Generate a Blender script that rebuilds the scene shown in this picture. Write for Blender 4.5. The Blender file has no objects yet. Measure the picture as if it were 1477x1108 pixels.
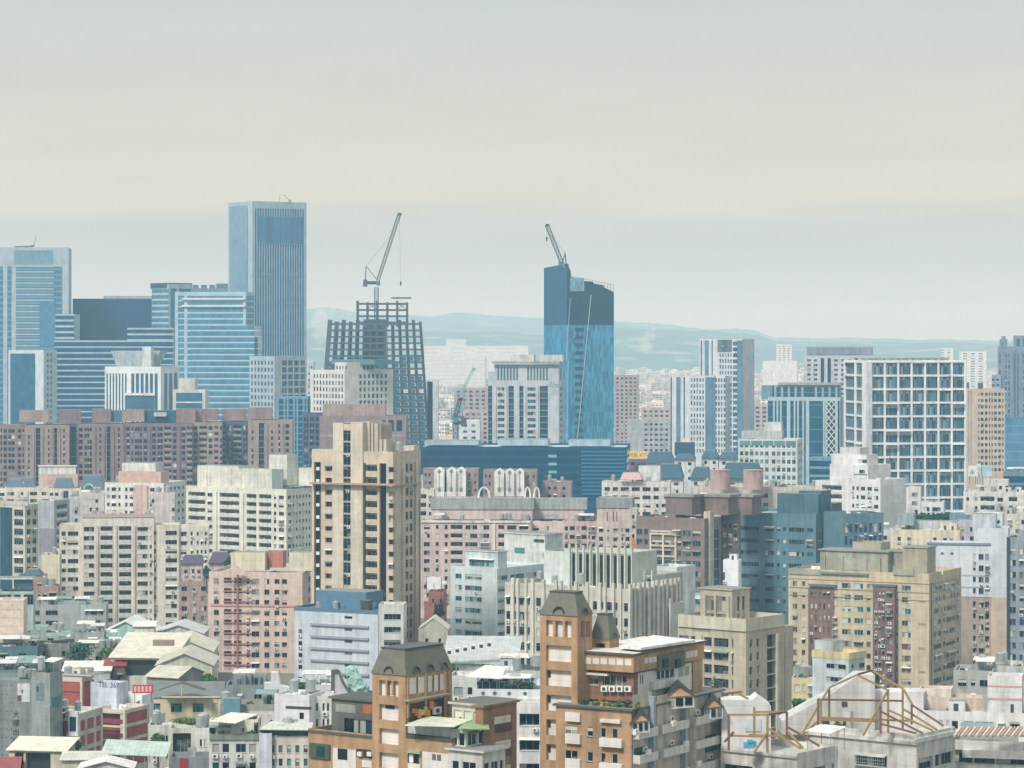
import bpy, math, random
from mathutils import Vector, Matrix
R = math.radians
SC = bpy.context.scene
COL = SC.collection
# ---------------------------------------------------------------- camera, sky, sun, exposure
F, HZ, CX, H = 4188.0, 490.0, 738.5, 100.0      # focal length in photo pixels, horizon row, centre column, eye height in metres
cam_d = bpy.data.cameras.new('camera')
cam_d.sensor_width = 36.0
cam_d.lens = F / 1477 * 36
cam_d.shift_y = -(554 - HZ) / 1477
cam_d.clip_start, cam_d.clip_end = 5, 40000
cam = bpy.data.objects.new('camera', cam_d)
cam.location = (0, 0, H)
cam.rotation_euler = (R(90), 0, 0)
COL.objects.link(cam)
SC.camera = cam
SC.view_settings.view_transform = 'Standard'
SC.view_settings.look = 'None'
SC.view_settings.exposure = 0.5
SC.cycles.volume_bounces = 6
SC.view_settings.gamma = 1
SUN_EL, SUN_AZ = R(48), R(215)
world = bpy.data.worlds.new('World')
SC.world = world
world.use_nodes = True
def srgb(r, g, b):
    f = lambda c: c / 12.92 if c <= .04045 else ((c + .055) / 1.055) ** 2.4
    return tuple(f(c / 255) for c in (r, g, b)) + (1,)
def build_world():
    nt = world.node_tree
    nt.nodes.clear()
    N = nt.nodes.new
    Lk = nt.links.new
    out = N('ShaderNodeOutputWorld')
    sky = N('ShaderNodeTexSky')
    sky.sky_type = 'NISHITA'
    sky.sun_disc = False
    sky.sun_elevation = SUN_EL
    sky.sun_rotation = SUN_AZ
    b1 = N('ShaderNodeBackground')
    b1.inputs[1].default_value = .1
    Lk(sky.outputs[0], b1.inputs[0])
    # a flat layered overcast: colour by height above the horizon, broken by long streaks of cloud
    tc = N('ShaderNodeTexCoord')
    sx = N('ShaderNodeSeparateXYZ')
    Lk(tc.outputs['Generated'], sx.inputs[0])
    mp = N('ShaderNodeMapping')
    mp.inputs['Scale'].default_value = (8, 8, 70)
    Lk(tc.outputs['Generated'], mp.inputs[0])
    nz = N('ShaderNodeTexNoise')
    nz.inputs['Scale'].default_value = 1.0
    nz.inputs['Detail'].default_value = 5
    nz.inputs['Roughness'].default_value = .55
    Lk(mp.outputs[0], nz.inputs[0])
    ma = N('ShaderNodeMath'); ma.operation = 'MULTIPLY_ADD'
    ma.inputs[1].default_value = .018
    ma.inputs[2].default_value = -.009
    Lk(nz.outputs[0], ma.inputs[0])
    ad = N('ShaderNodeMath'); ad.operation = 'ADD'
    Lk(sx.outputs['Z'], ad.inputs[0]); Lk(ma.outputs[0], ad.inputs[1])
    mr = N('ShaderNodeMapRange')
    mr.inputs['From Min'].default_value = 0
    mr.inputs['From Max'].default_value = .16
    Lk(ad.outputs[0], mr.inputs[0])
    cr = N('ShaderNodeValToRGB')
    e = cr.color_ramp.elements
    pts = [(0.0, (214, 213, 210)), (.10, (209, 209, 205)), (.20, (204, 206, 201)), (.255, (205, 207, 201)), (.295, (224, 220, 196)), (.36, (224, 220, 199)),
           (.50, (218, 217, 203)), (.72, (207, 212, 209)), (.80, (202, 208, 207)), (1.0, (206, 211, 210))]
    e[0].position, e[0].color = pts[0][0], srgb(*pts[0][1])
    e[1].position, e[1].color = pts[-1][0], srgb(*pts[-1][1])
    for p, c in pts[1:-1]:
        x = e.new(p); x.color = srgb(*c)
    Lk(mr.outputs[0], cr.inputs[0])
    # the overcast brightens towards the zenith
    mz = N('ShaderNodeMapRange')
    mz.inputs['From Min'].default_value = .12
    mz.inputs['From Max'].default_value = .9
    mz.inputs['To Min'].default_value = .66
    mz.inputs['To Max'].default_value = .95
    Lk(sx.outputs['Z'], mz.inputs[0])
    # soft brightness clouds
    m2 = N('ShaderNodeMath'); m2.operation = 'MULTIPLY_ADD'
    m2.inputs[1].default_value = .2; m2.inputs[2].default_value = .92
    Lk(nz.outputs[0], m2.inputs[0])
    m3 = N('ShaderNodeMath'); m3.operation = 'MULTIPLY'
    Lk(mz.outputs[0], m3.inputs[0]); Lk(m2.outputs[0], m3.inputs[1])
    b2 = N('ShaderNodeBackground')
    Lk(cr.outputs[0], b2.inputs[0]); Lk(m3.outputs[0], b2.inputs[1])
    mx = N('ShaderNodeMixShader')
    mx.inputs[0].default_value = .95
    Lk(b1.outputs[0], mx.inputs[1]); Lk(b2.outputs[0], mx.inputs[2])
    Lk(mx.outputs[0], out.inputs[0])
build_world()
sun_d = bpy.data.lights.new('sun', 'SUN')
sun_d.energy = 2.6
sun_d.angle = R(10)
sun_d.color = (1, .97, .92)
sun = bpy.data.objects.new('sun', sun_d)
sd = Vector((math.sin(SUN_AZ) * math.cos(SUN_EL), math.cos(SUN_AZ) * math.cos(SUN_EL), math.sin(SUN_EL)))
sun.rotation_euler = sd.to_track_quat('Z', 'Y').to_euler()
COL.objects.link(sun)
def P(px, py, Y):
    return Vector(((px - CX) / F * Y, Y, H - (py - HZ) / F * Y))
# ---------------------------------------------------------------- materials
MC = {}
def newmat(key):
    m = bpy.data.materials.new(key); m.use_nodes = True
    nt = m.node_tree
    return m, nt, nt.nodes['Principled BSDF']
def wall(r, g, b, dirt=.35, rough=.85, seam=1.6, tile=None):
    """painted or tiled wall: blotchy tone, rain streaks, optional storey seams"""
    k = ('wall', r, g, b, dirt, rough, seam)
    if k in MC: return MC[k]
    m, nt, bs = newmat('painted_wall')
    N, Lk = nt.nodes.new, nt.links.new
    tc = N('ShaderNodeTexCoord')
    mp = N('ShaderNodeMapping'); mp.inputs['Scale'].default_value = (.9, .9, .07)
    Lk(tc.outputs['Object'], mp.inputs[0])
    n1 = N('ShaderNodeTexNoise'); n1.inputs['Scale'].default_value = 1; n1.inputs['Detail'].default_value = 4
    Lk(mp.outputs[0], n1.inputs[0])
    n2 = N('ShaderNodeTexNoise'); n2.inputs['Scale'].default_value = .35; n2.inputs['Detail'].default_value = 6; n2.inputs['Roughness'].default_value = .7
    Lk(tc.outputs['Object'], n2.inputs[0])
    mu = N('ShaderNodeMath'); mu.operation = 'MULTIPLY'
    Lk(n1.outputs[0], mu.inputs[0]); Lk(n2.outputs[0], mu.inputs[1])
    mr = N('ShaderNodeMapRange'); mr.inputs['From Min'].default_value = .12; mr.inputs['From Max'].default_value = .42
    mr.inputs['To Min'].default_value = 1.06; mr.inputs['To Max'].default_value = .9 - dirt
    Lk(mu.outputs[0], mr.inputs[0])
    val = mr.outputs[0]
    n4 = N('ShaderNodeTexNoise'); n4.inputs['Scale'].default_value = .12; n4.inputs['Detail'].default_value = 3; Lk(tc.outputs['Object'], n4.inputs[0])
    m5 = N('ShaderNodeMapRange'); m5.inputs['From Min'].default_value = .35; m5.inputs['From Max'].default_value = .65; m5.inputs['To Min'].default_value = .9; m5.inputs['To Max'].default_value = 1.08; Lk(n4.outputs[0], m5.inputs[0])
    m6 = N('ShaderNodeMath'); m6.operation = 'MULTIPLY'; Lk(val, m6.inputs[0]); Lk(m5.outputs[0], m6.inputs[1]); val = m6.outputs[0]
    if seam:
        sx = N('ShaderNodeSeparateXYZ'); Lk(tc.outputs['Object'], sx.inputs[0])
        d = N('ShaderNodeMath'); d.operation = 'DIVIDE'; d.inputs[1].default_value = seam; Lk(sx.outputs[2], d.inputs[0])
        fr = N('ShaderNodeMath'); fr.operation = 'FRACT'; Lk(d.outputs[0], fr.inputs[0])
        lt = N('ShaderNodeMath'); lt.operation = 'GREATER_THAN'; lt.inputs[1].default_value = .95; Lk(fr.outputs[0], lt.inputs[0])
        s2 = N('ShaderNodeMath'); s2.operation = 'MULTIPLY_ADD'; s2.inputs[1].default_value = -.16; s2.inputs[2].default_value = 1; Lk(lt.outputs[0], s2.inputs[0])
        m4 = N('ShaderNodeMath'); m4.operation = 'MULTIPLY'; Lk(val, m4.inputs[0]); Lk(s2.outputs[0], m4.inputs[1])
        val = m4.outputs[0]
    mix = N('ShaderNodeVectorMath'); mix.operation = 'SCALE'
    mix.inputs[0].default_value = srgb(r * .985, g, min(255, b * 1.02))[:3]
    Lk(val, mix.inputs['Scale'])
    Lk(mix.outputs[0], bs.inputs['Base Color'])
    bs.inputs['Roughness'].default_value = rough
    bs.inputs['Specular IOR Level'].default_value = .25
    MC[k] = m
    return m
def glass(r=12, g=26, b=34, lit=.17, cr=(136, 146, 144)):
    """window glass: each pane a little different, some with curtains drawn"""
    k = ('glass', r, g, b, lit, cr)
    if k in MC: return MC[k]
    m, nt, bs = newmat('window_glass')
    N, Lk = nt.nodes.new, nt.links.new
    oi = N('ShaderNodeObjectInfo'); ge = N('ShaderNodeNewGeometry')
    a = N('ShaderNodeMath'); a.operation = 'MULTIPLY_ADD'; a.inputs[1].default_value = 17.31
    Lk(ge.outputs['Random Per Island'], a.inputs[0]); 
    b_ = N('ShaderNodeMath'); b_.operation = 'MULTIPLY'; b_.inputs[1].default_value = 7.77; Lk(oi.outputs['Random'], b_.inputs[0])
    Lk(b_.outputs[0], a.inputs[2])
    f = N('ShaderNodeMath'); f.operation = 'FRACT'; Lk(a.outputs[0], f.inputs[0])
    ra = N('ShaderNodeValToRGB'); ra.color_ramp.interpolation = 'CONSTANT'
    base = (r, g, b)
    e = ra.color_ramp.elements
    e[0].position = 0; e[0].color = srgb(*base)
    e[1].position = .4; e[1].color = srgb(*[c * .62 for c in base])
    x = e.new(.65); x.color = srgb(*[min(255, c * 1.3 + 6) for c in base])
    x = e.new(1 - lit); x.color = srgb(*cr)
    x = e.new(1 - lit * .4); x.color = srgb(*[c * .7 for c in cr])
    Lk(f.outputs[0], ra.inputs[0]); Lk(ra.outputs[0], bs.inputs['Base Color'])
    bs.inputs['Roughness'].default_value = .15
    bs.inputs['Specular IOR Level'].default_value = .35
    MC[k] = m
    return m
def curtain(r, g, b, cw=1.5, ch=4.0, var=.5, line=.0, lr=(200, 210, 215), rough=.15, vline=0):
    """curtain wall: panels of slightly different tint, spandrel lines at each storey"""
    k = ('curt', r, g, b, cw, ch, var, line, lr, rough, vline)
    if k in MC: return MC[k]
    m, nt, bs = newmat('curtain_glass')
    N, Lk = nt.nodes.new, nt.links.new
    def M(op, a, b=None):
        n = N('ShaderNodeMath'); n.operation = op
        for i, v in enumerate((a, b)):
            if v is None: continue
            if isinstance(v, (int, float)): n.inputs[i].default_value = v
            else: Lk(v, n.inputs[i])
        return n.outputs[0]
    tc = N('ShaderNodeTexCoord'); sx = N('ShaderNodeSeparateXYZ'); Lk(tc.outputs['Object'], sx.inputs[0])
    u = M('DIVIDE', M('ADD', sx.outputs[0], sx.outputs[1]), cw); v = M('DIVIDE', sx.outputs[2], ch)
    cb = N('ShaderNodeCombineXYZ'); Lk(M('FLOOR', u), cb.inputs[0]); Lk(M('FLOOR', v), cb.inputs[1])
    wn = N('ShaderNodeTexWhiteNoise'); wn.noise_dimensions = '2D'; Lk(cb.outputs[0], wn.inputs['Vector'])
    nz = N('ShaderNodeTexNoise'); nz.inputs['Scale'].default_value = .05; Lk(tc.outputs['Object'], nz.inputs[0])
    val = M('ADD', M('MULTIPLY', M('SUBTRACT', wn.outputs[0], .5), var), M('ADD', M('MULTIPLY', nz.outputs[0], .5), .75))
    sc = N('ShaderNodeVectorMath'); sc.operation = 'SCALE'; sc.inputs[0].default_value = srgb(r, g, b)[:3]; Lk(val, sc.inputs['Scale'])
    mx = N('ShaderNodeMix'); mx.data_type = 'RGBA'
    fac = M('GREATER_THAN', M('FRACT', v), 1 - line) if line else M('MULTIPLY', u, 0)
    if vline: fac = M('MAXIMUM', fac, M('GREATER_THAN', M('FRACT', u), 1 - vline))
    Lk(fac, mx.inputs[0]); Lk(sc.outputs[0], mx.inputs[6]); mx.inputs[7].default_value = srgb(*lr)
    Lk(mx.outputs[2], bs.inputs['Base Color'])
    bs.inputs['Roughness'].default_value = rough
    MC[k] = m
    return m
def plain(r, g, b, rough=.6, metal=0.0, name='paint'):
    k = ('plain', r, g, b, rough, metal)
    if k in MC: return MC[k]
    m, nt, bs = newmat(name)
    N, Lk = nt.nodes.new, nt.links.new
    tc = N('ShaderNodeTexCoord')
    n2 = N('ShaderNodeTexNoise'); n2.inputs['Scale'].default_value = 1.1; n2.inputs['Detail'].default_value = 5; n2.inputs['Roughness'].default_value = .65
    Lk(tc.outputs['Object'], n2.inputs[0])
    mr = N('ShaderNodeMapRange'); mr.inputs['From Min'].default_value = .3; mr.inputs['From Max'].default_value = .7
    mr.inputs['To Min'].default_value = 1.12; mr.inputs['To Max'].default_value = .8
    Lk(n2.outputs[0], mr.inputs[0])
    mix = N('ShaderNodeVectorMath'); mix.operation = 'SCALE'; mix.inputs[0].default_value = srgb(r, g, b)[:3]
    Lk(mr.outputs[0], mix.inputs['Scale']); Lk(mix.outputs[0], bs.inputs['Base Color'])
    bs.inputs['Roughness'].default_value = rough
    bs.inputs['Metallic'].default_value = metal
    MC[k] = m
    return m
def sheet(r, g, b, pitch=.75, axis=0):
    """ribbed metal roofing with rust"""
    k = ('sheet', r, g, b, pitch, axis)
    if k in MC: return MC[k]
    m, nt, bs = newmat('ribbed_sheet')
    N, Lk = nt.nodes.new, nt.links.new
    tc = N('ShaderNodeTexCoord'); sx = N('ShaderNodeSeparateXYZ'); Lk(tc.outputs['Object'], sx.inputs[0])
    d = N('ShaderNodeMath'); d.operation = 'DIVIDE'; d.inputs[1].default_value = pitch; Lk(sx.outputs[axis], d.inputs[0])
    fr = N('ShaderNodeMath'); fr.operation = 'FRACT'; Lk(d.outputs[0], fr.inputs[0])
    gt = N('ShaderNodeMath'); gt.operation = 'GREATER_THAN'; gt.inputs[1].default_value = .8; Lk(fr.outputs[0], gt.inputs[0])
    n2 = N('ShaderNodeTexNoise'); n2.inputs['Scale'].default_value = .5; n2.inputs['Detail'].default_value = 6; Lk(tc.outputs['Object'], n2.inputs[0])
    ma = N('ShaderNodeMath'); ma.operation = 'MULTIPLY_ADD'; ma.inputs[1].default_value = -.12; Lk(gt.outputs[0], ma.inputs[0])
    mr = N('ShaderNodeMapRange'); mr.inputs['From Min'].default_value = .3; mr.inputs['From Max'].default_value = .7; mr.inputs['To Min'].default_value = 1.1; mr.inputs['To Max'].default_value = .8
    Lk(n2.outputs[0], mr.inputs[0]); Lk(mr.outputs[0], ma.inputs[2])
    mix = N('ShaderNodeVectorMath'); mix.operation = 'SCALE'; mix.inputs[0].default_value = srgb(r, g, b)[:3]
    Lk(ma.outputs[0], mix.inputs['Scale'])
    n3 = N('ShaderNodeTexNoise'); n3.inputs['Scale'].default_value = .9; n3.inputs['Detail'].default_value = 8; n3.inputs['Roughness'].default_value = .75; Lk(tc.outputs['Object'], n3.inputs[0])
    m3 = N('ShaderNodeMapRange'); m3.inputs['From Min'].default_value = .53; m3.inputs['From Max'].default_value = .72; m3.inputs['To Max'].default_value = .75; Lk(n3.outputs[0], m3.inputs[0])
    mx = N('ShaderNodeMix'); mx.data_type = 'RGBA'; Lk(m3.outputs[0], mx.inputs[0]); Lk(mix.outputs[0], mx.inputs[6]); mx.inputs[7].default_value = srgb(132, 112, 96); Lk(mx.outputs[2], bs.inputs['Base Color'])
    bs.inputs['Roughness'].default_value = .5
    MC[k] = m
    return m
def leafmat(r, g, b):
    k = ('leaf', r, g, b)
    if k in MC: return MC[k]
    m, nt, bs = newmat('foliage')
    N, Lk = nt.nodes.new, nt.links.new
    ge = N('ShaderNodeNewGeometry')
    mr = N('ShaderNodeMapRange'); mr.inputs['To Min'].default_value = .5; mr.inputs['To Max'].default_value = 1.6
    Lk(ge.outputs['Random Per Island'], mr.inputs[0])
    mix = N('ShaderNodeVectorMath'); mix.operation = 'SCALE'; mix.inputs[0].default_value = srgb(r, g, b)[:3]
    Lk(mr.outputs[0], mix.inputs['Scale']); Lk(mix.outputs[0], bs.inputs['Base Color'])
    bs.inputs['Roughness'].default_value = .7
    MC[k] = m
    return m
# ---------------------------------------------------------------- mesh building
class M_:
    def __init__(s): s.v, s.f, s.m = [], [], []
    def q(s, a, b, c, d, mi=0):
        n = len(s.v); s.v += [tuple(a), tuple(b), tuple(c), tuple(d)]; s.f.append((n, n + 1, n + 2, n + 3)); s.m.append(mi)
    def t(s, a, b, c, mi=0):
        n = len(s.v); s.v += [tuple(a), tuple(b), tuple(c)]; s.f.append((n, n + 1, n + 2)); s.m.append(mi)
    def hexa(s, p, mi=0, top=None):                # 8 points: bottom ring, top ring (counter-clockwise from above)
        n = len(s.v); s.v += [tuple(x) for x in p]
        for k, f in enumerate([(3, 2, 1, 0), (4, 5, 6, 7), (0, 1, 5, 4), (1, 2, 6, 5), (2, 3, 7, 6), (3, 0, 4, 7)]):
            s.f.append(tuple(n + i for i in f)); s.m.append(top if (top is not None and k == 1) else mi)
    def box(s, x0, y0, z0, x1, y1, z1, mi=0, top=None):
        s.hexa([(x0, y0, z0), (x1, y0, z0), (x1, y1, z0), (x0, y1, z0), (x0, y0, z1), (x1, y0, z1), (x1, y1, z1), (x0, y1, z1)], mi, top)
    def bar(s, p, q, r, mi=0, r2=None, n=4):
        p, q = Vector(p), Vector(q); d = (q - p)
        if d.length < 1e-6: return
        d.normalize(); a = d.cross(Vector((0, 0, 1)))
        if a.length < .05: a = d.cross(Vector((1, 0, 0)))
        a.normalize(); b = d.cross(a); r2 = r if r2 is None else r2
        k0 = len(s.v)
        for c, rr in ((p, r), (q, r2)):
            for i in range(n):
                t = 2 * math.pi * (i + .5) / n; s.v.append(tuple(c + (a * math.cos(t) + b * math.sin(t)) * rr))
        for i in range(n):
            j = (i + 1) % n
            s.f.append((k0 + j, k0 + i, k0 + n + i, k0 + n + j)); s.m.append(mi)
        s.f.append(tuple(k0 + i for i in range(n))); s.m.append(mi)
        s.f.append(tuple(k0 + n + i for i in range(n - 1, -1, -1))); s.m.append(mi)
    def lattice(s, p, q, w, n, r, mi=0, up=None):
        p, q = Vector(p), Vector(q); d = (q - p).normalized()
        a = d.cross(up or Vector((0, 1, 0)))
        if a.length < .05: a = d.cross(Vector((1, 0, 0)))
        a.normalize(); b = d.cross(a).normalized()
        C = [a * w / 2 + b * w / 2, -a * w / 2 + b * w / 2, -a * w / 2 - b * w / 2, a * w / 2 - b * w / 2]
        for c in C: s.bar(p + c, q + c, r, mi)
        for i in range(n):
            t0 = p.lerp(q, i / n); t1 = p.lerp(q, (i + 1) / n)
            for k in range(4):
                s.bar(t0 + C[k], t1 + C[(k + 1) % 4], r * .6, mi)
                s.bar(t1 + C[k], t1 + C[(k + 1) % 4], r * .6, mi)
    def mesh(s, name, mats):
        me = bpy.data.meshes.new(name); me.from_pydata(s.v, [], s.f)
        for m in mats: me.materials.append(m)
        if len(mats) > 1: me.polygons.foreach_set('material_index', s.m)
        me.update()
        return me
    def obj(s, name, mats, parent=None, loc=None):
        o = bpy.data.objects.new(name, s.mesh(name, mats if isinstance(mats, (list, tuple)) else [mats])); COL.objects.link(o)
        if parent is not None: o.parent = parent
        if loc is not None: o.location = loc
        return o
def empty(name, label, cat, loc=(0, 0, 0), rz=0, group=None):
    o = bpy.data.objects.new(name, None); COL.objects.link(o); o.location = loc; o.rotation_euler = (0, 0, rz)
    o['label'] = label; o['category'] = cat
    if group: o['group'] = group
    return o
# ---------------------------------------------------------------- windows, balconies, air conditioners (shared meshes)
WC = {}
WHITE, DARKF, ALU, BRONZE = plain(225, 226, 222, .5), plain(62, 66, 70, .5), plain(150, 156, 158, .4), plain(96, 78, 62, .5)
BLIND, PILE = plain(196, 194, 182, .8), plain(116, 104, 96, .8)
def window_mesh(w, h, gl, fr, detail, v=0):
    k = ('win', round(w, 2), round(h, 2), gl.name, fr.name if fr else 0, detail, v)
    if k in WC: return WC[k]
    m = M_()
    if not detail:
        n = max(1, round(w / 1.3))
        for i in range(n): m.q((w * i / n, 0, 0), (w * (i + 1) / n, 0, 0), (w * (i + 1) / n, 0, h), (w * i / n, 0, h), 0)
        if n > 1:
            for i in range(1, n): m.box(w * i / n - .06, -.06, 0, w * i / n + .06, -.01, h, 1)
    else:
        t = .055
        n = max(1, round(w / .95)); z1 = h
        if h > 1.9: z1 = h * .72
        for i in range(n):
            a, b = w * i / n, w * (i + 1) / n
            m.q((a, 0, 0), (b, 0, 0), (b, 0, z1), (a, 0, z1), 0)
            if z1 < h: m.q((a, 0, z1), (b, 0, z1), (b, 0, h), (a, 0, h), 0)
        for i in range(n + 1):
            c = min(max(w * i / n, t / 2), w - t / 2); m.box(c - t / 2, -.07, 0, c + t / 2, -.01, h, 1)
        m.box(0, -.08, 0, w, -.012, t, 1); m.box(0, -.08, h - t, w, -.012, h, 1)
        if z1 < h: m.box(0, -.08, z1 - t / 2, w, -.012, z1 + t / 2, 1)
    n = max(1, round(w / (.95 if detail else 1.3)))
    if v == 1: m.q((.03, -.009, h * .55), (w - .03, -.009, h * .55), (w - .03, -.009, h - .03), (.03, -.009, h - .03), 2)          # blind half down
    elif v == 2: m.q((.03, -.009, .03), (w / n * max(1, n // 2), -.009, .03), (w / n * max(1, n // 2), -.009, h - .03), (.03, -.009, h - .03), 2)      # curtain on one side
    elif v == 3: m.q((w * .55, -.009, .03), (w - .03, -.009, .03), (w - .03, -.009, h * .4), (w * .55, -.009, h * .4), 3)         # things piled behind the pane
    WC[k] = m.mesh('window', [gl, fr or ALU, BLIND, PILE])
    return WC[k]
def balcony_mesh(w, proj, hgt, mt, rail):
    k = ('bal', round(w, 2), proj, hgt, mt.name, rail)
    if k in WC: return WC[k]
    m = M_()
    # x along the wall, -y outwards
    if proj <= .05:
        m.box(0, -.06, 0, w, .08, hgt)
    else:
        m.box(0, -proj, -.14, w, 0, .02)
        if rail:
            m.box(0, -proj, hgt - .07, w, -proj + .06, hgt); m.box(0, -proj, .05, w, -proj + .05, .12)
            n = max(3, int(w / .3))
            for i in range(n + 1): m.bar((w * i / n, -proj + .03, .02), (w * i / n, -proj + .03, hgt), .025)
        else:
            m.box(0, -proj, .02, w, -proj + .12, hgt); m.box(0, -proj + .12, .02, .12, 0, hgt); m.box(w - .12, -proj + .12, .02, w, 0, hgt)
    WC[k] = m.mesh('balcony', [mt])
    return WC[k]
def ac_mesh(kind=0):
    k = ('ac', kind)
    if k in WC: return WC[k]
    m = M_(); w, h, d = (.95, .72, .4) if kind == 0 else (.75, .5, .55)
    m.box(0, -d, 0, w, 0, h, 0)
    n = 12; c = (w * .42, h * .5); r = h * .36
    for i in range(n):
        a0, a1 = 2 * math.pi * i / n, 2 * math.pi * (i + 1) / n
        m.t((c[0], -d - .015, c[1]), (c[0] + r * math.cos(a0), -d - .012, c[1] + r * math.sin(a0)), (c[0] + r * math.cos(a1), -d - .012, c[1] + r * math.sin(a1)), 1)
    m.box(.05, -d, -.12, .12, 0, -.003, 1); m.box(w - .12, -d, -.12, w - .05, 0, -.003, 1)
    WC[k] = m.mesh('air_conditioner', [WHITE, DARKF])
    return WC[k]
def awning_mesh(w, v):
    k = ('awn', round(w, 2), v)
    if k in WC: return WC[k]
    m = M_(); d = (.6, .75, .5, .9)[v]; y = -d
    m.hexa([(0, y, -.28), (w, y, -.28), (w, 0, 0), (0, 0, 0), (0, y, -.24), (w, y, -.24), (w, 0, .05), (0, 0, .05)])
    if v == 3:                                          # a barred cage under it
        for i in range(max(3, int(w / .35)) + 1):
            x = w * i / max(3, int(w / .35)); m.bar((x, y + .05, -.28), (x, y + .05, -1.75), .025)
        for z in (-.8, -1.3, -1.75): m.bar((0, y + .05, z), (w, y + .05, z), .025)
        m.box(0, y, -1.8, w, 0, -1.74)
    WC[k] = m.mesh('awning', [(plain(222, 222, 214), plain(120, 140, 130), plain(160, 150, 140), plain(190, 194, 194))[v]])
    return WC[k]
def leaves(c, rx, ry, rz, n, s, seed, mt, name, parent=None, clumps=9):
    rn = random.Random(seed); m = M_(); cl = []
    for i in range(clumps):
        while True:
            p = Vector((rn.uniform(-1, 1), rn.uniform(-1, 1), rn.uniform(-1, 1)))
            if p.length < 1: break
        cl.append((Vector((p.x * rx * .75, p.y * ry * .75, p.z * rz * .7)), rn.uniform(.3, .55)))
    for i in range(n):
        q, r = rn.choice(cl); d = Vector((rn.gauss(0, 1), rn.gauss(0, 1), rn.gauss(0, 1))); d.normalize(); p = c + q + Vector((d.x * rx, d.y * ry, d.z * rz)) * r * rn.random() ** .4
        a = Vector((rn.gauss(0, 1), rn.gauss(0, 1), rn.gauss(0, 1))).normalized(); b_ = a.cross(d + Vector((.01, .2, .1))).normalized(); w = s * rn.uniform(.6, 1.3)
        m.q(p - a * w - b_ * w * .6, p + a * w - b_ * w * .6, p + a * w + b_ * w * .6, p - a * w + b_ * w * .6)
    return m.obj(name, mt, parent)
def pp(s):
    """'.3 W10' -> pattern string, one character per photo pixel"""
    return ''.join(t[0] * int(t[1:]) for t in s.split())
def split_mesh(me):
    """glass and frame (or case and fan) of a shared mesh as two meshes"""
    k = ('split', me.name)
    if k not in WC:
        out = []
        for i in (0, 1):
            m = M_()
            for p in me.polygons:
                if (p.material_index == 1) == (i == 1):
                    n = len(m.v); m.v += [tuple(me.vertices[v].co) for v in p.vertices]; m.f.append(tuple(range(n, n + len(p.vertices)))); m.m.append(p.material_index)
            out.append(m.mesh(me.name, list(me.materials)) if m.f else None)
        WC[k] = tuple(out)
    return WC[k]
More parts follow.
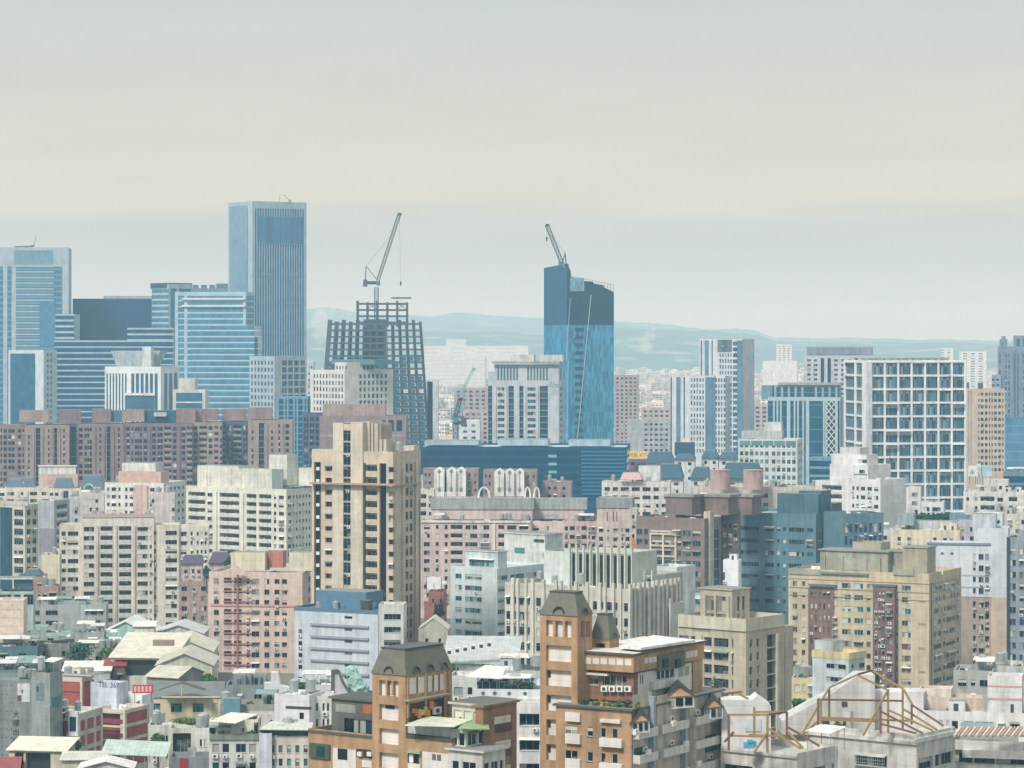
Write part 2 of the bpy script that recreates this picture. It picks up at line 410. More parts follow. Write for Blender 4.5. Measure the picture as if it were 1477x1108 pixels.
# ---------------------------------------------------------------- the building class
GL = glass(); BALW = wall(228, 224, 214)
ROOFM = plain(126, 132, 128, .9)
CAP = 100
BL = []
class Bld:
    def __init__(s, name, label, x, Y, th=2.0, cat='building', group=None, seed=None):
        xl, xc = x[0], x[1]
        s.Y, s.th = Y, R(th)
        base = P(xc, HZ, Y); base.z = 0
        az = math.atan2(base.x, base.y)
        s.rz = -s.th - az
        s.root = empty(name, label, cat, base, s.rz, group)
        s.inv = Matrix.Rotation(-s.rz, 4, 'Z')
        s.base = base; s.pl = {}; s.rnd = random.Random(seed if seed is not None else hash(label) % 9973 if False else sum(map(ord, label)))
        s.name = name; s.masses = []; s.xc = xc
        BL.append(s)
    def back(s, px, pl=None):
        """how far the face plane has receded at a photo column"""
        if pl is None: pl = 0 if (px <= s.xc or s.th < R(15)) else 1
        r = (px - CX) / F; c, n = math.cos(s.rz), math.sin(s.rz)
        dx, dy = (-c, -n) if pl == 0 else (-n, c)
        t = (r * s.base.y - s.base.x) / (dx - r * dy)
        return max(-40, min(45, dy * t))
    def loc(s, px, py, Y):
        return s.inv @ (P(px, py, Y) - s.base)
    def mass(s, x, yt, Lp=None, Rp=None, wl=None, dy=0.0, z0=0.0, D=12.0, part='wall', roof=None, par=.9, fh=3.2, top=1.3, wv=(.95, 2.45), gl=None, fr=None,
             yb=1110, rec=.18, bal=None, ac=.12, trim=None, detail=None, floor_off=0.0, gm=None, cap=.0, pl=None):
        """a block standing at photo columns x=(left, corner, right) with its top edge on photo row yt"""
        Y = s.Y + dy + s.back(x[1], pl); k = Y / F
        xl, xc = x[0], x[1]; c, sn = math.cos(s.th), math.sin(s.th)
        L = max((xc - xl) * k / c / (1 - (xc - xl) / F * math.tan(s.th)), .2) if xc > xl else D
        Dp = max((x[2] - xc) * k / sn / (1 - (x[2] - xc) / F / math.tan(s.th)), .2) if len(x) > 2 and x[2] > xc else D
        o = s.loc(xc, HZ, Y); o.z = 0
        z1 = H - (yt - HZ) * k
        zb = H - (yb - HZ) * k
        wl = wl or wall(226, 222, 212)
        trim = trim or wl; gl = gl or GL; fr = fr or ALU; bal = bal or wl
        detail = (Y < 1250) if detail is None else detail
        m = M_()
        kw = dict(fh=fh, top=top, wv=wv, gl=gl, fr=fr, rec=rec, bal=bal, ac=ac, detail=detail)
        for side, pat in ((0, Lp), (1, Rp)):
            kk = dict(kw)
            if isinstance(pat, dict): kk.update({a: b for a, b in pat.items() if a != 'p'}); pat = pat['p']
            W = L if side == 0 else Dp
            org = o + Vector((-L, 0, 0)) if side == 0 else o.copy()
            u = Vector((1, 0, 0)) if side == 0 else Vector((0, 1, 0)); n = Vector((0, -1, 0)) if side == 0 else Vector((1, 0, 0))
            s.face(m, org, u, n, W, z0, z1, max(z0, zb), pat, kk)
        X0, X1, Y0, Y1 = o.x - L, o.x, o.y, o.y + Dp
        m.q((X1, Y1, z0), (X0, Y1, z0), (X0, Y1, z1), (X1, Y1, z1), 0)
        m.q((X0, Y1, z0), (X0, Y0, z0), (X0, Y0, z1), (X0, Y1, z1), 0)
        t = .25
        if par > 0:
            I = [(X0 + t, Y0 + t), (X1 - t, Y0 + t), (X1 - t, Y1 - t), (X0 + t, Y1 - t)]; E = [(X0, Y0), (X1, Y0), (X1, Y1), (X0, Y1)]
            for i in range(4):
                j = (i + 1) % 4
                m.q((*E[i], z1), (*E[j], z1), (*I[j], z1), (*I[i], z1), 3)
                m.q((*I[j], z1 - par), (*I[i], z1 - par), (*I[i], z1), (*I[j], z1), 0)
            m.q((*I[0], z1 - par), (*I[1], z1 - par), (*I[2], z1 - par), (*I[3], z1 - par), 2)
        else:
            m.q((X0, Y0, z1), (X1, Y0, z1), (X1, Y1, z1), (X0, Y1, z1), 2)
        if cap:
            m.box(X0 - cap, Y0 - cap, z1 + .003, X1 + cap, Y1 + cap, z1 + .3, 3, 2)
        ob = m.obj(part, [wl, gm or gl, roof or ROOFM, trim], s.root)
        d = dict(x0=X0, x1=X1, y0=Y0, y1=Y1, z=z1 - par, zt=z1, o=ob)
        s.masses.append(d)
        return d
    def face(s, m, o, u, n, W, z0, z1, zb, pat, kk):
        pt = lambda a, v, d=0.0: (o.x + u.x * a + n.x * d, o.y + u.y * a + n.y * d, v)
        def q(u0, u1, v0, v1, mi=0, d=0.0): m.q(pt(u0, v0, d), pt(u1, v0, d), pt(u1, v1, d), pt(u0, v1, d), mi)
        if not pat:
            q(0, W, z0, z1); return
        fh, top = kk['fh'], kk['top']
        zt = z1 - top
        nf = max(1, min(60, math.ceil((zt - zb) / fh)))
        z_lo = zt - nf * fh
        while z_lo < z0 and nf > 0: nf -= 1; z_lo = zt - nf * fh
        if nf == 0: q(0, W, z0, z1); return
        if z_lo > z0: q(0, W, z0, z_lo)
        q(0, W, zt, z1)
        def rec(u0, u1, v0, v1, d, mi, rv=0):
            m.q(pt(u0, v0), pt(u0, v0, -d), pt(u0, v1, -d), pt(u0, v1), rv); m.q(pt(u1, v0, -d), pt(u1, v0), pt(u1, v1), pt(u1, v1, -d), rv)
            m.q(pt(u0, v0), pt(u1, v0), pt(u1, v0, -d), pt(u0, v0, -d), rv); m.q(pt(u0, v1, -d), pt(u1, v1, -d), pt(u1, v1), pt(u0, v1), rv)
            if mi is not None: q(u0, u1, v0, v1, mi, -d)
        def prj(u0, u1, v0, v1, d0, d1, mi=3):
            a = [pt(u0, v0, d1), pt(u1, v0, d1), pt(u1, v0, d0), pt(u0, v0, d0), pt(u0, v1, d1), pt(u1, v1, d1), pt(u1, v1, d0), pt(u0, v1, d0)]
            m.hexa(a, mi)
        def mat(a, v, d):
            X = u; Yv = -n
            return Matrix(((X.x, Yv.x, 0, o.x + u.x * a + n.x * d), (X.y, Yv.y, 0, o.y + u.y * a + n.y * d), (0, 0, 1, v), (0, 0, 0, 1)))
        def put(kind, mx, me): s.pl.setdefault(kind, []).append((mx, me))
        runs = []; i = 0; cw = W / len(pat)
        while i < len(pat):
            j = i
            while j < len(pat) and pat[j] == pat[i]: j += 1
            runs.append((i * cw, j * cw, pat[i])); i = j
        wv = kk['wv']; r0 = kk['rec']
        for u0, u1, c in runs:
            if c == '.': q(u0, u1, z_lo, zt)
            elif c == 'P': prj(u0, u1, z_lo, zt + .003, -.05, .5)
            elif c == 'F':
                prj(u0, u1, z_lo, z1 + 1.2, -.05, .6)
            elif c == 'g': rec(u0, u1, z_lo, zt, .35, 1)
            elif c == 'D':
                rec(u0, u1, z_lo, zt, 1.0, 1)
                for k in range(nf): prj(u0 + .01, u1 - .01, z_lo + k * fh + .02, z_lo + k * fh + .2, -.95, .04)
            elif c == 'E':          # deep slot; a dark back colour usually paints its shade
                rec(u0, u1, z_lo, zt, 1.0, 1)
            elif c == 'G':
                rec(u0, u1, z_lo, zt, .2, None)
                me = window_mesh(u1 - u0, fh - .22, kk['gl'], kk['fr'], kk['detail'])
                for k in range(nf):
                    put('window', mat(u0, z_lo + k * fh + .11, -.19), me); prj(u0, u1, z_lo + k * fh - .11 if k else z_lo, z_lo + k * fh + .11, -.2, -.12, 0)
            elif c == 's':
                for k in range(nf):
                    b = z_lo + k * fh
                    q(u0, u1, b, b + wv[0]); rec(u0, u1, b + wv[0], b + wv[1], r0, 1); q(u0, u1, b + wv[1], b + fh)
            elif c in 'WwAc':
                a, t = (wv[0], wv[1]) if c in 'WA' else (wv[0] + .15, wv[1])
                for k in range(nf):
                    b = z_lo + k * fh; me = window_mesh(u1 - u0, t - a, kk['gl'], kk['fr'], kk['detail'], s.rnd.choice((0, 0, 0, 0, 1, 2, 3)) if kk['detail'] and t - a < 3.2 else 0)
                    q(u0, u1, b, b + a); rec(u0, u1, b + a, b + t, r0, None); q(u0, u1, b + t, b + fh)
                    put('window', mat(u0, b + a, -r0 + .005), me)
                    if kk['detail']:
                        prj(u0 - .06, u1 + .06, b + a - .09, b + a - .003, -.02, .09)
                        if s.rnd.random() < .11 + kk['ac'] * .4: put('awning', mat(u0 - .1, b + t + .12, .002), awning_mesh(u1 - u0 + .2, s.rnd.randrange(4)))
                    if c == 'A' or (kk['ac'] and s.rnd.random() < kk['ac']):
                        kd = s.rnd.randrange(2)
                        put('air_conditioner', mat(u0 + s.rnd.uniform(0, max(.05, u1 - u0 - .9)), b + a - .85 - .1 * s.rnd.random(), .02), ac_mesh(kd))
            elif c == 'B':
                me = window_mesh((u1 - u0) * .94, 2.15, kk['gl'], kk['fr'], kk['detail']); bm = balcony_mesh(u1 - u0 - .02, 0, 1.05, kk['bal'], 0)
                for k in range(nf):
                    b = z_lo + k * fh
                    q(u0, u1, b, b + .1); rec(u0, u1, b + .1, b + fh - .45, 1.2, 0); q(u0, u1, b + fh - .45, b + fh)
                    put('window', mat(u0 + (u1 - u0) * .03, b + .12, -1.15), me); put('balcony', mat(u0 + .01, b + .1, 0), bm)
            elif c in 'bR':
                me = window_mesh((u1 - u0) * .8, 2.1, kk['gl'], kk['fr'], kk['detail']); bm = balcony_mesh(u1 - u0, 1.1, 1.05, kk['bal'], 1 if c == 'R' else 0)
                e = (u1 - u0) * .1
                for k in range(nf):
                    b = z_lo + k * fh
                    q(u0, u0 + e, b, b + fh); q(u1 - e, u1, b, b + fh)
                    q(u0 + e, u1 - e, b, b + .2); rec(u0 + e, u1 - e, b + .2, b + 2.3, .15, None); q(u0 + e, u1 - e, b + 2.3, b + fh)
                    put('window', mat(u0 + e, b + .2, -.145), me); put('balcony', mat(u0, b + .15, -.003), bm)
                    if kk['ac'] and s.rnd.random() < kk['ac']: put('air_conditioner', mat(u0 + s.rnd.uniform(.2, max(.25, u1 - u0 - 1)), b + 1.3, -.0), ac_mesh(0))
    def panel(s, side, x0, x1, y0, y1, mt, name='panel', proud=.08, mi=0, thick=None):
        """a flat element on the left (0) or right (1) face of a block, between photo columns and rows"""
        a = mi if isinstance(mi, dict) else s.masses[mi]
        th = thick or proud + .02
        i3 = s.inv.to_3x3(); oc = i3 @ -s.base
        def hit(px):
            d = i3 @ Vector(((px - CX) / F, 1, 0))
            if side == 0: t = (a['y0'] - proud - oc.y) / d.y; return oc.x + t * d.x, t
            t = (a['x1'] + proud - oc.x) / d.x; return oc.y + t * d.y, t
        (u0, _), (u1, _), (_, Y) = hit(x0), hit(x1), hit((x0 + x1) / 2)
        zt, zb = H - (y0 - HZ) * Y / F, H - (y1 - HZ) * Y / F
        m = M_()
        if side == 0: m.box(u0, a['y0'] - proud, zb, u1, a['y0'] - proud + th, zt)
        else: m.box(a['x1'] + proud - th, u0, zb, a['x1'] + proud, u1, zt)
        return m.obj(name, mt, s.root)
    def box(s, x0, x1, yt, h, mt, name='stair_tower', dy=3.0, d=4.0, over=0, pl=None):
        """a block on the roof: photo columns, top row, height in metres"""
        Y = s.Y + dy + s.back((x0 + x1) / 2, pl); k = Y / F
        a = s.loc((x0 + x1) / 2, HZ, Y); w = (x1 - x0) * k / 2 / max(.5, math.cos(s.th) + .0)
        z1 = H - (yt - HZ) * k
        m = M_(); m.box(a.x - w, a.y, z1 - h, a.x + w, a.y + d, z1, 0, 2)
        if over: m.box(a.x - w - over, a.y - over, z1 + .002, a.x + w + over, a.y + d + over, z1 + .22, 1)
        return m.obj(name, [mt, mt, ROOFM], s.root)
    def clutter(s, n, mi=0, kinds='tthaaccsppgg'):
        d = s.masses[mi]; rn = s.rnd
        w, dp = d['x1'] - d['x0'] - 1.2, d['y1'] - d['y0'] - 1.2
        if w < 1.5 or dp < 1.5: return
        for _ in range(n):
            x = d['x0'] + .8 + rn.random() * (w - 1); y = d['y0'] + .8 + rn.random() * (min(dp, 14) - 1); z = d['z'] + .01
            k = rn.choice(kinds); m = M_()
            x = min(x, d['x1'] - 1.6)
            if k == 't':
                r, h = rn.uniform(.7, 1.0), rn.uniform(1.6, 2.4)
                for i in range(4): m.bar((x + r * .6 * (1, -1, -1, 1)[i], y + r * .6 * (1, 1, -1, -1)[i], z), (x + r * .6 * (1, -1, -1, 1)[i], y + r * .6 * (1, 1, -1, -1)[i], z + 1), .05)
                m.bar((x, y, z + 1), (x, y, z + 1 + h), r, 0, n=14); m.bar((x, y, z + 1 + h), (x, y, z + 1.35 + h), r, 0, r2=.15, n=14)
                m.obj('water_tank', plain(190, 196, 198, .3, .6), s.root)
            elif k == 'h':
                a, b, h = rn.uniform(2, 3.4), rn.uniform(2, 3), rn.uniform(2.2, 3)
                a = min(a, d['x1'] - x - .3)
                if a < 1: continue
                m.box(x, y, z, x + a, y + b, z + h, 0, 1); m.box(x + a * .3, y - .03, z + .05, x + a * .6, y - .004, z + 1.9, 2)
                m.obj('stair_tower', [d['o'].data.materials[0], ROOFM, DARKF], s.root)
            elif k == 'a':
                m.box(x, y, z, x + 1, y + .5, z + .9); m.box(x + 1.1, y, z, x + 2, y + .5, z + .85)
                m.obj('roof_unit', WHITE, s.root)
            elif k == 'c':
                h = rn.uniform(2, 4); m.bar((x, y, z), (x, y, z + h), .04)
                for i in range(4): m.bar((x - .6, y, z + h - .25 * i), (x + .6, y, z + h - .25 * i), .025)
                m.obj('aerial', ALU, s.root)
            elif k == 's':
                a, b, h = min(rn.uniform(3, 5.5), d['x1'] - x - .3), rn.uniform(2.5, 4), rn.uniform(2.2, 2.7)
                if a < 1.5: continue
                for px, py in ((0, 0), (a, 0), (0, b), (a, b)): m.bar((x + px, y + py, z), (x + px, y + py, z + h + (.4 if py else 0)), .05, 1)
                m.hexa([(x - .3, y - .3, z + h), (x + a + .3, y - .3, z + h), (x + a + .3, y + b + .3, z + h + .5), (x - .3, y + b + .3, z + h + .5),
                        (x - .3, y - .3, z + h + .08), (x + a + .3, y - .3, z + h + .08), (x + a + .3, y + b + .3, z + h + .58), (x - .3, y + b + .3, z + h + .58)], 0)
                m.obj('roof_canopy', [rn.choice([sheet(222, 222, 214), sheet(120, 150, 150), sheet(205, 208, 205)]), ALU], s.root)
            elif k == 'g':
                q = rn.choice([(74, 104, 62), (96, 118, 66), (56, 84, 56)]); leaves(Vector((x + .6, d['y0'] + .75, z + .75)), rn.uniform(.8, 1.8), .5, rn.uniform(.6, 1.1), 90, .2, rn.randrange(999), leafmat(*q), 'roof_plants', s.root, 6)
            elif k == 'p':
                m.bar((x, y, z + .3), (min(x + rn.uniform(2, 5), d['x1'] - .5), y, z + .3), .09); m.bar((x, y, z), (x, y, z + .39), .09)
                m.obj('pipe', ALU, s.root)
    def finish(s):
        cx, cy = (0, 0)
        for kind, lst in s.pl.items():
            lst.sort(key=lambda t: -t[0][2][3])
            for mx, me in lst[:CAP]:
                fr_ = None
                if s.Y < 620 and kind in ('window', 'air_conditioner'): me, fr_ = split_mesh(me)
                o = bpy.data.objects.new(kind, me); o.parent = s.root; o.matrix_parent_inverse = Matrix.Identity(4); o.matrix_local = mx; COL.objects.link(o)
                if fr_:
                    c = bpy.data.objects.new('frame' if kind == 'window' else 'fan', fr_); c.parent = o; COL.objects.link(c)
            rest = lst[CAP:]
            if rest:
                groups = {}
                V, Fc, MI = [], [], []; mats = list(rest[0][1].materials)
                for mx, me in rest:
                    n = len(V); V += [tuple(mx @ v.co) for v in me.vertices]
                    for p in me.polygons: Fc.append(tuple(n + i for i in p.vertices)); MI.append(p.material_index)
                mm = bpy.data.meshes.new(kind + '_rows'); mm.from_pydata(V, [], Fc)
                for a in mats: mm.materials.append(a)
                mm.polygons.foreach_set('material_index', MI); mm.update()
                o = bpy.data.objects.new(kind + '_rows', mm); o.parent = s.root; o['kind'] = 'stuff'; COL.objects.link(o)
def bld(name, label, x, yt, Y, th=2.0, cat='building', group=None, clut=0, kinds='tthaaccsppgg', **kw):
    b = Bld(name, label, x, Y, th, cat, group)
    b.mass(x, yt, **kw)
    if kw.get('par', .9) <= 0: clut = 0
    elif Y < 1320: clut = max(4, int(clut * 2.2) + 1)
    if clut: b.clutter(clut, kinds=kinds)
    return b
# ---------------------------------------------------------------- ground and hills
def ground():
    m = M_(); m.q((-9000, -200, 0), (9000, -200, 0), (9000, 19000, 0), (-9000, 19000, 0))
    mt, nt, bs = newmat('ground')
    N, Lk = nt.nodes.new, nt.links.new
    tc = N('ShaderNodeTexCoord'); v = N('ShaderNodeTexVoronoi'); v.inputs['Scale'].default_value = .012; Lk(tc.outputs['Object'], v.inputs[0])
    ra = N('ShaderNodeValToRGB'); e = ra.color_ramp.elements
    e[0].color = srgb(90, 92, 92); e[1].color = srgb(120, 120, 112); x = e.new(.6); x.color = srgb(98, 100, 96); Lk(v.outputs['Color'], ra.inputs[0])
    Lk(ra.outputs[0], bs.inputs['Base Color']); bs.inputs['Roughness'].default_value = .95
    o = m.obj('ground', mt); o['kind'] = 'structure'
ground()
def ridge(name, prof, Y, depth, mt, seed, amp, x0=-300, x1=1800, step=4):
    rn = random.Random(seed); m = M_()
    from mathutils import noise
    def top(px, k):
        for (a, ya), (b, yb) in zip(prof, prof[1:]):
            if a <= px <= b:
                t = (px - a) / (b - a); t = t * t * (3 - 2 * t); return ya + (yb - ya) * t
        return prof[-1][1]
    rows = 9; cols = int((x1 - x0) / step); G = []
    for r in range(rows):
        t = r / (rows - 1); row = []
        for c in range(cols + 1):
            px = x0 + c * step; yy = Y - depth * (1 - t)
            zt = H - (top(px, 0) - HZ) / F * Y
            s = math.sin(t * math.pi / 2) ** 1.3
            nz = noise.noise(Vector((px * .02, t * 3, seed))) * .5 + noise.noise(Vector((px * .09, t * 8, seed + 5))) * .25 + noise.noise(Vector((px * .33, t * 20, seed + 9))) * .14
            z = max(zt, 5) * s + nz * amp * (.25 + t)
            p = P(px, HZ, yy); row.append((p.x, p.y, max(z, 2) if r else -2))
        G.append(row)
    n = cols + 1; m.v = [p for r in G for p in r]
    for r in range(rows - 1):
        for c in range(cols): m.f.append((r * n + c, r * n + c + 1, (r + 1) * n + c + 1, (r + 1) * n + c)); m.m.append(0)
    o = m.obj(name, mt); o['kind'] = 'structure'
    for p in o.data.polygons: p.use_smooth = True
def hillmat():
    mt, nt, bs = newmat('wooded_hill')
    N, Lk = nt.nodes.new, nt.links.new
    tc = N('ShaderNodeTexCoord'); n = N('ShaderNodeTexNoise'); n.inputs['Scale'].default_value = .008; n.inputs['Detail'].default_value = 7; Lk(tc.outputs['Object'], n.inputs[0])
    ra = N('ShaderNodeValToRGB'); e = ra.color_ramp.elements; e[0].position = .38; e[0].color = srgb(46, 62, 56); e[1].position = .72; e[1].color = srgb(150, 150, 140)
    x = e.new(.55); x.color = srgb(60, 78, 66)
    Lk(n.outputs[0], ra.inputs[0]); Lk(ra.outputs[0], bs.inputs['Base Color']); bs.inputs['Roughness'].default_value = 1
    return mt
HM = hillmat()
ridge('hills', [(-300, 455), (300, 446), (445, 445), (480, 446), (560, 456), (610, 455), (655, 452), (700, 455), (780, 459), (890, 464), (960, 468), (1010, 474), (1080, 475), (1120, 487), (1200, 488), (1300, 489), (1480, 492), (1800, 496)], 15000, 2600, HM, 3, 20)
ridge('hills', [(-300, 476), (440, 472), (620, 478), (800, 482), (900, 472), (960, 476), (1060, 480), (1150, 493), (1300, 494), (1480, 494), (1800, 498)], 10800, 1800, HM, 11, 14)
# ---------------------------------------------------------------- the far plain: one mass of tiny buildings
def town():
    m = M_(); rn = random.Random(5)
    for i in range(8900):
        Y = 2350 + 6200 * rn.random() ** 1.35
        px = rn.uniform(-60, 1540)
        if i > 7600:                                  # the town goes on to either side of the view
            Y = rn.uniform(420, 2600); px = rn.choice((rn.uniform(-560, -45 - 24000 / Y), rn.uniform(1525 + 24000 / Y, 2100)))
        p = P(px, HZ, Y); w, d, h = rn.uniform(6, 22), rn.uniform(6, 20), rn.choice([8, 10, 12, 15, 18]) * rn.uniform(.7, 1.1)
        if rn.random() < (.5 if i > 7600 else .07): h *= rn.uniform(1.3, 2.0)
        a = rn.uniform(-.5, .5); c, s_ = math.cos(a), math.sin(a)
        q = [(p.x + c * x - s_ * y, p.y + s_ * x + c * y) for x, y in ((-w / 2, -d / 2), (w / 2, -d / 2), (w / 2, d / 2), (-w / 2, d / 2))]
        hip = rn.random() < .2
        m.hexa([(*k, 0) for k in q] + [(*k, h) for k in q], 0, 1)
        if hip: m.hexa([(*k, h) for k in q] + [((k[0] + p.x) / 2, (k[1] + p.y) / 2, h + 2.5) for k in q], 1)
        for f in range(int(h / 3.3)):      # window bands
            z = f * 3.3 + 1
            for e in range(4):
                A, B = Vector((*q[e], z)), Vector((*q[(e + 1) % 4], z)); nn = Vector((B - A).normalized().cross(Vector((0, 0, 1)))) * .05
                if nn.y > 0: continue
                u = (B - A); 
                for t0 in (.08, .4, .7):
                    t1 = t0 + .2
                    m.q(A + u * t0 + nn, A + u * t1 + nn, A + u * t1 + nn + Vector((0, 0, 1.5)), A + u * t0 + nn + Vector((0, 0, 1.5)), 2)
    def tint(name, cols):
        mt, nt, bs = newmat(name); N, Lk = nt.nodes.new, nt.links.new
        g = N('ShaderNodeNewGeometry'); tc = N('ShaderNodeTexCoord'); mp = N('ShaderNodeMapping'); mp.inputs['Scale'].default_value = (.05, .05, 0); Lk(tc.outputs['Object'], mp.inputs[0])
        vo = N('ShaderNodeTexVoronoi'); vo.inputs['Scale'].default_value = 1; Lk(mp.outputs[0], vo.inputs[0]); sx = N('ShaderNodeSeparateColor'); Lk(vo.outputs['Color'], sx.inputs[0])
        ra = N('ShaderNodeValToRGB'); ra.color_ramp.interpolation = 'CONSTANT'; e = ra.color_ramp.elements
        for i, c in enumerate(cols):
            x = e[0] if i == 0 else e.new(i / len(cols)); x.color = srgb(*c)
        Lk(sx.outputs[0], ra.inputs[0]); Lk(ra.outputs[0], bs.inputs['Base Color']); bs.inputs['Roughness'].default_value = .9
        return mt
    o = m.obj('distant_town', [tint('town_walls', [(214, 206, 196), (190, 176, 168), (226, 224, 216), (176, 160, 152), (205, 190, 176), (168, 172, 172), (222, 214, 200)]),
                               tint('town_roofs', [(196, 192, 186), (150, 150, 146), (176, 140, 128), (216, 216, 212), (128, 140, 140), (186, 170, 158)]), plain(60, 78, 88)])
    o['kind'] = 'stuff'; o['label'] = 'hazy carpet of small houses and blocks spreading over the far plain'
town()
def plume(name, label, px, py, Y, w, h, seed):
    rn = random.Random(seed); m = M_(); c = P(px, py, Y); k = Y / F
    import bmesh
    bm = bmesh.new()
    for i in range(9):
        r = rn.uniform(.25, .5) * w * k; t = i / 8
        bmesh.ops.create_icosphere(bm, subdivisions=2, radius=r * (1 - .4 * t), matrix=Matrix.Translation(c + Vector(((t - .3) * w * k * .5 + rn.uniform(-.2, .2) * w * k, rn.uniform(-.3, .3) * w * k, (t - .5) * h * k))))
    me = bpy.data.meshes.new(name); bm.to_mesh(me); bm.free()
    for p in me.polygons: p.use_smooth = True
    if 'steam' not in MC:
        mt = bpy.data.materials.new('steam'); mt.use_nodes = True; nt = mt.node_tree; nt.nodes.clear()
        o_ = nt.nodes.new('ShaderNodeOutputMaterial'); v = nt.nodes.new('ShaderNodeVolumePrincipled'); v.inputs['Color'].default_value = (.97, .96, .94, 1); v.inputs['Density'].default_value = .02
        v.inputs['Absorption Color'].default_value = (1, 1, 1, 1)
        nt.links.new(v.outputs[0], o_.inputs['Volume']); MC['steam'] = mt
    me.materials.append(MC['steam'])
    o = bpy.data.objects.new(name, me); COL.objects.link(o); o['label'] = label; o['category'] = 'steam'; o['kind'] = 'stuff'
    return o
plume('steam_plume', 'big white steam plume rising beside the tall fin clad tower', 462, 466, 4600, 34, 44, 1)
plume('steam_plume', 'small white steam puff right of the glass tower with the crane', 931, 488, 5200, 22, 26, 2)
# ---------------------------------------------------------------- far pale blocks near the hills
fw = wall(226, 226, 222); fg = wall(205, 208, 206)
def far(name, label, x, yt, Y, pat=None, wl=None, fh=4, th=2, cat='building', **kw):
    return bld(name, label, x, yt, Y, th, cat, wl=wl or fw, Lp=pat, Rp=kw.pop('Rp', None), fh=fh, yb=kw.pop('yb', 620), detail=False, roof=kw.pop('roof', plain(205, 206, 200)), **kw)
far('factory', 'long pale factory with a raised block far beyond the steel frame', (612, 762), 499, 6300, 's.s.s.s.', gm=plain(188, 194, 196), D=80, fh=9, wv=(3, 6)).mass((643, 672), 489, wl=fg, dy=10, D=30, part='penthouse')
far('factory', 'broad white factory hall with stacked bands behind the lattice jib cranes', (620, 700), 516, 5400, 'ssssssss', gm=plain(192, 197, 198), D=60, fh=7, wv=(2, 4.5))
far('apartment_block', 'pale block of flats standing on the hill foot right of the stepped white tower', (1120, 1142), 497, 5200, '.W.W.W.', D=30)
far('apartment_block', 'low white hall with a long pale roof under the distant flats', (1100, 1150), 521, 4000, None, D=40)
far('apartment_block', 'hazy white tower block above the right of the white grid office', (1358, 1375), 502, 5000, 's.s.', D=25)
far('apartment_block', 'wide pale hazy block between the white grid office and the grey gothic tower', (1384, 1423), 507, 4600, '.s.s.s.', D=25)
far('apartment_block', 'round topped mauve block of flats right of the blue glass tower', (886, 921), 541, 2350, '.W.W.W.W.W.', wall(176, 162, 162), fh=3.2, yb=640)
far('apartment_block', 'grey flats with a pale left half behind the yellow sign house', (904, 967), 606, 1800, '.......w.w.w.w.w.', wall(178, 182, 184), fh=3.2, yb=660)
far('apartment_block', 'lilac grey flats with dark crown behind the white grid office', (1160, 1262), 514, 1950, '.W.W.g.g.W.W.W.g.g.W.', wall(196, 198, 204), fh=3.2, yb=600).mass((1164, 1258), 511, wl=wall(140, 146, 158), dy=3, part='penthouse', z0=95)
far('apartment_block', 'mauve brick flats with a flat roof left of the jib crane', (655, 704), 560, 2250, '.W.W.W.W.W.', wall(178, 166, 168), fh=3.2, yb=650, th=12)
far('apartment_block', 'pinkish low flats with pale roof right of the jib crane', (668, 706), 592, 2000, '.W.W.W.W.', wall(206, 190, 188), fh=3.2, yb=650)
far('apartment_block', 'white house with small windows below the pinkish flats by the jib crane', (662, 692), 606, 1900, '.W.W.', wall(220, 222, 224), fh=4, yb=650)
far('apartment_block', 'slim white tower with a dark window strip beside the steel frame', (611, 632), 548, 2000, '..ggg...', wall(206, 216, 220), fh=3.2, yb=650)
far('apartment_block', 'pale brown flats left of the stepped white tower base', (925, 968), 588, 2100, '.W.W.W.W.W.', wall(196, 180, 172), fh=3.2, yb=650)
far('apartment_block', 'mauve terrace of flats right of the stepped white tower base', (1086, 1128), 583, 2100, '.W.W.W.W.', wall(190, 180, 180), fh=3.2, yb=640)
# ---------------------------------------------------------------- far towers
TB = 640
# left edge tower
b = bld('office_tower', 'grey tower with inset glass bands at the left edge of the city', (-36, 99), 357, 2100, 3, 'tower', wl=wall(172, 186, 194, .15), D=40, top=14, fh=4.1, yb=TB, gm=curtain(62, 108, 140, 3, 4.1, .25, .3, (104, 146, 170)), roof=ROOFM,
        Lp='............gg..gg..ssssssssssssssssssgggg...', wv=(.9, 3.9))
b.panel(0, 20, 77, 361, 382, curtain(110, 146, 164, 2, 2, .2), 'louvre_panel')
b.panel(0, 57, 80, 434, 500, curtain(70, 122, 156, 3, 4, .2), 'glass_panel', .2)
m = M_(); k = 2100 / F; a = b.loc(35, 357, 2110)
m.bar(a, a + Vector((7, 0, 1.5)), .5); m.bar(a + Vector((7, 0, 1)), a + Vector((8.5, 0, 8)), .25); m.bar(a + Vector((-7, 0, .5)), a + Vector((7, 0, .8)), .5); m.obj('maintenance_hoist', DARKF, b.root)
b = bld('office_block', 'pale framed block with tall dark glass front below the left edge tower', (13, 63, 82), 505, 2020, 35, wl=wall(196, 206, 208, .15), fh=4, yb=TB, gm=curtain(24, 84, 122, 2, 4, .5), Lp=dict(p='.ggggggggggggggg.....', top=2.5), Rp=dict(p='..w.w...', wv=(.8, 3)))
b = bld('office_block', 'dark blue windowless office block with a low roof screen', (106, 220, 224), 431, 2160, 2, wl=curtain(24, 62, 104, 2.2, 4, .16), D=50, roof=ROOFM)
b.mass((150, 219), 427, wl=wall(168, 176, 182), dy=16, z0=125, D=20, part='roof_screen')
BG = curtain(14, 70, 108, 4, 4.2, .4)
BW = wall(172, 190, 200, .15)
b = bld('office_block', 'dark office podium ringed with white floor bands below the dark blue block', (80, 250, 257), 491, 2080, 6, wl=BW, fh=4.2, top=.9, wv=(.75, 3.9), yb=TB, gm=BG, Lp='s' * 10, Rp='s', D=30)
